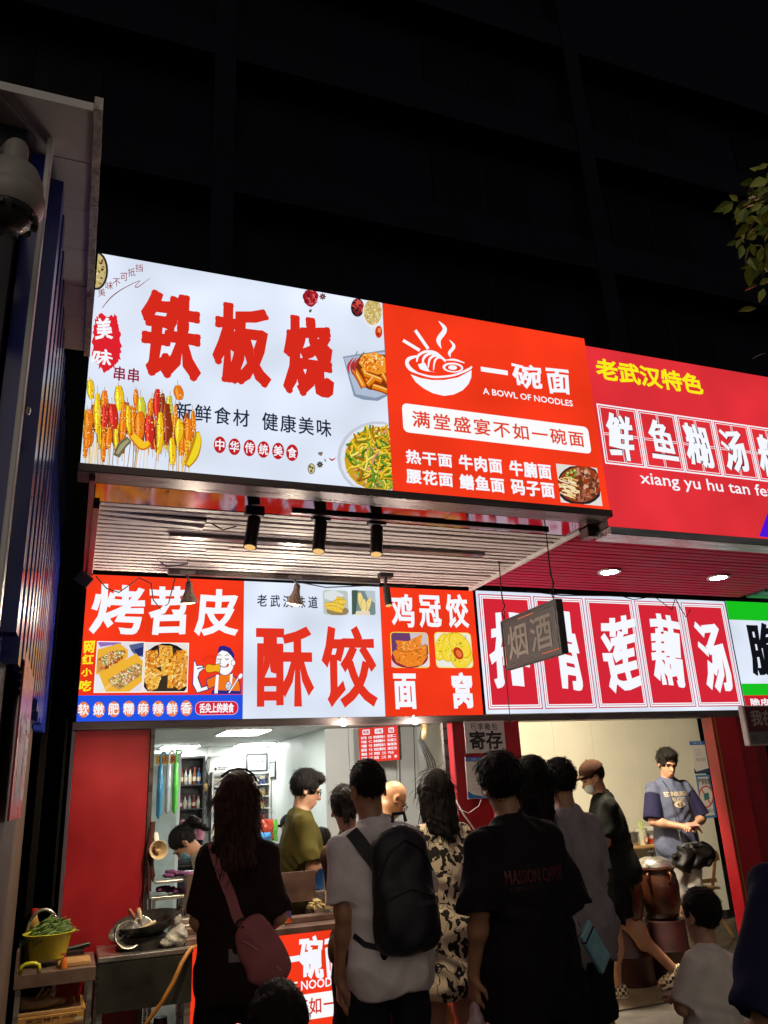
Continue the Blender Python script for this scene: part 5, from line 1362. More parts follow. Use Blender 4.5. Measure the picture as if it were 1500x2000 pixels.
for r, z in enumerate(zs[:3]):
    for i in range(5):
        cn_, cc = bc[(i*2+r*3+rnd.randrange(2)) % 6]; x = xb0+.04+i*(xb1-xb0-.06)/4.6; hh = (.16, .13, .17)[r]*rnd.uniform(.85, 1.1)
        t2 = thing('bottle', (x, 3.24, z+.0005), cn_+' bottle, '+nth[i]+' from the left on the '+['top', 'middle', 'bottom'][r]+' shelf of the dark cabinet', 'bottle', 'bottles in the dark cabinet')
        g = G(); g.lathe([(.017, 0), (.019, .005), (.019, hh*.58), (.008, hh*.78), (.007, hh*.93)], (x, 3.24, z+.0005), 12); g.obj('glass', pm('glass_'+cn_.replace(' ', '_'), cc, .12, var=.1, bump=0), t2, smooth=True, ang=40)
        g = G(); g.lathe([(.0085, 0), (.0085, hh*.09), (.0, hh*.09)], (x, 3.24, z+.0005+hh*.931), 10); g.obj('cap', pm('cap_red', (.3, .03, .03), .3), t2)
        g = G(); g.lathe([(.0195, 0), (.0195, hh*.26)], (x, 3.24, z+hh*.2), 12); g.obj('label', pm('label_paper', (.5, .42, .32), .5, var=.5, scale=60), t2)
a, b = atY(306, 1468, 2.75), atY(349, 1640, 2.75)
t = thing('fridge', ((a[0]+b[0])/2, 2.9, .013), 'tall pale display fridge behind the hanging umbrellas', 'fridge')
g = G(); g.box((a[0]-.15, 2.75, .013), (b[0], 3.15, a[2]-.02)); g.obj('case', M_wallw, t, bev=.006)
g = G(); g.box((a[0]-.14, 2.742, .1), (b[0]-.03, 2.749, a[2]-.13)); g.obj('door', pm('pale_glass', (.42, .48, .46), .12, bump=0), t)
P = P_at(2.748); P.rect3(np.array([a[0]+.0, 2.748, a[2]-.035]), np.array([b[0]-.04, 2.748, a[2]-.115]), (206, 150, 20)); P.line3('冰红茶', np.array([a[0]+.02, 2.748, a[2]-.045]), .16, .055, (150, 30, 20), 'square', .03); P.obj('header_print', t, PRINT)
# hanging umbrellas
def hang_umb(px, ytop, ybot, y, lab, m, mh):
    a, b = atY(px, ytop, y), atY(px, ybot, y)
    t = thing('hanging_umbrella', b, lab, 'umbrella', 'umbrellas hanging inside the left shop')
    L = a[2]-b[2]
    g = G(); g.lathe([(.004, 0), (.020, .03), (.026, L*.45), (.017, L*.80), (.006, L*.83)], b, 14, wob=.12); g.obj('folded_canopy', m, t, smooth=True)
    g = G(); hp = [(b[0], b[1], b[2]+L*.82), (b[0], b[1], b[2]+L*.96)]+[(b[0]+.022-.022*math.cos(q), b[1], b[2]+L*.96+.028*math.sin(q)) for q in np.linspace(.4, 3.3, 7)]; g.tube(hp, .008, 8); g.obj('handle', mh, t, smooth=True)
hang_umb(309, 1472, 1600, 1.5, 'light blue umbrella hanging at the left edge of the opening', pm('blue_pvc', (.05, .25, .42), .25), pm('blue_pvc', (.05, .25, .42), .25))
hang_umb(326, 1470, 1590, 1.6, 'clear white umbrella hanging between the blue and green ones', pm('clear_pvc', (.55, .58, .58), .15), M_white)
hang_umb(340, 1467, 1590, 1.6, 'bright green umbrella hanging in the left shop', pm('green_pvc', (.10, .50, .06), .25), pm('green_pvc', (.10, .50, .06), .25))
g = G(); a = atY(306, 1464, 1.55); b = atY(350, 1464, 1.55); g.tube([a, b], .006, 8); tag(g.obj('hanging_rail', M_steel), 'thin steel rail carrying the three umbrellas', 'rail')
# router bracket, fan and wires on the back
p = atY(412, 1478, 3.3)
t = thing('wall_router', p, 'white box with a bracket and cables left of the certificate', 'router')
g = G(); g.box((p[0]-.06, 3.30, p[2]+.0), (p[0]+.11, 3.36, p[2]+.03)); g.obj('case', M_white, t, bev=.004)
g = G(); g.box((p[0]-.015, 3.365, p[2]-.3), (p[0]+.015, 3.40, 2.095)); g.obj('pole', M_white, t)
g = G(); rnd = random.Random(3)
for i in range(3): g.tube([(p[0]-.02+i*.01, 3.36, p[2])]+[(p[0]-.03+rnd.uniform(-.04, .04), 3.355, p[2]-.1*j) for j in range(1, 7)], .003, 5)
g.obj('cables', M_cable, t)
p = atY(399, 1537, 3.28)
t = thing('wall_gadget', p, 'small round metal lamp hanging on the wall between cabinet and shelf', 'wall lamp')
g = G(); g.lathe([(.0, -.05), (.035, -.045), (.045, -.01), (.04, .03), (.015, .05)], p, 16); g.obj('head', pm('brass', (.3, .2, .08), .3, metal=.8), t, smooth=True, ang=40)
g = G(); g.tube([p+np.array([.02, .03, .03]), p+np.array([.06, .06, 0]), p+np.array([.06, .08, -.2])], .006, 6); g.obj('arm', M_black, t)
# bags of snacks and clutter on the inner shelf
def pouch(px, py, y, sx, sz, c, lab, seed):
    p = atY(px, py, y); rnd = random.Random(seed); V = []; F = []; nx, nz = 9, 9
    for s_ in (-1, 1):
        for j in range(nz):
            for i in range(nx):
                u, v = i/(nx-1)*2-1, j/(nz-1)*2-1
                d = .028*(1-u*u)**.5*(1-v*v)**.5*s_*(1+.25*rnd.uniform(-1, 1)); V.append((p[0]+u*sx*(1+.06*math.sin(5*v)), y+d, p[2]+v*sz*(1+.05*math.sin(6*u+seed))))
    for s_ in (0, 1):
        o = s_*nx*nz
        for j in range(nz-1):
            for i in range(nx-1): F.append((o+j*nx+i, o+j*nx+i+1, o+(j+1)*nx+i+1, o+(j+1)*nx+i))
    o = link_mesh('snack_bag', V, F, c, None, True); return tag(o, lab, 'snack bag', 'snack bags inside the left shop')
pouch(517, 1621, 1.7, .075, .085, pm('red_foil', (.50, .05, .02), .25, var=.5, scale=22), 'red and yellow snack bag behind the dark haired woman', 1)
pouch(513, 1640, 1.6, .07, .055, pm('blue_foil', (.05, .25, .55), .25, var=.6, scale=22), 'blue and white snack bag below the red one', 2)
pouch(531, 1622, 1.8, .05, .085, pm('green_foil', (.12, .42, .03), .25, var=.4, scale=22), 'green snack bag left of the man in olive', 3)
p = atY(372, 1618, 1.9)
g = G(); rnd = random.Random(8)
for i in range(14):
    q = p+np.array([rnd.uniform(-.09, .10), rnd.uniform(-.05, .05), rnd.uniform(-.05, .05)]); g.ell(q, (rnd.uniform(.03, .06), .03, rnd.uniform(.018, .03)), 10, 8, TR(q, (rnd.uniform(-20, 20), rnd.uniform(-30, 30), 0)) @ TR(-q))
tag(g.obj('folded_clothes', pm('mixed_cloth', (.22, .07, .10), .8, var=.7, scale=14, bump=.4), smooth=True), 'pile of folded purple and tan clothes beside the bottle cabinet', 'clothes')
p = atY(391, 1640, 1.6)
g = G(); g.lathe([(.03, 0), (.038, .10), (.041, .105), (.036, .10), (.028, .008)], p, 18); tag(g.obj('pink_cup', pm('pink_plastic', (.55, .2, .3), .3), smooth=True, ang=40), 'small pink cup below the pile of clothes', 'cup')
t = thing('display_case', (1.35, 1.85, .013), 'white display case standing inside the left shop', 'display case')
g = G(); g.box((.95, 1.5, .013), (1.98, 2.0, 1.02)); g.obj('case', M_wallw, t, bev=.005)
g = G(); g.box((.97, 1.492, .2), (1.96, 1.499, .95)); g.obj('glass_front', pm('pale_glass', (.42, .48, .46), .12, bump=0), t)
# lit menu board
a1, a2 = atY(700, 1423, 1.12), atY(702, 1489, 1.12); b1, b2 = atY(776, 1404, .86), atY(777, 1479, .86)
c1, c2 = np.array([a1[0], 1.12, (a1[2])]), np.array([a1[0], 1.12, a2[2]]); d1, d2 = np.array([b1[0], .86, a1[2]+.012]), np.array([b1[0], .86, a2[2]+.012])
t = thing('menu_board', (c1+d2)/2, 'lit red menu board with white columns of writing in the left shop', 'menu board')
ux = (d1-c1); wL = np.linalg.norm(ux[:2]); ux = np.array([ux[0], ux[1], 0])/wL; nr = np.array([ux[1], -ux[0], 0]);
if nr[1] > 0: nr = -nr
zt1, zb1_ = a1[2], a2[2]
F4 = [c1*[1, 1, 0]+[0, 0, zb1_], d1*[1, 1, 0]+[0, 0, zb1_], d1*[1, 1, 0]+[0, 0, zt1], c1*[1, 1, 0]+[0, 0, zt1]]
g = G(); g.add(F4, [(0, 1, 2, 3)]); link_mesh('face', np.array(F4), [(0, 1, 2, 3)], face_mat('lit_menu_red', (226, 60, 50)), t)
B4 = [p-nr*.002 for p in F4]+[p-nr*.05 for p in F4]; g = G(); g.add(B4, [(0, 1, 2, 3), (7, 6, 5, 4), (0, 1, 5, 4), (1, 2, 6, 5), (2, 3, 7, 6), (3, 0, 4, 7)]); g.obj('housing', M_prof, t)
P = Paint(None, nr, .001); o_ = F4[3]
HH = zt1-zb1_
for k, (u0, u1) in enumerate(((.06, .34), (.38, .68), (.73, .96))):
    P.rect3(o_+ux*wL*(u0+.04)-np.array([0, 0, .05*HH]), o_+ux*wL*(u1-.05)-np.array([0, 0, .20*HH]), WHITE, .008)
    P.line3(['粉面', '小吃', '饮品'][k], o_+ux*wL*(u0+.06)-np.array([0, 0, .07*HH]), wL*(u1-u0-.13), .11*HH, (200, 40, 40), 'square', .03)
    for r, s in enumerate((['热干面 六元', '牛肉面 十二', '牛腩面 十五', '腰花面 十五', '鳝鱼面 十六', '码子面 十元'], ['鲜鱼糊汤粉八', '排骨莲藕汤十', '香辣烤苕皮六', '老武汉酥饺五', '鸡冠饺 三元', '面窝 二元'], ['豆浆二', '米酒三', '酸梅汤', '绿豆汤', '汽水 ', '热 茶'])[k]):
        P.line3(s, o_+ux*wL*u0-np.array([0, 0, (.25+r*.12)*HH]), wL*(u1-u0), .085*HH, WHITE, 'square', .03)
P.obj('lettering', t)
# cables and plug at the right end of the opening
t = thing('hanging_socket', atY(826, 1432, .3), 'brown taped socket hanging with black cables beside the red column', 'socket')
p = atY(829, 1425, .3)
g = G(); g.ell(p, (.03, .025, .08), 12, 10, TR(p, (0, 12, 0)) @ TR(-p)); g.obj('socket', pm('brown_tape', (.30, .19, .08), .35, var=.4, scale=30, bump=.3), t, smooth=True)
g = G(); 
for k in range(4): g.tube([p+np.array([-.01, 0, .05]), p+np.array([-.05+k*.012, .0, -.08]), p+np.array([-.0+k*.02, 0, -.22]), p+np.array([.05+k*.02, .0, -.42]), p+np.array([.06+.02*k, 0, -.7])], .006, 6)
g.obj('cables', M_cable, t, smooth=True)
g = G(); p = atY(779, 1408, 1.2); 
g.tube([p, atY(781, 1480, 1.2), atY(782, 1560, 1.2)], .004, 5); g.tube([atY(808, 1415, 1.2), atY(812, 1560, 1.2)], .004, 5)
tag(g.obj('wall_cable', M_cable), 'two thin dark cables running down the wall right of the menu board', 'cable')
g = G(); p = [atY(x, y, -.06) for x, y in ((880, 1545), (905, 1590), (930, 1625), (952, 1652))]; g.tube(p, .006, 6); p = [atY(x, y, -.056) for x, y in ((895, 1580), (915, 1588), (935, 1574), (940, 1562))]; g.tube(p, .003, 6)
tag(g.obj('white_cable', M_cablew, smooth=True), 'white cable sagging across the red column', 'cable')

# ---- papers on the column and the cream wall
def paper(x0, y0, x1, y1, Y, lab, cat='notice', col=(206, 200, 196)):
    a, b = atY(x0, y0, Y), atY(x1, y1, Y)
    t = thing('paper_notice', ((a[0]+b[0])/2, Y, b[2]), lab, cat)
    g = G(); g.box((a[0], Y, b[2]), (b[0], Y+.003, a[2])); g.obj('sheet', pm('sheet_%d_%d_%d' % col, lin(col), .6, var=.05), t)
    return t, P_at(Y, a[0], b[0], b[2], a[2], .0006), a, b
t, P, a, b = paper(906, 1409, 989, 1469, -.056, 'white paper sign with large black characters for luggage storage on the red column')
w_ = b[0]-a[0]
P.line3('行李箱包', np.array([a[0]+w_*.14, -.056, a[2]-.012]), w_*.70, .055, (30, 28, 30), 'round', .012, gap=.15); P.line3('寄存', np.array([a[0]+w_*.09, -.056, a[2]-.068]), w_*.84, .135, (26, 24, 26), 'square', .03); P.obj('lettering', t, PRINT)
t, P, a, b = paper(908, 1479, 966, 1558, -.056, 'blue headed paper notice under the luggage sign on the red column')
w_ = b[0]-a[0]
P.rect3(np.array([a[0], -.056, a[2]]), np.array([b[0], -.056, a[2]-.03]), (40, 90, 170)); P.line3('门前三包', np.array([a[0]+.02, -.056, a[2]-.006]), w_*.7, .02, (200, 210, 230))
for i in range(7): P.line3('一二三四五六'[:5], np.array([a[0]+.03, -.056, a[2]-.055-i*.026]), w_*.5, .014, (96, 100, 110))
P.poly([(908, 1545), (925, 1552), (950, 1557), (966, 1558), (908, 1560)], (40, 100, 170)); P.obj('print', t, PRINT)
t, P, a, b = paper(1346, 1448, 1386, 1510, YB2-.006, 'upper blue headed poster on the cream wall beside the man in the blue shirt')
w_ = b[0]-a[0]
P.rect3(np.array([a[0], YB2-.006, a[2]]), np.array([b[0], YB2-.006, a[2]-.045]), (40, 90, 170)); P.line3('门前三包', np.array([a[0]+.03, YB2-.006, a[2]-.008]), w_*.7, .028, (206, 214, 230))
for i in range(3): P.line3('店主责任', np.array([a[0]+.06, YB2-.006, a[2]-.09-i*.03]), w_*.4, .018, (130, 134, 150))
P.line3('码三码', np.array([a[0]+.06, YB2-.006, a[2]-.19]), w_*.6, .05, (80, 90, 130)); P.poly([(1346, 1500), (1360, 1507), (1386, 1500), (1386, 1512), (1346, 1512)], (40, 60, 90)); P.obj('print', t, PRINT)
t, P, a, b = paper(1358, 1514, 1400, 1596, YB2-.006, 'lower poster with a red ban ring on the cream wall behind the blue shirt')
P.frame(1358, 1514, 1400, 1596, .025, (60, 120, 176)); P.line('严禁吸烟', 1362, 1520, 1392, 1532, (60, 70, 80), 'square', .02)
P.ell(1379, 1556, 15, 22, (190, 50, 46)); P.ell(1379, 1556, 12.6, 19, (206, 200, 196)); P.stroke([(1370, 1542), (1388, 1570)], 2.2, (190, 50, 46), False); P.poly([(1374, 1550), (1384, 1548), (1386, 1560), (1376, 1564)], (60, 110, 110)); P.line('举报电话', 1372, 1580, 1396, 1587, (80, 90, 110)); P.obj('print', t, PRINT)

# ================================================================ right shop: jars, table, chair
M_jar = pm('brown_glazed_jar', (.050, .015, .007), .22, var=.45, scale=6, bump=.08, bscale=14)
M_drum = pm('dark_red_drum', (.030, .005, .004), .45, var=.4, scale=6, bump=.1)
def jar(x, y, lab, lid=True, s=1.):
    d = thing('red_drum', (x, y, .013), 'dark red drum under the '+lab.split(' with')[0], 'drum')
    g = G(); g.lathe([(.185, 0), (.19, .01), (.19, .20), (.196, .21), (.19, .22), (.19, .42), (.185, .43), (.0, .43)], (x, y, .013), 32); g.obj('barrel', M_drum, d, smooth=True, ang=40)
    t = thing('soup_jar', (x, y, .445), lab, 'soup jar', 'brown soup jars on red drums')
    c = (x, y, .445)
    g = G(); g.lathe([(.12, 0), (.15, .02), (.178, .14), (.186, .25), (.172, .34), (.158, .37), (.168, .385), (.178, .392), (.176, .40), (.158, .402), (.148, .39), (.0, .38)], c, 36); g.obj('body', M_jar, t, smooth=True, ang=60)
    for q in (35, 215, 270):
        e, f = math.cos(rad(q)), math.sin(rad(q)); h = G(); k = .17
        h.tube([(x+e*(k+r_), y+f*(k+r_), .445+z) for r_, z in ((-.005, .36), (.03, .365), (.042, .335), (.03, .30), (.005, .28))], .012, 8); h.obj('handle', M_jar, t, smooth=True)
    if lid:
        l = thing('pot_lid', (x, y, .845), 'domed steel lid with a black knob covering the soup jar', 'pot lid')
        g = G(); g.lathe([(.145, 0), (.15, .005), (.143, .03), (.125, .055), (.08, .075), (.0, .082)], (x, y, .847), 40); g.obj('dome', M_steel, l, smooth=True, ang=50)
        g = G(); g.lathe([(.012, 0), (.012, .02), (.03, .026), (.034, .036), (.02, .044), (.0, .045)], (x, y, .928), 16); g.obj('knob', M_black, l, smooth=True, ang=40)
    return t
jx = atY(1278, 1700, .75)[0]
jar(jx, .75, 'brown glazed soup jar with a domed steel lid, behind the walking man')
jar(jx-.40, .72, 'open brown glazed soup jar half hidden by the walking man', False)
g = G(); c = (jx-.40, .72, .82); g.tube([(c[0]+.05, c[1]-.02, c[2]), (c[0]-.02, c[1]-.02, c[2]+.22)], .008, 8); tag(g.obj('ladle', M_steel), 'steel ladle standing in the open soup jar', 'ladle')
ty = 2.15
a, b = atY(1214, 1655, ty), atY(1300, 1648, ty)
t = thing('side_table', ((a[0]+b[0])/2, ty+.2, .013), 'pale wooden side table against the cream wall behind the jars', 'table')
zt_ = a[2]
g = G(); g.box((a[0], ty, zt_-.03), (b[0]+.1, ty+.40, zt_)); g.obj('tabletop', M_wood, t, bev=.006)
for x in (a[0]+.03, b[0]+.05):
    for y in (ty+.03, ty+.34): g = G(); g.box((x, y, .013), (x+.03, y+.03, zt_-.031)); g.obj('leg', M_wood, t)
p = atY(1234, 1652, ty+.1)
t = thing('steel_pot', (p[0], ty+.15, zt_), 'short striped steel pot on the pale side table', 'pot')
g = G(); g.lathe([(.115, 0), (.12, .01), (.12, .13), (.125, .135), (.118, .137), (.116, .02), (0, .02)], (p[0], ty+.15, zt_+.0005), 30); g.obj('body', M_steel, t, smooth=True, ang=40)
p = atY(1258, 1652, ty+.08)
t = thing('straw_tub', (p[0], ty+.1, zt_), 'clear tub full of green tipped straws beside the steel pot', 'tub')
g = G(); g.lathe([(.055, 0), (.066, .16), (.069, .163), (.063, .16), (.052, .01), (0, .01)], (p[0], ty+.1, zt_+.0005), 24); g.obj('tub', pm('clear_tub', (.55, .55, .42), .2), t, smooth=True, ang=40)
P = P_at(ty+.034); P.ell(*[1262, 1640], 4.4, 7, (170, 60, 40)); P.ell(1262, 1640, 3, 5, (214, 200, 170)); P.obj('print', t, PRINT)
rnd = random.Random(5); g = G()
for i in range(26):
    q, r_ = rnd.uniform(0, 6.28), rnd.uniform(0, .045); x, y = p[0]+r_*math.cos(q), ty+.1+r_*math.sin(q); g.tube([(x*.9+p[0]*.1, y, zt_+.02), (x+rnd.uniform(-.02, .02), y+rnd.uniform(-.02, .02), zt_+rnd.uniform(.21, .25))], .0045, 5)
g.obj('straws', pm('pale_green_straw', (.45, .52, .24), .4, var=.4, scale=30), t)
p = atY(1277, 1650, ty+.1)
t = thing('plastic_carton', (p[0], ty+.15, zt_), 'white carton with a red lower band on the side table', 'carton')
g = G(); g.box((p[0]-.08, ty+.14, zt_+.0005), (p[0]+.10, ty+.26, zt_+.16)); g.obj('carton', M_white, t, bev=.004)
P = P_at(ty+.14); P.rect3(np.array([p[0]-.08, ty+.14, zt_+.05]), np.array([p[0]+.10, ty+.14, zt_+.005]), (190, 60, 30)); P.rect3(np.array([p[0]-.03, ty+.14, zt_+.13]), np.array([p[0]+.06, ty+.14, zt_+.08]), (120, 120, 110)); P.obj('print', t, PRINT)
# folding chair with a bag hanging over it
cy_ = 1.75
p = atY(1398, 1662, cy_)
t = thing('wooden_chair', (p[0]-.25, cy_, .013), 'pale wooden folding chair beside the man in the blue shirt', 'chair')
x0, x1 = p[0]-.46, p[0]+.0
for k, x in enumerate((x0, x1)):
    g = G(); g.tube([(x+.10*(k), cy_+.42, .013), (x, cy_, p[2])], .017, 8); g.obj('rear_leg', M_wood, t)
    g = G(); g.tube([(x, cy_-.05, .013), (x, cy_+.33, .47)], .015, 8); g.obj('front_leg', M_wood, t)
g = G(); g.box((x0-.01, cy_-.03, p[2]-.09), (x1+.01, cy_-.012, p[2]-.02)); g.box((x0, cy_+.05, p[2]-.30), (x1, cy_+.065, p[2]-.26)); g.obj('back_rail', M_wood, t, bev=.006)
g = G(); g.box((x0, cy_+.02, .45), (x1, cy_+.38, .475)); g.obj('seat', M_wood, t, bev=.006)

# ================================================================ bottle packs, cups and stool in front of the column
M_pet = pm('clear_pet', (.40, .36, .33), .12, var=.2, bump=0); M_redwrap = pm('red_label', (.42, .03, .02), .3, var=.2, scale=20); M_capw = pm('white_cap', (.62, .60, .50), .35)
by = -.75
px0 = atY(972, 1900, by)
zr = [atY(972, yy, by)[2] for yy in (2060, 1968, 1885, 1800)]
hh = (zr[3]-zr[0])/3
for lv in range(3):
    z = max(.0, zr[0]+lv*hh) if lv else max(0., zr[0])
    z = zr[0]+lv*hh
    t = thing('bottle_pack', (px0[0], by, z), ['lowest', 'middle', 'topmost'][lv]+' pack of red labelled drink bottles in the stack by the red column', 'bottle pack', 'packs of drink bottles by the column')
    for ix in range(3):
        for iy in range(2):
            x, y = px0[0]-.066+ix*.066, by+iy*.066
            g = G(); g.lathe([(.026, 0), (.031, .01), (.031, hh*.62), (.014, hh*.85), (.013, hh*.88)], (x, y, z), 14); bt = g.obj('bottle', M_pet, t, smooth=True, ang=50)
            g = G(); g.lathe([(.0316, hh*.22), (.0316, hh*.60)], (x, y, z), 14); g.obj('label', M_redwrap, bt, smooth=True)
            g = G(); g.lathe([(.016, hh*.88), (.016, hh*.99), (0, hh*.99)], (x, y, z), 12); g.obj('cap', M_capw, bt)
    P = P_at(by-.033); P.line3('红茶', np.array([px0[0]-.09, by-.033, z+hh*.52]), .07, .03, (220, 190, 180), 'square', .02); P.line3('红茶', np.array([px0[0]-.01, by-.033, z+hh*.52]), .07, .03, (220, 190, 180), 'square', .02); P.obj('print', t, PRINT)
g = G(); g.box((px0[0]-.16, by-.12, 0), (px0[0]+.14, by+.14, zr[0]-.001)); tag(g.obj('drink_crate', pm('red_crate', (.30, .02, .02), .5, var=.2), bev=.01), 'red crate under the stack of drink bottle packs', 'crate')
sy = -.62
p = atY(855, 1900, sy); q = atY(862, 1995, sy)
t = thing('wooden_stool', (p[0], sy, 0), 'wooden stool with a shelf holding paper cups behind the patterned dress', 'stool')
x0, x1 = p[0]-.16, p[0]+.12
zq = q[2]-.02
g = G(); g.box((x0, sy-.12, p[2]+.02), (x1, sy+.16, p[2]+.05)); g.obj('seat', M_wood, t, bev=.006)
for x in (x0+.02, x1-.04):
    for y in (sy-.10, sy+.12): g = G(); g.box((x, y, 0), (x+.03, y+.03, p[2]+.019)); g.obj('leg', M_wood, t)
g = G(); g.box((x0+.052, sy-.095, zq-.02), (x1-.042, sy+.145, zq)); g.box((x0+.052, sy-.09, p[2]-.10), (x1-.042, sy-.075, p[2]-.06)); g.obj('shelf', M_wood, t)
for i, (px_, lab) in enumerate(((864, 'taller stack of yellowish paper cups on the stool shelf'), (888, 'shorter stack of yellowish paper cups on the stool shelf'))):
    a = atY(px_, 1990, sy-.08+.05*(1-i)); x = min(a[0], x1-.08); t = thing('paper_cup_stack', (x, sy-.04, zq), lab, 'paper cups')
    g = G(); hq = .16-.05*i
    for j in range(6): g.lathe([(.024, 0), (.033, .075), (.035, .077), (.032, .075)], (x, sy-.04, zq+.001+j*(hq-.08)/5), 18)
    g.obj('cups', pm('cream_paper', (.60, .42, .16), .5, var=.1), t, smooth=True, ang=40)

# ================================================================ cooking stand and work table at the left
Mc = M_steeld
t = thing('wok_stand', (.43, -.22, 0), 'dark steel cooking stand with the wok on it, before the red panel', 'cooking stand')
g = G(); g.box((.20, -.43, .79), (.70, -.02, .815)); g.obj('top', M_steel, t, bev=.004)
g = G(); g.box((.205, -.425, .55), (.695, -.413, .789)); g.obj('apron', pm('sooty_apron', (.028, .030, .026), .4, metal=.3, var=.6, scale=4, bump=.1), t)
for x in (.207, .663):
    for y in (-.41, -.06): g = G(); g.box((x, y, 0), (x+.03, y+.03, .789)); g.obj('leg', M_steel, t)
g = G(); g.box((.24, -.40, .25), (.66, -.385, .28)); g.obj('crossbar', M_steel, t)
g = G(); g.lathe([(.15, 0), (.155, .012), (.13, .02), (.12, .06), (.10, .065)], (.45, -.22, .816), 30); tag(g.obj('burner_ring', M_iron, smooth=True, ang=40), 'black iron burner ring under the wok', 'burner')
wk = thing('wok', (.47, -.20, .87), 'black iron wok with ladles lying in it on the cooking stand', 'wok')
M = TR((.47, -.21, .865), (6, -8, 0))
g = G(); g.lathe([(.03, .0), (.09, .012), (.14, .045), (.172, .09), (.178, .095), (.170, .094), (.135, .05), (.085, .02), (0, .010)], n=40, M=M); g.obj('bowl', M_iron, wk, smooth=True, ang=60)
g = G(); g.tube([M @ Vector((.17, 0, .09)), M @ Vector((.20, 0, .11)), M @ Vector((.20, .03, .11)), M @ Vector((.17, .05, .09))], .006, 6); g.obj('ear', M_iron, wk)
def utensil(lab, px0_, py0_, px1_, py1_, y, hm, head, r=.010):
    a, b = atY(px0_, py0_, y), atY(px1_, py1_, y-.03); d = (b-a)
    t = thing('ladle', b, lab, 'ladle', 'ladles in the wok')
    g = G(); g.tube([a, a+d*.2, a+d*.55, a+d*.62], [r, r*1.15, r*.9, r*.8], 10); g.obj('handle', hm, t, smooth=True, ang=50)
    g = G(); g.tube([a+d*.60, b], .005, 8); g.obj('shaft', M_steel, t)
    g = G(); M = TR(b, head[1]); g.lathe([(.0, -.022), (.03, -.015), (.045, .0), (.05, .012), (.047, .012), (.028, -.010), (.0, -.016)], n=24, M=M @ TR(sc=(head[0], head[0], head[0]))); g.obj('scoop', M_steel, t, smooth=True, ang=60)
M_hw = pm('cream_handle', (.55, .42, .26), .5, var=.15); M_hr = pm('red_handle', (.22, .05, .02), .45, var=.2)
utensil('ladle with a red handle standing in the wok', 252, 1776, 276, 1815, -.20, M_hr, (.9, (70, -30, 0)))
utensil('ladle with an upright cream handle in the wok', 270, 1774, 278, 1810, -.24, M_hw, (1.1, (50, 10, 0)), .011)
utensil('ladle with a cream handle pointing right across the wok', 304, 1800, 250, 1828, -.28, M_hw, (1.5, (60, 20, 0)))
c = atY(232, 1824, -.28)
g = G(); g.lathe([(.0, -.03), (.035, -.02), (.05, .005), (.053, .015), (.05, .015), (.032, -.016), (0, -.025)], n=24, M=TR(c, (35, -30, 0))); tag(g.obj('steel_bowl', M_steel, smooth=True, ang=60), 'small steel bowl leaning at the left rim of the wok', 'bowl')
c = np.array([.62, -.33, .83]); rnd = random.Random(2)
pr_ = [E_(c+np.array([0, 0, .03]), (.06, .05, .05), k=.03), E_(c+np.array([.01, .01, .10]), (.022, .02, .05), k=.03), E_(c+np.array([-.05, -.02, .01]), (.05, .03, .02), k=.03)]
M_bagc = pm('crinkled_plastic', (.62, .60, .58), .15, trans=.4, var=.2, scale=30, bump=1., bscale=60)
tag(soft('plastic_bag', pr_, M_bagc, vox=.006, noise=folds(.008, 70, 2, .8)), 'crumpled clear plastic bag on the right corner of the cooking stand', 'plastic bag')
g = G(); pts = [atY(x, y, Y) for x, y, Y in ((385, 1848, -.40), (372, 1852, -.46), (355, 1880, -.50), (340, 1915, -.52), (318, 1955, -.52), (285, 2000, -.5), (262, 2040, -.45))]
g.tube(pts, .011, 10); tag(g.obj('gas_hose', pm('orange_hose', (.42, .18, .03), .4), smooth=True), 'orange gas hose hanging down past the cooking stand', 'hose')
g = G(); c = (.56, -.20, 0); g.lathe([(.10, 0), (.105, .02), (.105, .33), (.09, .37), (.04, .40), (.035, .45), (.0, .45)], c, 26); tag(g.obj('gas_bottle', M_drum, smooth=True, ang=50), 'dull red gas bottle on the ground under the cooking stand', 'gas bottle')
# work table
t = thing('work_table', (0, -.3, 0), 'steel work table with a raised back edge at the left, before the dark alley', 'table')
g = G(); g.box((-.20, -.55, .785), (.185, -.10, .80)); g.box((-.20, -.562, .735), (.185, -.551, .80)); g.obj('top', M_steeld, t, bev=.003)
g = G(); g.box((-.20, -.54, .801), (-.188, -.12, .90)); g.obj('splash_edge', M_steeld, t)
for x in (-.19, .15):
    for y in (-.54, -.14): g = G(); g.box((x, y, 0), (x+.025, y+.025, .784)); g.obj('leg', M_steel, t)
g = G(); g.box((-.20, -.535, .535), (.18, -.11, .55)); g.obj('lower_shelf', M_steeld, t)
bk = thing('basket', (-.05, -.36, .80), 'yellow plastic basket heaped with green beans on the work table', 'basket')
bc_ = (-.055, -.36, .832)
M_yel = pm('yellow_plastic', (.52, .50, .03), .35, var=.12, scale=10, bump=.1)
g = G(); g.lathe([(.088, 0), (.092, .004), (.112, .105), (.128, .118), (.132, .124), (.126, .126), (.108, .112), (.086, .008), (0, .006)], bc_, 40); g.obj('tub', M_yel, bk, smooth=True, ang=50)
rnd = random.Random(7); g = G()
for i in range(210):
    q, r_ = rnd.uniform(0, 6.28), rnd.random()**.6*.105; x, y = bc_[0]+r_*math.cos(q)*1.0, bc_[1]+r_*math.sin(q); z = bc_[2]+.10+.085*(1-(r_/.105)**2)*rnd.uniform(.5, 1)
    a_ = rnd.gauss(.35, .5); L = rnd.uniform(.035, .06); d = np.array([math.cos(a_), rnd.uniform(-.5, .5), abs(rnd.gauss(.45, .3))]); d /= np.linalg.norm(d); p = np.array([x, y, z])
    g.tube([p-d*L, p+np.array([0, 0, .004]), p+d*L], [.0025, .0048, .002], 5)
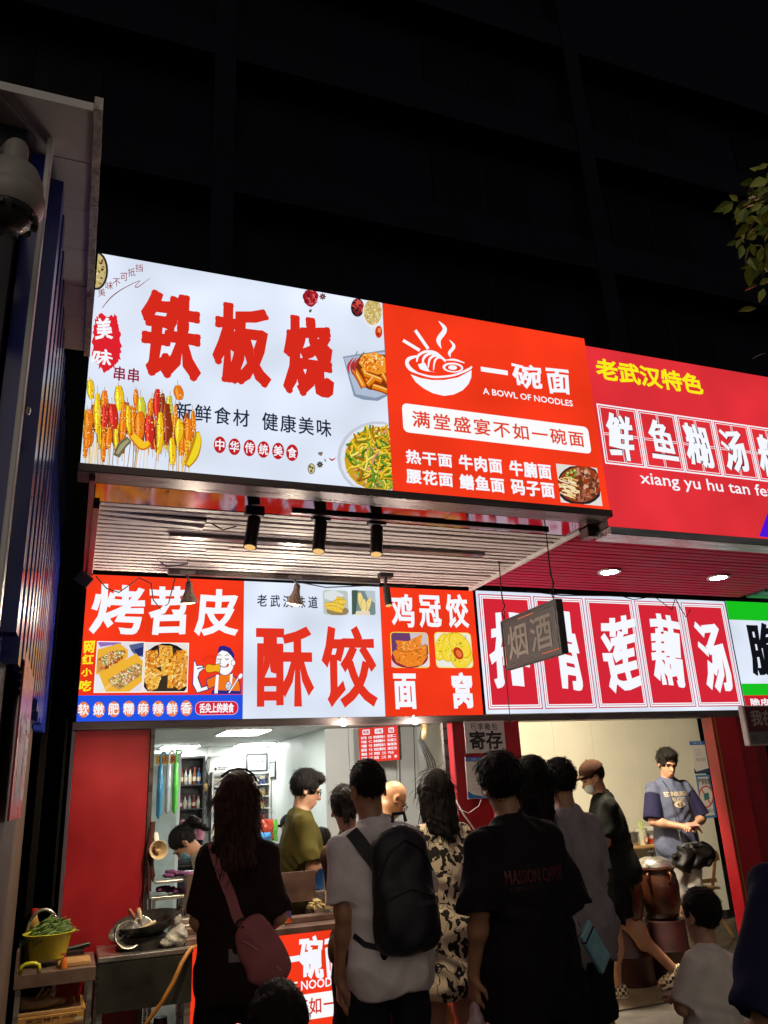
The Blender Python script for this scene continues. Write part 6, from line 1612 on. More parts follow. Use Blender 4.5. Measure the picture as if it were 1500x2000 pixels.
tag(g.obj('green_beans', pm('bean_green', (.10, .17, .035), .45, var=.5, scale=25), None, True), 'heap of green beans in the yellow basket', 'vegetables', kind='stuff')
g = G(); g.tube([(bc_[0]-.06+.0*k, bc_[1]+.02, bc_[2]+.13+0*k) if False else (bc_[0]-.085+.075*math.cos(q)*1.0+.05, bc_[1]+.06, bc_[2]+.13+.10*math.sin(q)) for k, q in enumerate(np.linspace(0, math.pi, 12))], .008, 8)
g.obj('carry_handle', M_steel, bk, smooth=True)
c = (-.14, -.20, .80)
g = G(); g.lathe([(.035, 0), (.04, .01), (.042, .16), (.02, .21), (.016, .23)], c, 18); gb = g.obj('sauce_bottle', pm('amber_plastic', (.35, .2, .04), .25, var=.3), None, True, ang=50); tag(gb, 'amber sauce bottle with a red cap behind the yellow basket', 'bottle')
g = G(); g.lathe([(.02, .23), (.022, .26), (.0, .262)], c, 14); g.obj('cap', M_redwrap, gb)
g = G(); g.box((.0, -.50, .8005), (.16, -.33, .822)); tag(g.obj('chopping_board', M_wood, bev=.004), 'wooden chopping board at the right end of the work table', 'board')
p = atY(232/1.0*.4+0, 1858, -.56)
p = np.array([atY(62, 1852, -.555)[0], -.555, .80])
g = G(); g.tube([p+np.array([-.045, 0, .0]), p+np.array([-.04, 0, .035]), p+np.array([-.02, 0, .045]), p+np.array([.02, 0, .045]), p+np.array([.04, 0, .035]), p+np.array([.045, 0, .0])], .010, 8); tag(g.obj('kitchen_brush', M_yel, smooth=True), 'yellow brush with a looped grip on the front edge of the work table', 'brush')
p = np.array([atY(127, 1855, -.53)[0], -.53, .801])
g = G(); g.lathe([(.018, 0), (.019, .03), (.013, .045), (.01, .05)], p, 14); o = g.obj('pump_bottle', pm('orange_plastic', (.6, .16, .02), .3), None, True, ang=40); tag(o, 'small orange pump bottle on the front edge of the work table', 'bottle')
g = G(); g.tube([p+np.array([0, 0, .05]), p+np.array([0, 0, .066]), p+np.array([-.02, 0, .068])], .005, 8); g.obj('pump', M_redwrap, o)
g = G(); g.tube([(.03, -.22, .84), (.16, -.20, .855)], .014, 10); g.box((.02, -.30, .823), (.13, -.17, .838)); o = g.obj('cleaver', M_iron); tag(o, 'dark cleaver lying on the chopping board', 'knife')
# cardboard and old shoes on the lower shelf
g = G(); g.box((-.195, -.53, .5505), (.15, -.15, .60)); o = g.obj('cardboard_box', M_cardb, bev=.003); tag(o, 'flat orange cardboard box on the lower shelf of the work table', 'box')
P = P_at(-.53); P.line3('武汉特产', np.array([-.13, -.53, .592]), .16, .022, (70, 40, 16), 'square', .02); P.line3('小心轻放', np.array([.04, -.53, .592]), .07, .014, (70, 40, 16), 'square', .02); P.rect3(np.array([.10, -.53, .577]), np.array([.14, -.53, .562]), (200, 180, 150)); P.obj('print', o, PRINT)
g = G(); g.box((-.19, -.515, .6005), (.13, -.45, .618)); tag(g.obj('wooden_plank', M_wood, bev=.004), 'narrow wooden plank lying on the cardboard box', 'plank')
M_tan = pm('tan_leather', (.32, .20, .09), .6, var=.3, scale=14, bump=.2)
for k, (x, yy, lab) in enumerate(((-.08, -.47, 'worn tan shoe lying on the cardboard box, nearer one'), (-.04, -.40, 'worn tan shoe lying on the cardboard box, farther one'))):
    z = .6195 if k == 0 else .6015
    pr_ = [E_((x, yy, z+.028), (.10, .034, .028), k=.02), E_((x-.065, yy, z+.045), (.04, .032, .035), k=.03), E_((x-.03, yy, z+.07), (.06, .022, .03), k=.02, sub=True), E_((x, yy, z-.06), (.2, .2, .06), k=.005, sub=True)]
    tag(soft('old_shoe', pr_, M_tan, vox=.005), lab, 'shoe', 'old shoes on the cardboard box')
g = G()
for k in range(3): g.tube([(-.10+.02*k, -.45+.01*k, .65), (-.06+.03*k, -.44+.012*k, .71-.01*k)], .008, 6)
tag(g.obj('wooden_sticks', M_wood), 'short wooden sticks poking out of the worn shoe', 'sticks')
pr_ = [E_((-.03, -.38, .2), (.14, .13, .2), k=.05), E_((-.03, -.45, .38), (.10, .05, .06), k=.05)]
tag(soft('black_sack', pr_, M_black, vox=.01, noise=folds(.012, 40, 3, .6)), 'shiny black plastic sack under the work table', 'sack')
g = G(); pts = [(.02, -.5, .50), (.06, -.55, .42), (.12, -.55, .33), (.16, -.5, .2), (.17, -.4, .02)]; g.tube(pts, .010, 8); tag(g.obj('yellow_hose', pm('yellow_hose', (.45, .27, .05), .4), smooth=True), 'yellow hose hanging down beside the black sack', 'hose')
# ================================================================ people
def cloth_mat(name, col, rough=.85, var=.15, scale=9, bump=.25, bscale=260):
    return pm(name, col, rough, var=var, scale=scale, bump=.55, bscale=16, spec=.12)
SK = {'light': pm('skin_light', (.50, .27, .17), .5, var=.1, scale=14, bump=.03, sub=.08), 'tan': pm('skin_tan', (.36, .18, .10), .5, var=.12, scale=14, bump=.03, sub=.08), 'bald': pm('skin_warm', (.52, .26, .13), .32, var=.1, scale=14, bump=.02, sub=.08)}
M_hair = pm('black_hair', (.011, .009, .008), .5, spec=.16, var=.4, scale=40, bump=.5, bscale=140, stretch=(6, 6, .6))
M_hairb = pm('brown_hair', (.05, .016, .008), .42, spec=.3, var=.4, scale=40, bump=.5, bscale=140, stretch=(6, 6, .6))
M_lens = pm('spectacle_rim', (.012, .010, .010), .3, bump=0)
M_eye = pm('eye_dark', (.015, .01, .01), .2, bump=0)
M_lip = pm('lip', (.30, .09, .07), .5, bump=0)
M_sole = pm('pale_sole', (.55, .46, .34), .6)

def rot_about(p, rx=0, ry=0, rz=0):
    p = Vector([float(v) for v in p])
    return Matrix.Translation(p) @ Euler((rad(rx), rad(ry), rad(rz)), 'ZXY').to_matrix().to_4x4() @ Matrix.Translation(-p)
def ap(M, v):
    q = M @ Vector([float(c) for c in v]); return np.array(q)

def hand_prims(w, d, up_, s, side, curl=35., spread=1.0):
    """palm, four fingers and a thumb; w wrist, d direction, up_ back of the hand, side +1 right"""
    d = np.asarray(d, float); d /= np.linalg.norm(d); up_ = np.asarray(up_, float); up_ = up_-d*(d@up_); up_ /= np.linalg.norm(up_)
    a = np.cross(d, up_)*side           # towards the thumb
    P = []
    for i, o in enumerate((.028, .0095, -.0095, -.027)):
        P.append(C_(w+d*.005*s+a*o*.5*s, w+d*.085*s+a*o*s, .013*s, .0115*s, k=.012))
        L = (.070, .078, .073, .056)[i]*s
        c1, c2 = rad(curl*(.8+.12*i)), rad(curl*(2.0+.15*i))
        d1 = d*math.cos(c1)-up_*math.sin(c1); d2 = d*math.cos(c2)-up_*math.sin(c2)
        k0 = w+d*.085*s+a*o*s*1.05; k1 = k0+d1*L*.5+a*o*.12*spread*s; k2 = k1+d2*L*.5
        P += [C_(k0, k1, .0095*s, .0088*s, k=.004), C_(k1, k2, .0088*s, .0072*s, k=.004)]
    t0 = w+d*.025*s+a*.026*s; t1 = t0+(a*.75+d*.55-up_*.35)*.036*s; t2 = t1+(a*.2+d*.9-up_*.3)*.032*s
    P += [C_(t0, t1, .014*s, .0105*s, k=.012), C_(t1, t2, .010*s, .008*s, k=.005)]
    return P

def person(label, px, py, D=None, Y=None, H=None, face=0., sex='m', skin='tan', lean=0., side=0., head=(0, 0, 0), armL=None, armR=None, legs=None, hairm=None, hair='short',
           shirt=None, sleeve=.8, hem=.80, loose=1., bottom=None, bhem=.45, shoe=None, wide=1., hands=(35, 35), vox=.0075, dress=False, tuck=0., ground=0., hsc=1.):
    top = atD(px, py, D) if D else atY(px, py, Y)
    H = H or top[2]-ground
    s = H/(1.47+.25*hsc)
    W_ = Matrix.Translation((float(top[0]), float(top[1]), ground)) @ Matrix.Rotation(rad(face), 4, 'Z')
    hip = np.array([0, 0, .93])*s
    MU = rot_about(hip, rx=-lean, ry=side)          # leaning forward = +Y
    sh = (.160 if sex == 'm' else .138)*wide
    neck0 = np.array([0, -.012, 1.42])*s
    MH = MU @ rot_about(np.array([0, -.005, 1.47])*s, rx=-head[0], rz=-head[1], ry=head[2])
    MH = MH @ Matrix.Translation((0, 0, float(1.47*s))) @ Matrix.Scale(hsc, 4) @ Matrix.Translation((0, 0, float(-1.47*s)))
    # move everything so that the top of the head stays where the photograph shows it
    ht = ap(MH, np.array([0, -.01, 1.715])*s)
    W_ = W_ @ Matrix.Translation((-ht[0], -ht[1], 0))
    B = []
    tU = lambda L: [prim_tf(p, MU) for p in L]
    tH = lambda L: [prim_tf(p, MH) for p in L]
    wf = wide
    chest = [E_(np.array([0, 0, 1.26])*s, np.array([.146*wf, .104*wf, .19])*s, k=.05), E_(np.array([0, .01, 1.08])*s, np.array([.126*wf, .10*wf, .17])*s, k=.06),
             C_(np.array([-sh*.75, -.01, 1.375])*s, np.array([sh*.75, -.01, 1.375])*s, .052*s, k=.06),
             C_(np.array([0, -.012, 1.36])*s, np.array([0, .005, 1.52])*s, .062*s if sex == 'm' else .052*s, .052*s if sex == 'm' else .044*s, k=.05)]
    if sex == 'f': chest += [E_(np.array([x*.068, .085, 1.25])*s, np.array([.055, .05, .06])*s, k=.04) for x in (-1, 1)]
    pelvis = [E_(np.array([0, -.01, .95])*s, np.array([.150*wf, .112*wf, .13])*s, k=.06), E_(np.array([-.07, -.055, .88])*s, np.array([.085, .085, .09])*s, k=.05), E_(np.array([.07, -.055, .88])*s, np.array([.085, .085, .09])*s, k=.05)]
    B += tU(chest)+pelvis
    # head
    hd = [E_(np.array([0, -.012, 1.625])*s, np.array([.073, .093, .090])*s, k=.03), E_(np.array([0, .030, 1.555])*s, np.array([.056, .062, .072])*s, k=.035), E_(np.array([0, .062, 1.507])*s, np.array([.026, .022, .020])*s, k=.03),
          C_(np.array([0, .083, 1.592])*s, np.array([0, .108, 1.560])*s, .0095*s, .0135*s, k=.012), E_(np.array([0, .082, 1.612])*s, np.array([.05, .016, .012])*s, k=.02),
          E_(np.array([-.032, .093, 1.594])*s, np.array([.017, .016, .011])*s, k=.012, sub=True), E_(np.array([.032, .093, 1.594])*s, np.array([.017, .016, .011])*s, k=.012, sub=True),
          E_(np.array([0, .090, 1.531])*s, np.array([.022, .010, .006])*s, k=.008), E_(np.array([0, .087, 1.520])*s, np.array([.019, .010, .007])*s, k=.008)]
    for x in (-1, 1):
        R_ = np.array(Euler((rad(8), 0, rad(x*-24))).to_matrix())
        hd += [E_(np.array([x*.077, -.012, 1.585])*s, np.array([.010, .021, .034])*s, R_, k=.008), E_(np.array([x*.084, -.006, 1.588])*s, np.array([.008, .011, .018])*s, R_, k=.006, sub=True)]
    B += tH(hd)
    # arms
    J = {}
    for nm, x, arm, hc in (('L', -1, armL, hands[0]), ('R', 1, armR, hands[1])):
        S0 = ap(MU, np.array([x*sh, -.012, 1.372])*s)
        if arm is None: arm = ((x*(sh+.05), -.03, 1.08), (x*(sh+.055), .04, .83), (0, .1, -1), (x, 0, 0))
        e, w = np.array(arm[0])*s, np.array(arm[1])*s
        hdv = np.array(arm[2] if len(arm) > 2 else (w-e)); upv = np.array(arm[3] if len(arm) > 3 else (0, 0, 1.))
        r0 = (.045 if sex == 'm' else .037)*s
        B += [C_(S0, e, r0, r0*.80, k=.035), C_(e, w, r0*.82, r0*.56, k=.02), E_(e*.72+w*.28, np.array([1, 1, 1])*r0*.9, k=.03)]
        B += hand_prims(w, hdv, upv, s*(1. if sex == 'm' else .92), x, hc)
        J[nm] = (S0, e, w)
    # legs
    K = {}
    for nm, x in (('L', -1), ('R', 1)):
        lg = (legs or {}).get(nm) or ((x*.092, .012, .49), (x*.092, -.02, .085), 6*x, 0)
        h0 = np.array([x*.085, -.005, .90])*s; kn, an = np.array(lg[0])*s, np.array(lg[1])*s
        B += [C_(h0, kn, .082*s*wf**.5, .056*s, k=.05), C_(kn, an, .054*s, .036*s, k=.03), E_(kn*.68+an*.32+np.array([0, -.018, 0])*s, np.array([.052, .055, .11])*s, k=.04)]
        K[nm] = (h0, kn, an, lg[2], lg[3] if len(lg) > 3 else 0)
        q = rad(lg[2]); f = np.array([-math.sin(q) if False else math.sin(-q)*-1*1.0 if False else math.sin(q), math.cos(q), 0]); pt = rad(K[nm][4])
        f = np.array([f[0]*math.cos(pt), f[1]*math.cos(pt), math.sin(pt)])
        K[nm] += (f,)
        B += [C_(an+np.array([0, -.02, -.045])*s, an+f*.12*s+np.array([0, 0, -.05])*s, .034*s, .026*s, k=.03)]
    body = soft('person', B, SK[skin], None, W_, vox)
    tag(body, label, 'person')
    # hair
    hm = hairm or M_hair
    def hn(P):
        return .0022*np.sin(60*P[:, 0]/s+5*np.sin(22*P[:, 2]/s))*np.sin(55*P[:, 1]/s+4*np.sin(17*P[:, 0]/s))+.0022*np.sin(190*P[:, 0]+150*P[:, 1]+25*P[:, 2]+4*np.sin(40*P[:, 2]))
    HP = []
    cz = np.array([0, -.016, 1.632])*s
    if hair != 'bald':
        thick = {'short': .010, 'crop': .004, 'full': .017, 'long': .015, 'bun': .010, 'straight': .015}[hair]
        HP = [E_(cz, np.array([.074+thick, .094+thick, .090+thick])*s, k=.02),
              E_(np.array([0, .125, 1.570])*s, np.array([.072, .085, .098])*s, k=.015, sub=True),
              E_(np.array([0, .05, 1.44])*s, np.array([.2, .13, .09])*s, k=.02, sub=True)]
        if hair in ('short', 'crop', 'full'):
            HP += [E_(np.array([0, -.085, 1.465])*s, np.array([.12, .05, .055])*s, k=.015, sub=True)]
            HP += [E_(np.array([x*.092, .02, 1.565])*s, np.array([.028, .045, .045])*s, k=.01, sub=True) for x in (-1, 1)]
        if hair == 'full': HP += [E_(np.array([0, .050, 1.695])*s, np.array([.07, .055, .032])*s, k=.03), E_(np.array([.03, .078, 1.682])*s, np.array([.045, .028, .022])*s, k=.02)]
        if hair in ('long', 'straight'):
            zl = 1.30 if hair == 'long' else 1.36
            for x in np.linspace(-.068, .068, 7):
                yb = -.085+abs(x)*.55
                HP.append(C_(np.array([x, yb, 1.62])*s, np.array([x*1.15, yb-.03, zl+abs(x)*.4])*s, .036*s, .018*s, k=.022))
            for x in (-1, 1): HP.append(C_(np.array([x*.080, .01, 1.62])*s, np.array([x*.085, -.01, 1.42])*s, .024*s, .014*s, k=.02))
        if hair == 'bun':
            HP += [C_(np.array([0, -.11, 1.66])*s, np.array([0, -.165, 1.63])*s, .035*s, .03*s, k=.015), C_(np.array([0, -.165, 1.64])*s, np.array([-.01, -.175, 1.50])*s, .035*s, .015*s, k=.02), C_(np.array([.01, -.16, 1.62])*s, np.array([.03, -.15, 1.52])*s, .026*s, .01*s, k=.02)]
    elif hair == 'bald':
        HP = []
    if HP:
        V, Fc = sdf_mesh(tH(HP), .006, hn)
        Fc = np.asarray(Fc); nr = np.cross(V[Fc[:, 1]]-V[Fc[:, 0]], V[Fc[:, 2]]-V[Fc[:, 0]]); nr /= (np.linalg.norm(nr, axis=1, keepdims=True)+1e-9)
        rg = np.random.default_rng(len(label)); n_ = 750 if (D and D < 4.5) else 420
        L0 = {'short': .030, 'crop': .012, 'full': .042, 'long': .11, 'bun': .035, 'straight': .11}[hair]*s
        idx = rg.integers(0, len(Fc), n_); crown = ap(MH, np.array([0, -.05, 1.72])*s); dn = np.array(MH.to_3x3() @ Vector((0, 0, -1)))
        SV = [V]; SF = [tuple(f) for f in Fc.tolist()]; nb = len(V)
        MI = np.array(MH.inverted())
        for q in idx:
            p, n = V[Fc[q, 0]], nr[q]; pl_ = (MI[:3, :3]@p+MI[:3, 3])/s
            if pl_[1] > .025 and pl_[2] < 1.685: continue
            d = (p-crown); d = d/(np.linalg.norm(d)+1e-6)*.7+dn*.6+rg.normal(0, .22, 3); d = d-n*(d@n); d /= (np.linalg.norm(d)+1e-6)
            L = L0*rg.uniform(.5, 1.2); sd = np.cross(d, n); w = .0016*s*rg.uniform(.7, 1.5); lift = rg.uniform(.001, .007)*(1 if hair != 'crop' else .5)
            a, b, c = p-n*.003, p+d*L*.5+n*(lift*.9+.001), p+d*L+n*lift*rg.uniform(-.4, 1)
            SV.append(np.array([a-sd*w, a+sd*w, b-sd*w, b+sd*w, b+n*w*1.2, c])); SF += [(nb, nb+1, nb+3, nb+2), (nb, nb+2, nb+4), (nb+1, nb+4, nb+3), (nb+2, nb+3, nb+5), (nb+2, nb+5, nb+4), (nb+3, nb+4, nb+5)]; nb += 6
        A_ = np.array(W_); link_mesh('hair', np.concatenate(SV)@A_[:3, :3].T+A_[:3, 3], SF, hm, body, smooth=True)
    # eyes and brows
    g = G(); MW = W_ @ MH
    for x in (-1, 1): g.ell(ap(MW, np.array([x*.031, .079, 1.594])*s), (.011*s, .011*s, .0065*s), 10, 8)
    g.obj('eyes', M_eye, body, smooth=True)
    if hair != 'bald':
        g = G()
        for x in (-1, 1): g.tube([ap(MW, np.array([x*.014, .0985, 1.615])*s), ap(MW, np.array([x*.032, .0985, 1.620])*s), ap(MW, np.array([x*.052, .086, 1.613])*s)], [.003, .0042, .002], 6)
        g.obj('brows', M_hair, body, smooth=True)
    # shirt
    def wr(P):
        Q = P/s
        k = len(label) % 7
        return s*(.016*np.clip(1.36-Q[:, 2], 0, .45)/.45*(np.abs(np.sin(15*Q[:, 0]+5*Q[:, 2]+2.2*np.sin(5*Q[:, 2]+6*Q[:, 1]+k)))-.6)+.009*(np.abs(np.sin(12*Q[:, 2]-(9+k)*Q[:, 0]+2*np.sin(7*Q[:, 0]+5*Q[:, 1]+k)))-.6)+.0035*np.sin(52*Q[:, 0]+41*Q[:, 1]+33*Q[:, 2]+3*np.sin(17*Q[:, 2])))
    def wr2(P):
        Q = P/s
        return s*(.009*(np.abs(np.sin(16*Q[:, 2]+13*Q[:, 0]+2*np.sin(11*Q[:, 1])))-.6)+.003*np.sin(60*Q[:, 0]-25*Q[:, 2]))
    out = dict(W=W_, MU=MU, MH=MH, J=J, K=K, s=s, body=body)
    if shirt:
        lo = .012*loose
        hz = hem
        tp = [E_(np.array([0, -.002, 1.25])*s, np.array([(.152*wf+lo), (.112*wf+lo), .19])*s, k=.05),
              C_(np.array([-sh*.92, -.012, 1.366])*s, np.array([0, -.010, 1.398])*s, (.054+lo*.25)*s, .076*s, k=.04), C_(np.array([sh*.92, -.012, 1.366])*s, np.array([0, -.010, 1.398])*s, (.054+lo*.25)*s, .076*s, k=.04),
              C_(np.array([0, -.008, 1.36])*s, np.array([0, -.006, 1.44])*s, .078*s, .060*s, k=.04)]
        if sex == 'f': tp += [E_(np.array([x*.068, .085, 1.25])*s, np.array([.055+lo*.8, .05+lo*.8, .06+lo])*s, k=.05) for x in (-1, 1)]
        n_ = 6; zs = np.linspace(1.26, hz, n_)
        low = []
        for i in range(n_-1):
            flare = 1+.10*loose*i/(n_-2)*(1.0 if not dress else 1.5)
            zc_ = (zs[i]+zs[i+1])/2
            wb = .140*wf+lo+(.012 if zc_ < 1.02 else 0)
            low.append(E_(np.array([0, -.006, zc_])*s, np.array([wb*flare, (.112*wf+lo+(.012 if zc_ < 1.02 else 0))*flare, .15])*s, k=.06))
        if hz < .92: low += [E_(np.array([x*.07, -.055, .885])*s, np.array([.108, .106, .12])*s, k=.05) for x in (-1, 1)]
        low = [dict(p, clip=[(np.array([0, 0, hz])*s, np.array([0, 0, -1.]))]) for p in low]
        if dress: G1 = tU(tp)+low
        else: G1 = tU(tp+low)
        for nm, x in (('L', -1), ('R', 1)):
            S0, e, w = J[nm]; d = (e-S0); L = np.linalg.norm(d); d = d/L
            r0 = (.051 if sex == 'm' else .043)*s+lo*s*.7
            end = S0+d*L*sleeve
            G1.append(C_(S0+d*.02*s, end+d*.06*s, r0*.98, r0*(1.0+.20*loose), k=.05, clip=[(end, d)]))
        G1 += tU([C_(np.array([0, .002, 1.462])*s, np.array([0, .010, 1.60])*s, .053*s, .062*s, k=.012, sub=True)])
        out['shirt'] = soft('dress' if dress else 't_shirt', G1, shirt, body, W_, .0085, wr)
        J['hemz'] = hz
    if bottom:
        lb = []
        pl = [E_(np.array([0, -.01, .95])*s, np.array([.166*wf+.008, .123*wf+.008, .14])*s, k=.05), E_(np.array([-.07, -.055, .88])*s, np.array([.094, .094, .10])*s, k=.05), E_(np.array([.07, -.055, .88])*s, np.array([.094, .094, .10])*s, k=.05)]
        pl = [dict(p, clip=[(np.array([0, 0, 1.04])*s, np.array([0, 0, 1.]))]) for p in pl]
        lb += pl
        for nm in 'LR':
            h0, kn, an = K[nm][:3]
            if bhem > .2:
                d = (kn-h0); L = np.linalg.norm(d); d /= L; t = (h0[2]-bhem*s)/max(h0[2]-kn[2], 1e-6)*L
                if t <= L: lb.append(C_(h0, h0+d*(t+.05*s), .098*s*wf**.5, .088*s, k=.03, clip=[(h0+d*t, d)]))
                else:
                    d2 = an-kn; L2 = np.linalg.norm(d2); d2 /= L2; t2 = (t-L)
                    lb += [C_(h0, kn, .098*s*wf**.5, .082*s, k=.03), C_(kn, kn+d2*(t2+.04*s), .082*s, .080*s, k=.03, clip=[(kn+d2*t2, d2)])]
            else:
                d2 = (an-kn)/np.linalg.norm(an-kn); e2 = an+d2*.01*s
                lb += [C_(h0, kn, .096*s*wf**.5, .074*s, k=.03), C_(kn, e2+d2*.04*s, .074*s, .062*s, k=.03, clip=[(e2, d2)])]
        soft('shorts' if bhem > .2 else 'trousers', lb, bottom, body, W_, .009, wr2)
    for nm in 'LR':
        an, f = K[nm][2], K[nm][5]
        fl = np.array([f[0], f[1], 0]); fl /= np.linalg.norm(fl)
        u_ = np.cross(np.cross(fl, f), f) if abs(f[2]) > .01 else np.array([0, 0, -1.]); u_ = np.array([0, 0, -1.])+f*f[2]; u_ /= np.linalg.norm(u_)
        a0, b0 = an+u_*.042*s-f*.035*s, an+u_*.050*s+f*.125*s
        cl = [(an+u_*.078*s, u_)]
        up_ = [C_(a0, b0, .046*s, .038*s, k=.02, clip=cl), C_(an+u_*.045*s-f*.02*s, an+u_*.0*s-f*.02*s, .042*s, .043*s, k=.02, clip=[(an+u_*(-.005)*s, -u_)])]
        sho = soft('shoe', up_, shoe or M_black, body, W_, .007)
        so_ = [C_(a0+u_*.03*s, b0+u_*.022*s, .044*s, .038*s, k=.01, clip=[(an+u_*.084*s, u_), (an+u_*.064*s, -u_)])]
        soft('sole', so_, M_sole, sho, W_, .006)
    return out

def glasses(o, col=M_lens):
    s, M, body = o['s'], o['W'] @ o['MH'], o['body']; g = G()
    for x in (-1, 1):
        g.tube([ap(M, np.array([x*.034+.022*math.cos(q), .107-.012*abs(math.cos(q))*(.5 if math.cos(q)*x > 0 else .1), 1.592+.018*math.sin(q)])*s) for q in np.linspace(0, 2*math.pi, 15)], .0022, 6)
        g.tube([ap(M, np.array([x*.057, .098, 1.598])*s), ap(M, np.array([x*.080, .02, 1.597])*s), ap(M, np.array([x*.082, -.02, 1.585])*s)], .0022, 6)
    g.tube([ap(M, np.array([-.012, .108, 1.595])*s), ap(M, np.array([.012, .108, 1.595])*s)], .0022, 6)
    g.obj('glasses', col, body, smooth=True)
def skin_print(o, tgt, paint_fn, org, ux, uz, nrm, name, off=.003):
    """print laid on cloth: shapes drawn flat are pressed along -nrm onto the garment"""
    me = tgt.data; base = np.array(root_loc(tgt)); bv = BVHTree.FromPolygons([v.co.copy() for v in me.vertices], [tuple(p.vertices) for p in me.polygons])
    P = Paint(None, nrm, 0.0); P.STEP = 1e-6; paint_fn(P)
    V = np.concatenate(P.V); out = []
    # subdivide large faces so the print can bend
    b = bmesh.new(); vs = [b.verts.new(v) for v in V]; lay = None
    fcs = []
    for f, c in zip(P.F, P.C):
        try: q = b.faces.new([vs[i] for i in f]); fcs.append(c); q.material_index = 0
        except ValueError: pass
    cl = b.faces.layers.int.new('c'); cols = P.C
    for i, f in enumerate(b.faces): f[cl] = i
    bmesh.ops.triangulate(b, faces=b.faces)
    for _ in range(3):
        ed = [e for e in b.edges if e.calc_length() > .02]
        if not ed: break
        bmesh.ops.subdivide_edges(b, edges=ed, cuts=1)
    bmesh.ops.triangulate(b, faces=b.faces)
    nv = Vector([float(c) for c in nrm]); bs = Vector(base.tolist())
    for v in b.verts:
        h = bv.ray_cast(v.co-bs+nv*.6, -nv)
        if h[0] is not None: v.co = h[0]+bs+nv*off
    b.verts.index_update()
    V2 = np.array([v.co[:] for v in b.verts]); F2 = [tuple(v.index for v in f.verts) for f in b.faces]; C2 = [fcs[f[cl]] for f in b.faces]; b.free()
    if len(V2) == 0: return None
    return link_mesh(name, V2, F2, PRINT, tgt, cols=C2)
def strap(name, pts, w, th, m, parent=None):
    """flat band along points; each point is (position, outward normal)"""
    V = []; F = []
    for i, (p, n) in enumerate(pts):
        p = np.asarray(p, float); n = np.asarray(n, float); n /= np.linalg.norm(n)
        a, b = np.asarray(pts[max(i-1, 0)][0], float), np.asarray(pts[min(i+1, len(pts)-1)][0], float); t = b-a; t /= np.linalg.norm(t)
        sd = np.cross(t, n); sd /= np.linalg.norm(sd)
        V += [p-sd*w/2, p+sd*w/2, p+sd*w/2+n*th, p-sd*w/2+n*th]
    for i in range(len(pts)-1):
        for k in range(4): F.append((i*4+k, i*4+(k+1) % 4, i*4+4+(k+1) % 4, i*4+4+k))
    F += [(3, 2, 1, 0), tuple(len(pts)*4-4+k for k in range(4))]
    return link_mesh(name, V, F, m, parent, True, ang=50, fixn=True)

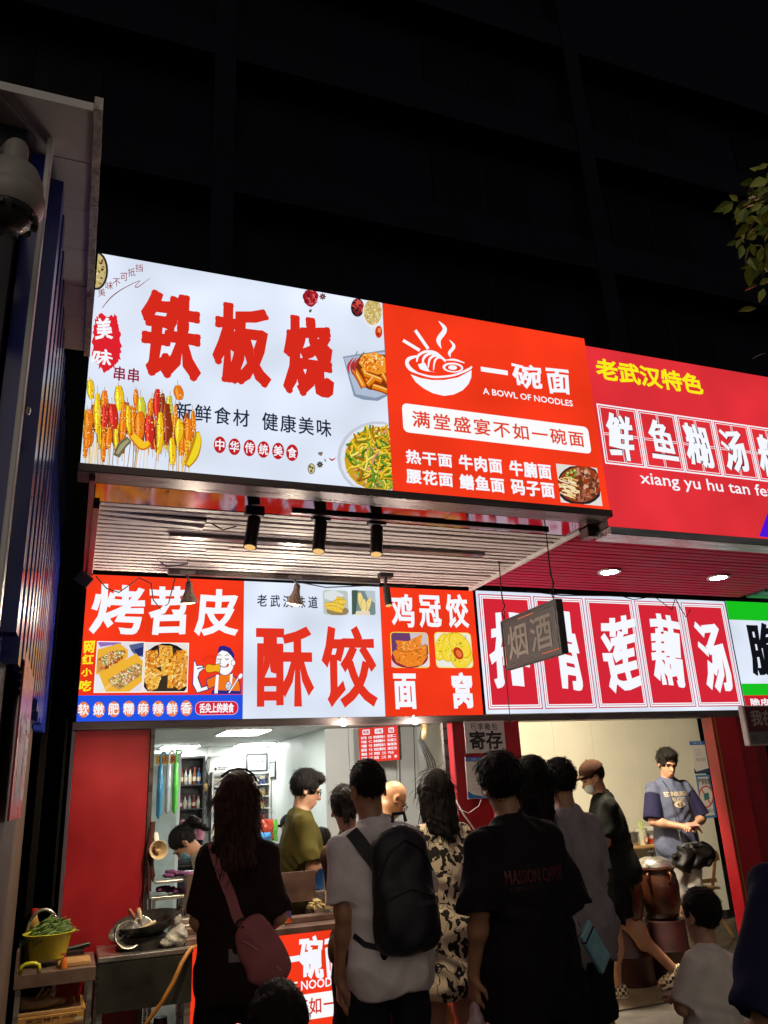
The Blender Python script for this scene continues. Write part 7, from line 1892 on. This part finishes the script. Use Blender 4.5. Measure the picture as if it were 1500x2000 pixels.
C_blk = cloth_mat('black_cotton', (.012, .010, .011)); C_brn = cloth_mat('dark_brown_cotton', (.022, .014, .012)); C_olive = cloth_mat('olive_cotton', (.085, .070, .016)); C_grey = cloth_mat('grey_cotton', (.25, .22, .23))
C_white = cloth_mat('white_cotton', (.80, .74, .73)); C_brown2 = cloth_mat('brown_rib_knit', (.085, .045, .022)); C_navy = cloth_mat('navy_cotton', (.018, .017, .05)); C_blue = cloth_mat('washed_blue_cotton', (.10, .115, .185), var=.25)
C_dark = cloth_mat('black_denim', (.014, .013, .016)); C_green = cloth_mat('dark_green_black', (.0035, .004, .0035)); C_pale = cloth_mat('pale_shorts', (.42, .40, .38)); C_boy = cloth_mat('boy_white_cotton', (.78, .70, .63))
def pattern_mat(name, base, ink_, sc, thr, kind='flower'):
    m = bpy.data.materials.new(name); MATS[name] = m; m.use_nodes = True
    N = m.node_tree.nodes; L = m.node_tree.links; b = N['Principled BSDF']; b.inputs['Roughness'].default_value = .8
    tc = N.new('ShaderNodeTexCoord'); mx = N.new('ShaderNodeMix'); mx.data_type = 'RGBA'; mx.inputs[6].default_value = base+(1,); mx.inputs[7].default_value = ink_+(1,)
    if kind == 'flower':
        nz = N.new('ShaderNodeTexNoise'); nz.inputs['Scale'].default_value = sc*.7; nz.inputs['Detail'].default_value = 1.
        ad = N.new('ShaderNodeVectorMath'); ad.operation = 'MULTIPLY_ADD'; ad.inputs[1].default_value = (.10, .10, .10)
        L.new(tc.outputs['Object'], nz.inputs['Vector']); L.new(nz.outputs['Color'], ad.inputs[0]); L.new(tc.outputs['Object'], ad.inputs[2])
        mp = N.new('ShaderNodeMapping'); mp.inputs['Scale'].default_value = (1, .35, .62); L.new(ad.outputs[0], mp.inputs[0])
        v = N.new('ShaderNodeTexVoronoi'); v.inputs['Scale'].default_value = sc; L.new(mp.outputs[0], v.inputs['Vector'])
        v2 = N.new('ShaderNodeTexVoronoi'); v2.feature = 'DISTANCE_TO_EDGE'; v2.inputs['Scale'].default_value = sc*.45; L.new(mp.outputs[0], v2.inputs['Vector'])
        n2 = N.new('ShaderNodeTexNoise'); n2.inputs['Scale'].default_value = sc*1.6; n2.inputs['Detail'].default_value = 1; L.new(tc.outputs['Object'], n2.inputs['Vector'])
        m1 = N.new('ShaderNodeMath'); m1.operation = 'MULTIPLY_ADD'; m1.inputs[1].default_value = .55; L.new(n2.outputs[0], m1.inputs[0]); L.new(v.outputs['Distance'], m1.inputs[2])
        lt = N.new('ShaderNodeMath'); lt.operation = 'LESS_THAN'; lt.inputs[1].default_value = thr; L.new(m1.outputs[0], lt.inputs[0])
        l2 = N.new('ShaderNodeMath'); l2.operation = 'LESS_THAN'; l2.inputs[1].default_value = .012; L.new(v2.outputs['Distance'], l2.inputs[0])
        mm = N.new('ShaderNodeMath'); mm.operation = 'MAXIMUM'; L.new(lt.outputs[0], mm.inputs[0]); L.new(l2.outputs[0], mm.inputs[1]); L.new(mm.outputs[0], mx.inputs[0])
    else:
        c = N.new('ShaderNodeTexChecker'); c.inputs['Scale'].default_value = sc; L.new(tc.outputs['Object'], c.inputs['Vector']); L.new(c.outputs['Fac'], mx.inputs[0])
    L.new(mx.outputs[2], b.inputs['Base Color'])
    return m
C_floral = pattern_mat('black_flower_print', (.78, .66, .50), (.012, .011, .011), 25, .70)
C_lace = pattern_mat('pale_lace_print', (.50, .46, .36), (.20, .19, .13), 60, .55)
C_check = pattern_mat('checked_canvas', (.55, .46, .28), (.02, .018, .018), 42, 0, 'check')

# -- woman with the pink bag
F_ = lambda x, y, z: np.array([x, y, z])
armf = lambda sh_, x, fz=1.02, fy=.26, ex=.03: ((x*(sh_+ex), -.02, 1.10), (x*(sh_*.55), fy, fz), (-x*.6, .8, .15), (0, 0, 1))
o1 = person('woman in a black T-shirt and shorts with a pink bag across her back', 465, 1512, D=3.7, face=-4, sex='f', skin='light', head=(6, 14, 0), hair='long', hairm=M_hairb, armL=((-.175, .0, 1.11), (-.10, .22, 1.03), (.6, .8, .15), (0, 0, 1)), armR=((.185, -.04, 1.10), (.11, .18, 1.03), (-.6, .8, .15), (0, 0, 1)),
            shirt=C_brn, sleeve=.93, hem=.80, loose=.95, bottom=C_blk, bhem=.70, wide=.95)
# -- man with the backpack
o2 = person('man in a white T-shirt and dark trousers carrying a black backpack', 712, 1484, D=3.65, side=-5, face=-3, skin='tan', head=(4, -6, 0), hair='crop', armR=((.20, .0, 1.09), (.11, .22, 1.0), (-.6, .8, .15), (0, 0, 1)), armL=((-.19, -.02, 1.09), (-.20, .05, .84), (.05, .15, -1), (-1, 0, 0)),
            shirt=C_white, sleeve=.80, hem=.80, loose=1.0, bottom=C_dark, bhem=.1, wide=1.0)
# -- young man in olive inside the shop
o3 = person('young man in an olive T-shirt and glasses looking at his phone', 605, 1503, Y=.38, face=-98, skin='light', head=(18, 0, 0), hair='full', armL=((-.22, .05, 1.10), (-.06, .30, 1.16), (.3, .8, .5), (-.3, -.3, .9)), armR=((.21, .04, 1.09), (.03, .30, 1.14), (-.3, .8, .5), (.3, -.3, .9)),
            shirt=C_olive, sleeve=.86, hem=.78, loose=1.7, bottom=C_dark, bhem=.1)
glasses(o3)
# -- woman with a pony tail
o4 = person('woman with a black pony tail and a brown top, half hidden by the backpack man', 670, 1533, Y=-1.0, side=-6, face=-24, sex='f', skin='light', head=(10, -10, 0), hair='bun', armL=((-.155, .02, 1.11), (-.06, .2, 1.08), (.3, .8, .2), (0, 0, 1)), armR=((.155, .02, 1.11), (.06, .2, 1.08), (-.3, .8, .2), (0, 0, 1)), shirt=C_brown2, sleeve=.75, hem=.82, loose=.3, wide=.80, bottom=C_dark, bhem=.1)
# -- bald man
o5 = person('bald man in glasses looking down behind the counter', 782, 1514, Y=.02, face=-84, skin='bald', head=(30, 0, 0), hair='bald', lean=8, armL=armf(.185, -1), armR=armf(.185, 1), shirt=C_dark, sleeve=.85, hem=.78, bottom=C_dark, bhem=.1)
glasses(o5)
# -- woman in the patterned dress
o6 = person('woman with straight dark hair in a cream dress with black flowers', 846, 1506, Y=-1.02, face=2, sex='f', skin='light', head=(6, 4, 0), hair='straight', hairm=M_hair, armL=armf(.163, -1), armR=((.24, -.02, 1.10), (.17, .20, 1.0), (-.4, .8, .1), (0, 0, 1)),
            shirt=C_floral, sleeve=.80, hem=.56, loose=1.25, dress=True, wide=1.05, legs={'L': ((-.085, .012, .49), (-.10, -.02, .085), -5), 'R': ((.085, .012, .49), (.10, -.02, .085), 10)})
# -- big man in black, front
o7 = person('man in an oversized black T-shirt with dark red lettering across the back', 966, 1473, D=3.5, face=10, skin='tan', side=-3, head=(12, 16, 0), hair='full', armL=((-.25, -.04, 1.12), (-.24, .05, .885), (.05, .1, -1), (-1, 0, 0)), armR=((.25, -.01, 1.09), (.12, .22, 1.03), (-.5, .8, .1), (0, 0, 1)),
            shirt=C_blk, sleeve=1.02, hem=.72, loose=2.3, bottom=C_dark, bhem=.46, wide=1.06, hands=(55, 35))
glasses(o7)
# -- long haired woman and the man in grey behind him
o8 = person('woman with very long dark hair in a grey shirt behind the man in black', 1036, 1479, D=4.0, face=6, sex='f', skin='light', head=(8, 10, 14), hair='long', armL=armf(.163, -1), armR=armf(.163, 1), shirt=C_grey, sleeve=.85, hem=.78, loose=1.2, bottom=C_dark, bhem=.1)
o9 = person('man in a loose grey T-shirt standing behind the long haired woman', 1085, 1483, D=4.4, face=10, skin='tan', head=(10, 10, 0), hair='short', armL=armf(.185, -1), armR=((.20, .0, 1.10), (.12, .2, 1.0), (-.5, .8, .1), (0, 0, 1)), shirt=C_grey, sleeve=.85, hem=.74, loose=1.3, bottom=C_dark, bhem=.45)
# -- walking man in the cap
o10 = person('man in a brown cap and face mask walking left in black', 1146, 1486, Y=.50, face=68, skin='tan', head=(16, 0, 0), hair='crop', lean=5, armL=((-.20, .10, 1.10), (-.08, .30, 1.05), (.2, .9, .1), (0, 0, 1)), armR=((.20, .06, 1.10), (.10, .30, 1.02), (-.2, .9, .1), (0, 0, 1)),
             shirt=C_green, sleeve=.85, hem=.78, loose=2.0, bottom=C_green, bhem=.52, shoe=C_check, legs={'L': ((-.09, .10, .50), (-.085, .13, .088), 4), 'R': ((.09, -.03, .50), (.085, -.36, .15), -4, -24)})
M_cap = cloth_mat('brown_cap', (.028, .011, .006)); M_mask = pm('pale_mask', (.45, .50, .52), .7, bump=.1)
def cap_on(o, m, name='cap'):
    s, MH, W_ = o['s'], o['MH'], o['W']
    pr_ = [E_(np.array([0, -.014, 1.640])*s, np.array([.092, .112, .100])*s, k=.01, clip=[(np.array([0, 0, 1.625])*s, np.array([0, -.25, -1.]))]), E_(np.array([0, .125, 1.638])*s, np.array([.075, .085, .012])*s, k=.01), C_(np.array([0, -.014, 1.738])*s, np.array([0, -.014, 1.742])*s, .008*s, k=.004)]
    return soft(name, [prim_tf(p, MH) for p in pr_], m, o['body'], W_, .006)
def mask_on(o, m):
    s, MH, W_ = o['s'], o['MH'], o['W']
    pr_ = [E_(np.array([0, .044, 1.532])*s, np.array([.064, .066, .052])*s, k=.01, clip=[(np.array([0, .045, 0])*s, np.array([0, -1., 0]))])]
    mk = soft('face_mask', [prim_tf(p, MH) for p in pr_], m, o['body'], W_, .005)
    g = G(); M = W_ @ MH
    for x in (-1, 1): g.tube([ap(M, np.array([x*.060, .05, 1.545])*s), ap(M, np.array([x*.078, .0, 1.57])*s), ap(M, np.array([x*.084, -.02, 1.60])*s)], .0018, 5)
    g.obj('ear_loops', m, mk)
cap_on(o10, M_cap); mask_on(o10, M_mask)
# -- man in the blue shirt
o11 = person('man in a washed blue T-shirt with dark sleeves counting money by the jars', 1303, 1461, Y=1.25, face=172, skin='light', head=(20, 8, 0), hair='full', armL=((-.25, .06, 1.09), (-.055, .25, 1.055), (.9, .35, .0), (-.2, .3, .9)), armR=((.25, .06, 1.09), (.055, .25, 1.04), (-.9, .35, .0), (.2, .3, .9)),
             shirt=C_blue, sleeve=.20, hem=.74, loose=1.7, bottom=C_pale, bhem=.46, ground=.013, hands=(28, 28))
def sleeves(o, m, a, b, loose):
    s, J = o['s'], o['J']; pr_ = []
    for nm in 'LR':
        S0, e, w = J[nm]; d = e-S0; L = np.linalg.norm(d); d /= L; r0 = .052*s+.012*loose*s*.7
        soft('sleeve', [C_(S0+d*L*(a-.2), S0+d*(L*b+.06*s), r0*1.03, r0*(1.04+.20*loose), k=.02, clip=[(S0+d*L*b, d), (S0+d*L*a, -d)])], m, o['shirt'], o['W'], .0075)
sleeves(o11, C_navy, .20, .95, 1.7)
# -- small boy in white, person in navy at the edge, child's head in front
o12 = person('small boy in a loose white shirt seen from behind', 1362, 1733, D=3.45, hsc=1.36, side=8, face=14, skin='light', head=(8, 12, 0), hair='short', armL=((-.20, .06, 1.12), (-.06, .20, 1.12), (.3, .9, .2), (0, 0, 1)), armR=((.20, .05, 1.12), (.06, .20, 1.10), (-.3, .9, .2), (0, 0, 1)),
             shirt=C_boy, sleeve=.92, hem=.66, loose=2.2, bottom=C_dark, bhem=.42, wide=1.0)
o13 = person('person in a navy T-shirt with a round print at the right edge', 1638, 1462, D=2.2, side=6, face=-4, skin='tan', head=(5, 0, 32), hair='short', armL=((-.25, -.04, 1.08), (-.25, .02, .83), (0, .1, -1), (-1, 0, 0)), armR=((.25, -.02, 1.08), (.26, .04, .84), (.0, .1, -1), (1, 0, 0)), shirt=C_navy, sleeve=.92, hem=.74, loose=2.0, bottom=C_dark, bhem=.1, wide=1.05)
o14 = person('child with short dark hair in the foreground below the noodle panel', 540, 1916, D=1.85, hsc=1.34, face=0, skin='tan', head=(6, 0, 0), hair='crop', shirt=C_dark, sleeve=.85, hem=.70, loose=1.3, bottom=C_dark, bhem=.42)
# -- people inside the left shop
o15 = person('woman in a pale lace blouse and face mask bending over the steam table', 338, 1590, Y=.62, H=1.55, face=76, sex='f', skin='light', lean=34, head=(22, 0, 0), hair='bun', armL=((-.19, .34, 1.02), (-.12, .55, .93), (.1, .9, -.3), (0, 0, 1)), armR=((.19, .30, 1.0), (.12, .52, .90), (-.1, .9, -.3), (0, 0, 1)), shirt=C_lace, sleeve=.8, hem=.82, loose=1.2, bottom=C_dark, bhem=.1)
mask_on(o15, pm('blue_mask', (.14, .32, .46), .7, bump=.1))
o16 = person('person in a black cap and navy shirt sitting behind the display case', 562, 1602, Y=2.25, H=1.40, face=20, skin='tan', head=(10, 0, 0), hair='crop', shirt=C_navy, sleeve=.9, hem=.75, loose=1.5, bottom=C_dark, bhem=.1)
cap_on(o16, C_blk)
o17 = person('child peering out between the snack bags', 502, 1612, Y=2.3, H=1.36, face=165, skin='light', hair='short', head=(10, 0, 0), shirt=C_white, bottom=C_dark, bhem=.1, wide=1.05)
o18 = person('person with black hair in a speckled white shirt low behind the man in olive', 628, 1614, Y=.92, H=1.33, face=-10, skin='light', hair='short', head=(14, 0, 0), shirt=C_lace, sleeve=.9, hem=.7, loose=1.4, bottom=C_dark, bhem=.1, wide=1.1)

# ---- things people wear and carry
def wpt(o, x, y, z, M='MU'):
    return ap(o['W'] @ o[M], np.array([x, y, z])*o['s'])
def ndir(o, v):
    return np.array((o['W'] @ o['MU']).to_3x3() @ Vector(v))
def on_back(o, pts, lift=.004):
    """points (x,z) pressed onto the back of the shirt"""
    tgt = o['shirt']; me = tgt.data; base = Vector(np.array(root_loc(tgt)).tolist()); bv = BVHTree.FromPolygons([v.co.copy() for v in me.vertices], [tuple(p.vertices) for p in me.polygons])
    out = []
    for (x, z) in pts:
        p = Vector(wpt(o, x, -.6, z).tolist())-base; d = Vector(ndir(o, (0, 1, 0)).tolist())
        h = bv.ray_cast(p, d)
        if h[0] is not None: out.append((np.array(h[0]+base)+np.array(h[1])*lift, np.array(h[1])))
    return out
# pink bag
M_pink = pm('pink_canvas', (.42, .13, .14), .7, var=.12, scale=10, bump=.2, bscale=200)
bp = wpt(o1, .085, -.165, .985)
pb = thing('shoulder_bag', bp, 'pink shoulder bag on a wide pink strap on the back of the woman in black', 'bag')
R_ = np.array((o1['W'] @ Euler((rad(4), rad(-24), 0)).to_matrix().to_4x4()).to_3x3())
pr_ = [dict(E_((0, 0, .03), (.088, .042, .13), k=.03)), E_((.012, 0, -.06), (.086, .046, .09), k=.05)]
pr_ = [prim_tf(p, Matrix.Translation(Vector(bp.tolist())) @ Matrix(R_.tolist()).to_4x4()) for p in pr_]
soft('pouch', pr_, M_pink, pb, vox=.008, noise=folds(.006, 45, 2, .5))
st = on_back(o1, [(-.118, 1.425), (-.105, 1.37), (-.08, 1.30), (-.045, 1.22), (-.02, 1.14), (.0, 1.10)])
strap('strap', st, .044, .003, M_pink, pb)
e1, e2 = st[-1][0], bp+R_@np.array([-.03, -.02, .13])
g = G(); g.tube([e1, (e1+e2)/2+np.array([0, -.01, 0]), e2], .008, 8); g.tube([(e1+e2)/2+.028*np.array([math.cos(q), 0, math.sin(q)]) for q in np.linspace(0, 6.28, 12)], .005, 6); g.obj('strap_ring', M_iron, pb, smooth=True)
g = G(); ed = bp+R_@np.array([.0, -.05, .0]); g.tube([bp+R_@np.array(v) for v in ((-.05, -.036, .09), (.0, -.048, .02), (.045, -.046, -.09))], .003, 6); g.obj('piping', pm('pink_piping', (.6, .3, .3), .5), pb)
lb = on_back(o1, [(-.05, .985), (.03, .98)], .006)
strap('paper_tag', lb, .05, .002, pm('grey_label', (.22, .18, .18), .7), o1['body'])
# backpack
M_pack = pm('black_nylon', (.010, .011, .016), .5, var=.2, scale=14, bump=.3, bscale=300)
bpk = wpt(o2, .05, -.20, 1.21)
bk_ = thing('backpack', bpk, 'black backpack hanging from the shoulders of the man in white', 'backpack')
MB = o2['W'] @ o2['MU'] @ Matrix.Translation((float(.045*o2['s']), float(-.19*o2['s']), float(1.20*o2['s']))) @ Euler((rad(-3), rad(3), 0)).to_matrix().to_4x4()
pr_ = [C_((-.075, 0, -.18), (-.065, 0, .15), .07, .06, k=.05), C_((.075, 0, -.18), (.065, 0, .15), .07, .06, k=.05), C_((0, -.01, -.18), (0, -.01, .18), .075, .06, k=.05), E_((0, -.058, -.10), (.115, .045, .12), k=.03)]
soft('pack', pr_, M_pack, bk_, MB, .008, folds(.004, 40, 1, .5))
g = G(); g.tube([ap(MB, v) for v in ((-.12, -.055, .05), (-.07, -.078, .14), (0, -.082, .18), (.07, -.078, .14), (.12, -.055, .05))], .004, 6); g.tube([ap(MB, v) for v in ((-.10, -.088, -.04), (0, -.098, -.01), (.10, -.088, -.04))], .003, 6); g.obj('zip', M_iron, bk_)
for x in (-1, 1):
    st = on_back(o2, [(.045+x*(.13 if x > 0 else .155), 1.425), (.045+x*.135, 1.39), (.045+x*.115, 1.35), (.045+x*.09, 1.30), (.045+x*.07, 1.24)], .006)
    strap('shoulder_strap', st, .06, .008, M_pack, bk_)
    sp = on_back(o2, [(x*.10+.03, .98), (x*.135+.01, 1.0), (x*.15, 1.03)], .006)
    if len(sp) > 1: strap('side_strap', sp, .022, .003, M_pack, bk_)
g = G(); g.tube([ap(MB, v) for v in ((-.03, -.03, .25), (-.025, -.03, .285), (.025, -.03, .285), (.03, -.03, .25))], .008, 8); g.obj('grab_loop', M_pack, bk_)
nr_ = np.array(MB.to_3x3() @ Vector((0, -1, 0))); 
class _T: pass
pk = [c for c in bk_.children if c.name.startswith('pack')][0]
ux_ = np.array(MB.to_3x3() @ Vector((1, 0, 0))); uz_ = np.array(MB.to_3x3() @ Vector((0, 0, 1)))
skin_print(None, pk, lambda P: P.line3('Outdoor', ap(MB, (.03, -.2, -.05)), .085, .022, (84, 84, 92), latin=True, shear=.2), None, None, None, nr_, 'lettering', .002)
# lettering on the black T-shirt
nb_ = ndir(o7, (0, -1, 0))
def tee(P):
    a = wpt(o7, -.155, -.5, 1.275); P.line3('MASSION CHIMNEY', a, .31*o7['s'], .050*o7['s'], (86, 16, 22), 'square', .02, latin=True)
    a = wpt(o7, -.14, -.5, 1.215); P.line3('LIMITED', a, .12*o7['s'], .018*o7['s'], (60, 14, 18), latin=True)
skin_print(o7, o7['shirt'], tee, None, None, None, nb_, 'lettering')
# blue shirt lettering
nf = ndir(o11, (0, 1, 0))
def jer(P):
    s = o11['s']; L0 = lambda x, z: wpt(o11, x, .5, z)
    P.line3('EDINBURGH', L0(.115, 1.335), .23*s, .038*s, (206, 186, 150), 'round', .02, latin=True)
    P.line3('RUGBY', L0(.062, 1.285), .125*s, .034*s, (206, 186, 150), 'round', .02, latin=True)
    c = L0(0, 1.225); ux_, uz_ = P.axes(); P.raw3([c+ux_*.058*s*math.cos(q)+uz_*.028*s*math.sin(q) for q in np.linspace(0, 6.283, 24, endpoint=False)], [tuple(range(24))], (214, 196, 164))
    P.raw3([c+P.nrm*.0+ux_*.0*s*math.cos(q) for q in (0, 1, 2)], [(0, 1, 2)], (214, 196, 164))
skin_print(o11, o11['shirt'], jer, None, None, None, nf, 'lettering')
def jer2(P): P.line3('65', wpt(o11, .030, .5, 1.241), .058*o11['s'], .032*o11['s'], (50, 46, 66), 'square', .03, latin=True)
skin_print(o11, o11['shirt'], jer2, None, None, None, nf, 'number', .005)
mo = (o11['J']['L'][2]+o11['J']['R'][2])/2
m0 = ap(o11['W'], mo+np.array([0, .075, .005])); g = G(); g.box((m0[0]-.06, m0[1]-.03, m0[2]), (m0[0]+.06, m0[1]+.03, m0[2]+.006), TR(m0, (15, 0, 12)) @ TR(-m0)); tag(g.obj('banknotes', pm('banknote_paper', (.45, .25, .22), .7, var=.3, scale=40)), 'folded banknotes in the hands of the man in the blue shirt', 'banknotes')
W11 = o11['W']; s11 = o11['s']
c = np.array([.03, .27, .80])*s11
pr_ = [E_(c, (.20, .07, .105), k=.04), E_(c+np.array([-.12, 0, .02]), (.09, .06, .09), k=.05), E_(c+np.array([.13, .02, -.04]), (.10, .06, .09), k=.05)]
cw_ = ap(W11, c)
t = thing('black_bag', cw_-np.array([0, 0, .1]), 'crumpled black bag hanging in front of the man in the blue shirt', 'bag')
pr_ = [prim_tf(p, W11) for p in pr_]
soft('pouch', pr_, pm('black_leather', (.006, .005, .005), .5, spec=.2, var=.3, bump=.5, bscale=20), t, vox=.008, noise=folds(.020, 42, 1, .6))
g = G(); g.tube([ap(W11, c+np.array(v)) for v in ((-.10, .05, .09), (-.02, .06, .125), (.10, .05, .115), (.13, .03, .09))], .006, 6); g.obj('frame', M_steel, t)
for x in (-1, 1): g = G(); g.tube([ap(W11, np.array(v)*s11) for v in ((x*.075, .02, 1.445), (x*.085, .115, 1.38), (x*.09, .165, 1.25), (x*.09, .19, 1.08), (x*.09+.03, .26, .88))], .004, 6); g.obj('strap', M_black, t)
# phone of the man in olive
hb = ap(o3['W'], (o3['J']['L'][2]+o3['J']['R'][2])/2+np.array([0, .10, .05])); g = G(); Mp = TR(hb, (-40, 0, -62)); g.box((-.037, -.005, -.075), (.037, .005, .075), Mp); ph = g.obj('phone', M_black, bev=.004); tag(ph, 'dark mobile phone held by the young man in olive', 'phone')
# phone pouch on the black T-shirt
pp = wpt(o7, .262, -.12, .93)
hp = thing('phone_pouch', pp, 'pale blue zipped phone pouch hanging at the hip of the man in black', 'pouch')
Mq = o7['W'] @ Matrix.Translation(Vector((np.array(o7['W'].inverted() @ Vector(pp.tolist()))).tolist())) @ Euler((rad(-8), rad(-33), rad(18))).to_matrix().to_4x4()
g = G(); g.box((-.05, -.012, -.09), (.05, .012, .055), Mq); g.obj('pocket', pm('blue_pvc_pouch', (.20, .42, .50), .22, var=.15, scale=20, bump=.2), hp, bev=.008)
g = G(); g.box((-.05, -.012, .058), (.05, .012, .09), Mq); g.obj('flap', pm('blue_pvc_flap', (.28, .50, .58), .25, var=.1, bump=.1), hp, bev=.008)
g = G(); g.box((-.048, -.0125, .0552), (.048, .0125, .0578), Mq); g.obj('zip', M_iron, hp)
st = on_back(o7, [(-.10, 1.40), (-.05, 1.28), (.01, 1.16), (.07, 1.05), (.13, .98)], .003); g = G(); g.tube([p for p, n in st]+[ap(Mq, (-.02, 0, .088))], .0025, 6); g.obj('cord', M_black, hp)
# plastic bag held by the same man
wl = ap(o7['W'], o7['J']['L'][2])
hand = wl+np.array([0, .0, -.10])
M_pbag = pm('pink_plastic_film', (.50, .34, .36), .25, var=.2, scale=25, bump=.9, bscale=50)
pr_ = [C_(hand+np.array([0, 0, -.01]), hand+np.array([0, .0, -.07]), .016, .035, k=.03), E_(hand+np.array([.0, .0, -.19]), (.085, .06, .11), k=.06)]
tag(soft('plastic_bag', pr_, M_pbag, vox=.007, noise=folds(.008, 60, 3, .7)), 'pinkish plastic carrier bag held by the man in black', 'plastic bag')
# round print on the navy shirt
def rp(P):
    c = wpt(o13, -.08, -.5, 1.06); ux_, uz_ = P.axes(); r = .085
    P.raw3([c+ux_*r*math.cos(q)+uz_*r*math.sin(q) for q in np.linspace(0, 6.283, 28, endpoint=False)], [tuple(range(28))], (176, 164, 186))
skin_print(o13, o13['shirt'], rp, None, None, None, ndir(o13, (0, -1, 0)), 'round_print')
# lanyard of the walking man, cap badge, hair clip
g = G(); g.tube([wpt(o10, -.062, -.01, 1.475), wpt(o10, -.05, -.07, 1.455), wpt(o10, .0, -.088, 1.45), wpt(o10, .05, -.07, 1.455), wpt(o10, .062, -.01, 1.475)], .008, 6); g.obj('neck_strap', M_black, o10['body'], smooth=True)
c1_ = [c for c in o16['body'].children if c.name.startswith('cap')][0]
skin_print(None, c1_, lambda P: P.line3('m', wpt(o16, .045, -.5, 1.66, 'MH') if False else wpt(o16, -.03, -.5, 1.68, 'MH'), .06, .045, (200, 200, 205), 'round', .05, latin=True), None, None, None, ndir(o16, (0, -1, 0)), 'badge')
g = G(); M = o1['W'] @ o1['MH']; s = o1['s']; g.tube([ap(M, np.array(v)*s) for v in ((-.075, -.035, 1.712), (-.04, -.02, 1.738), (.0, -.01, 1.745), (.04, -.02, 1.738), (.075, -.03, 1.71), (.09, -.03, 1.68))], .006, 6); g.obj('hair_clip', M_iron, o1['body'], smooth=True)
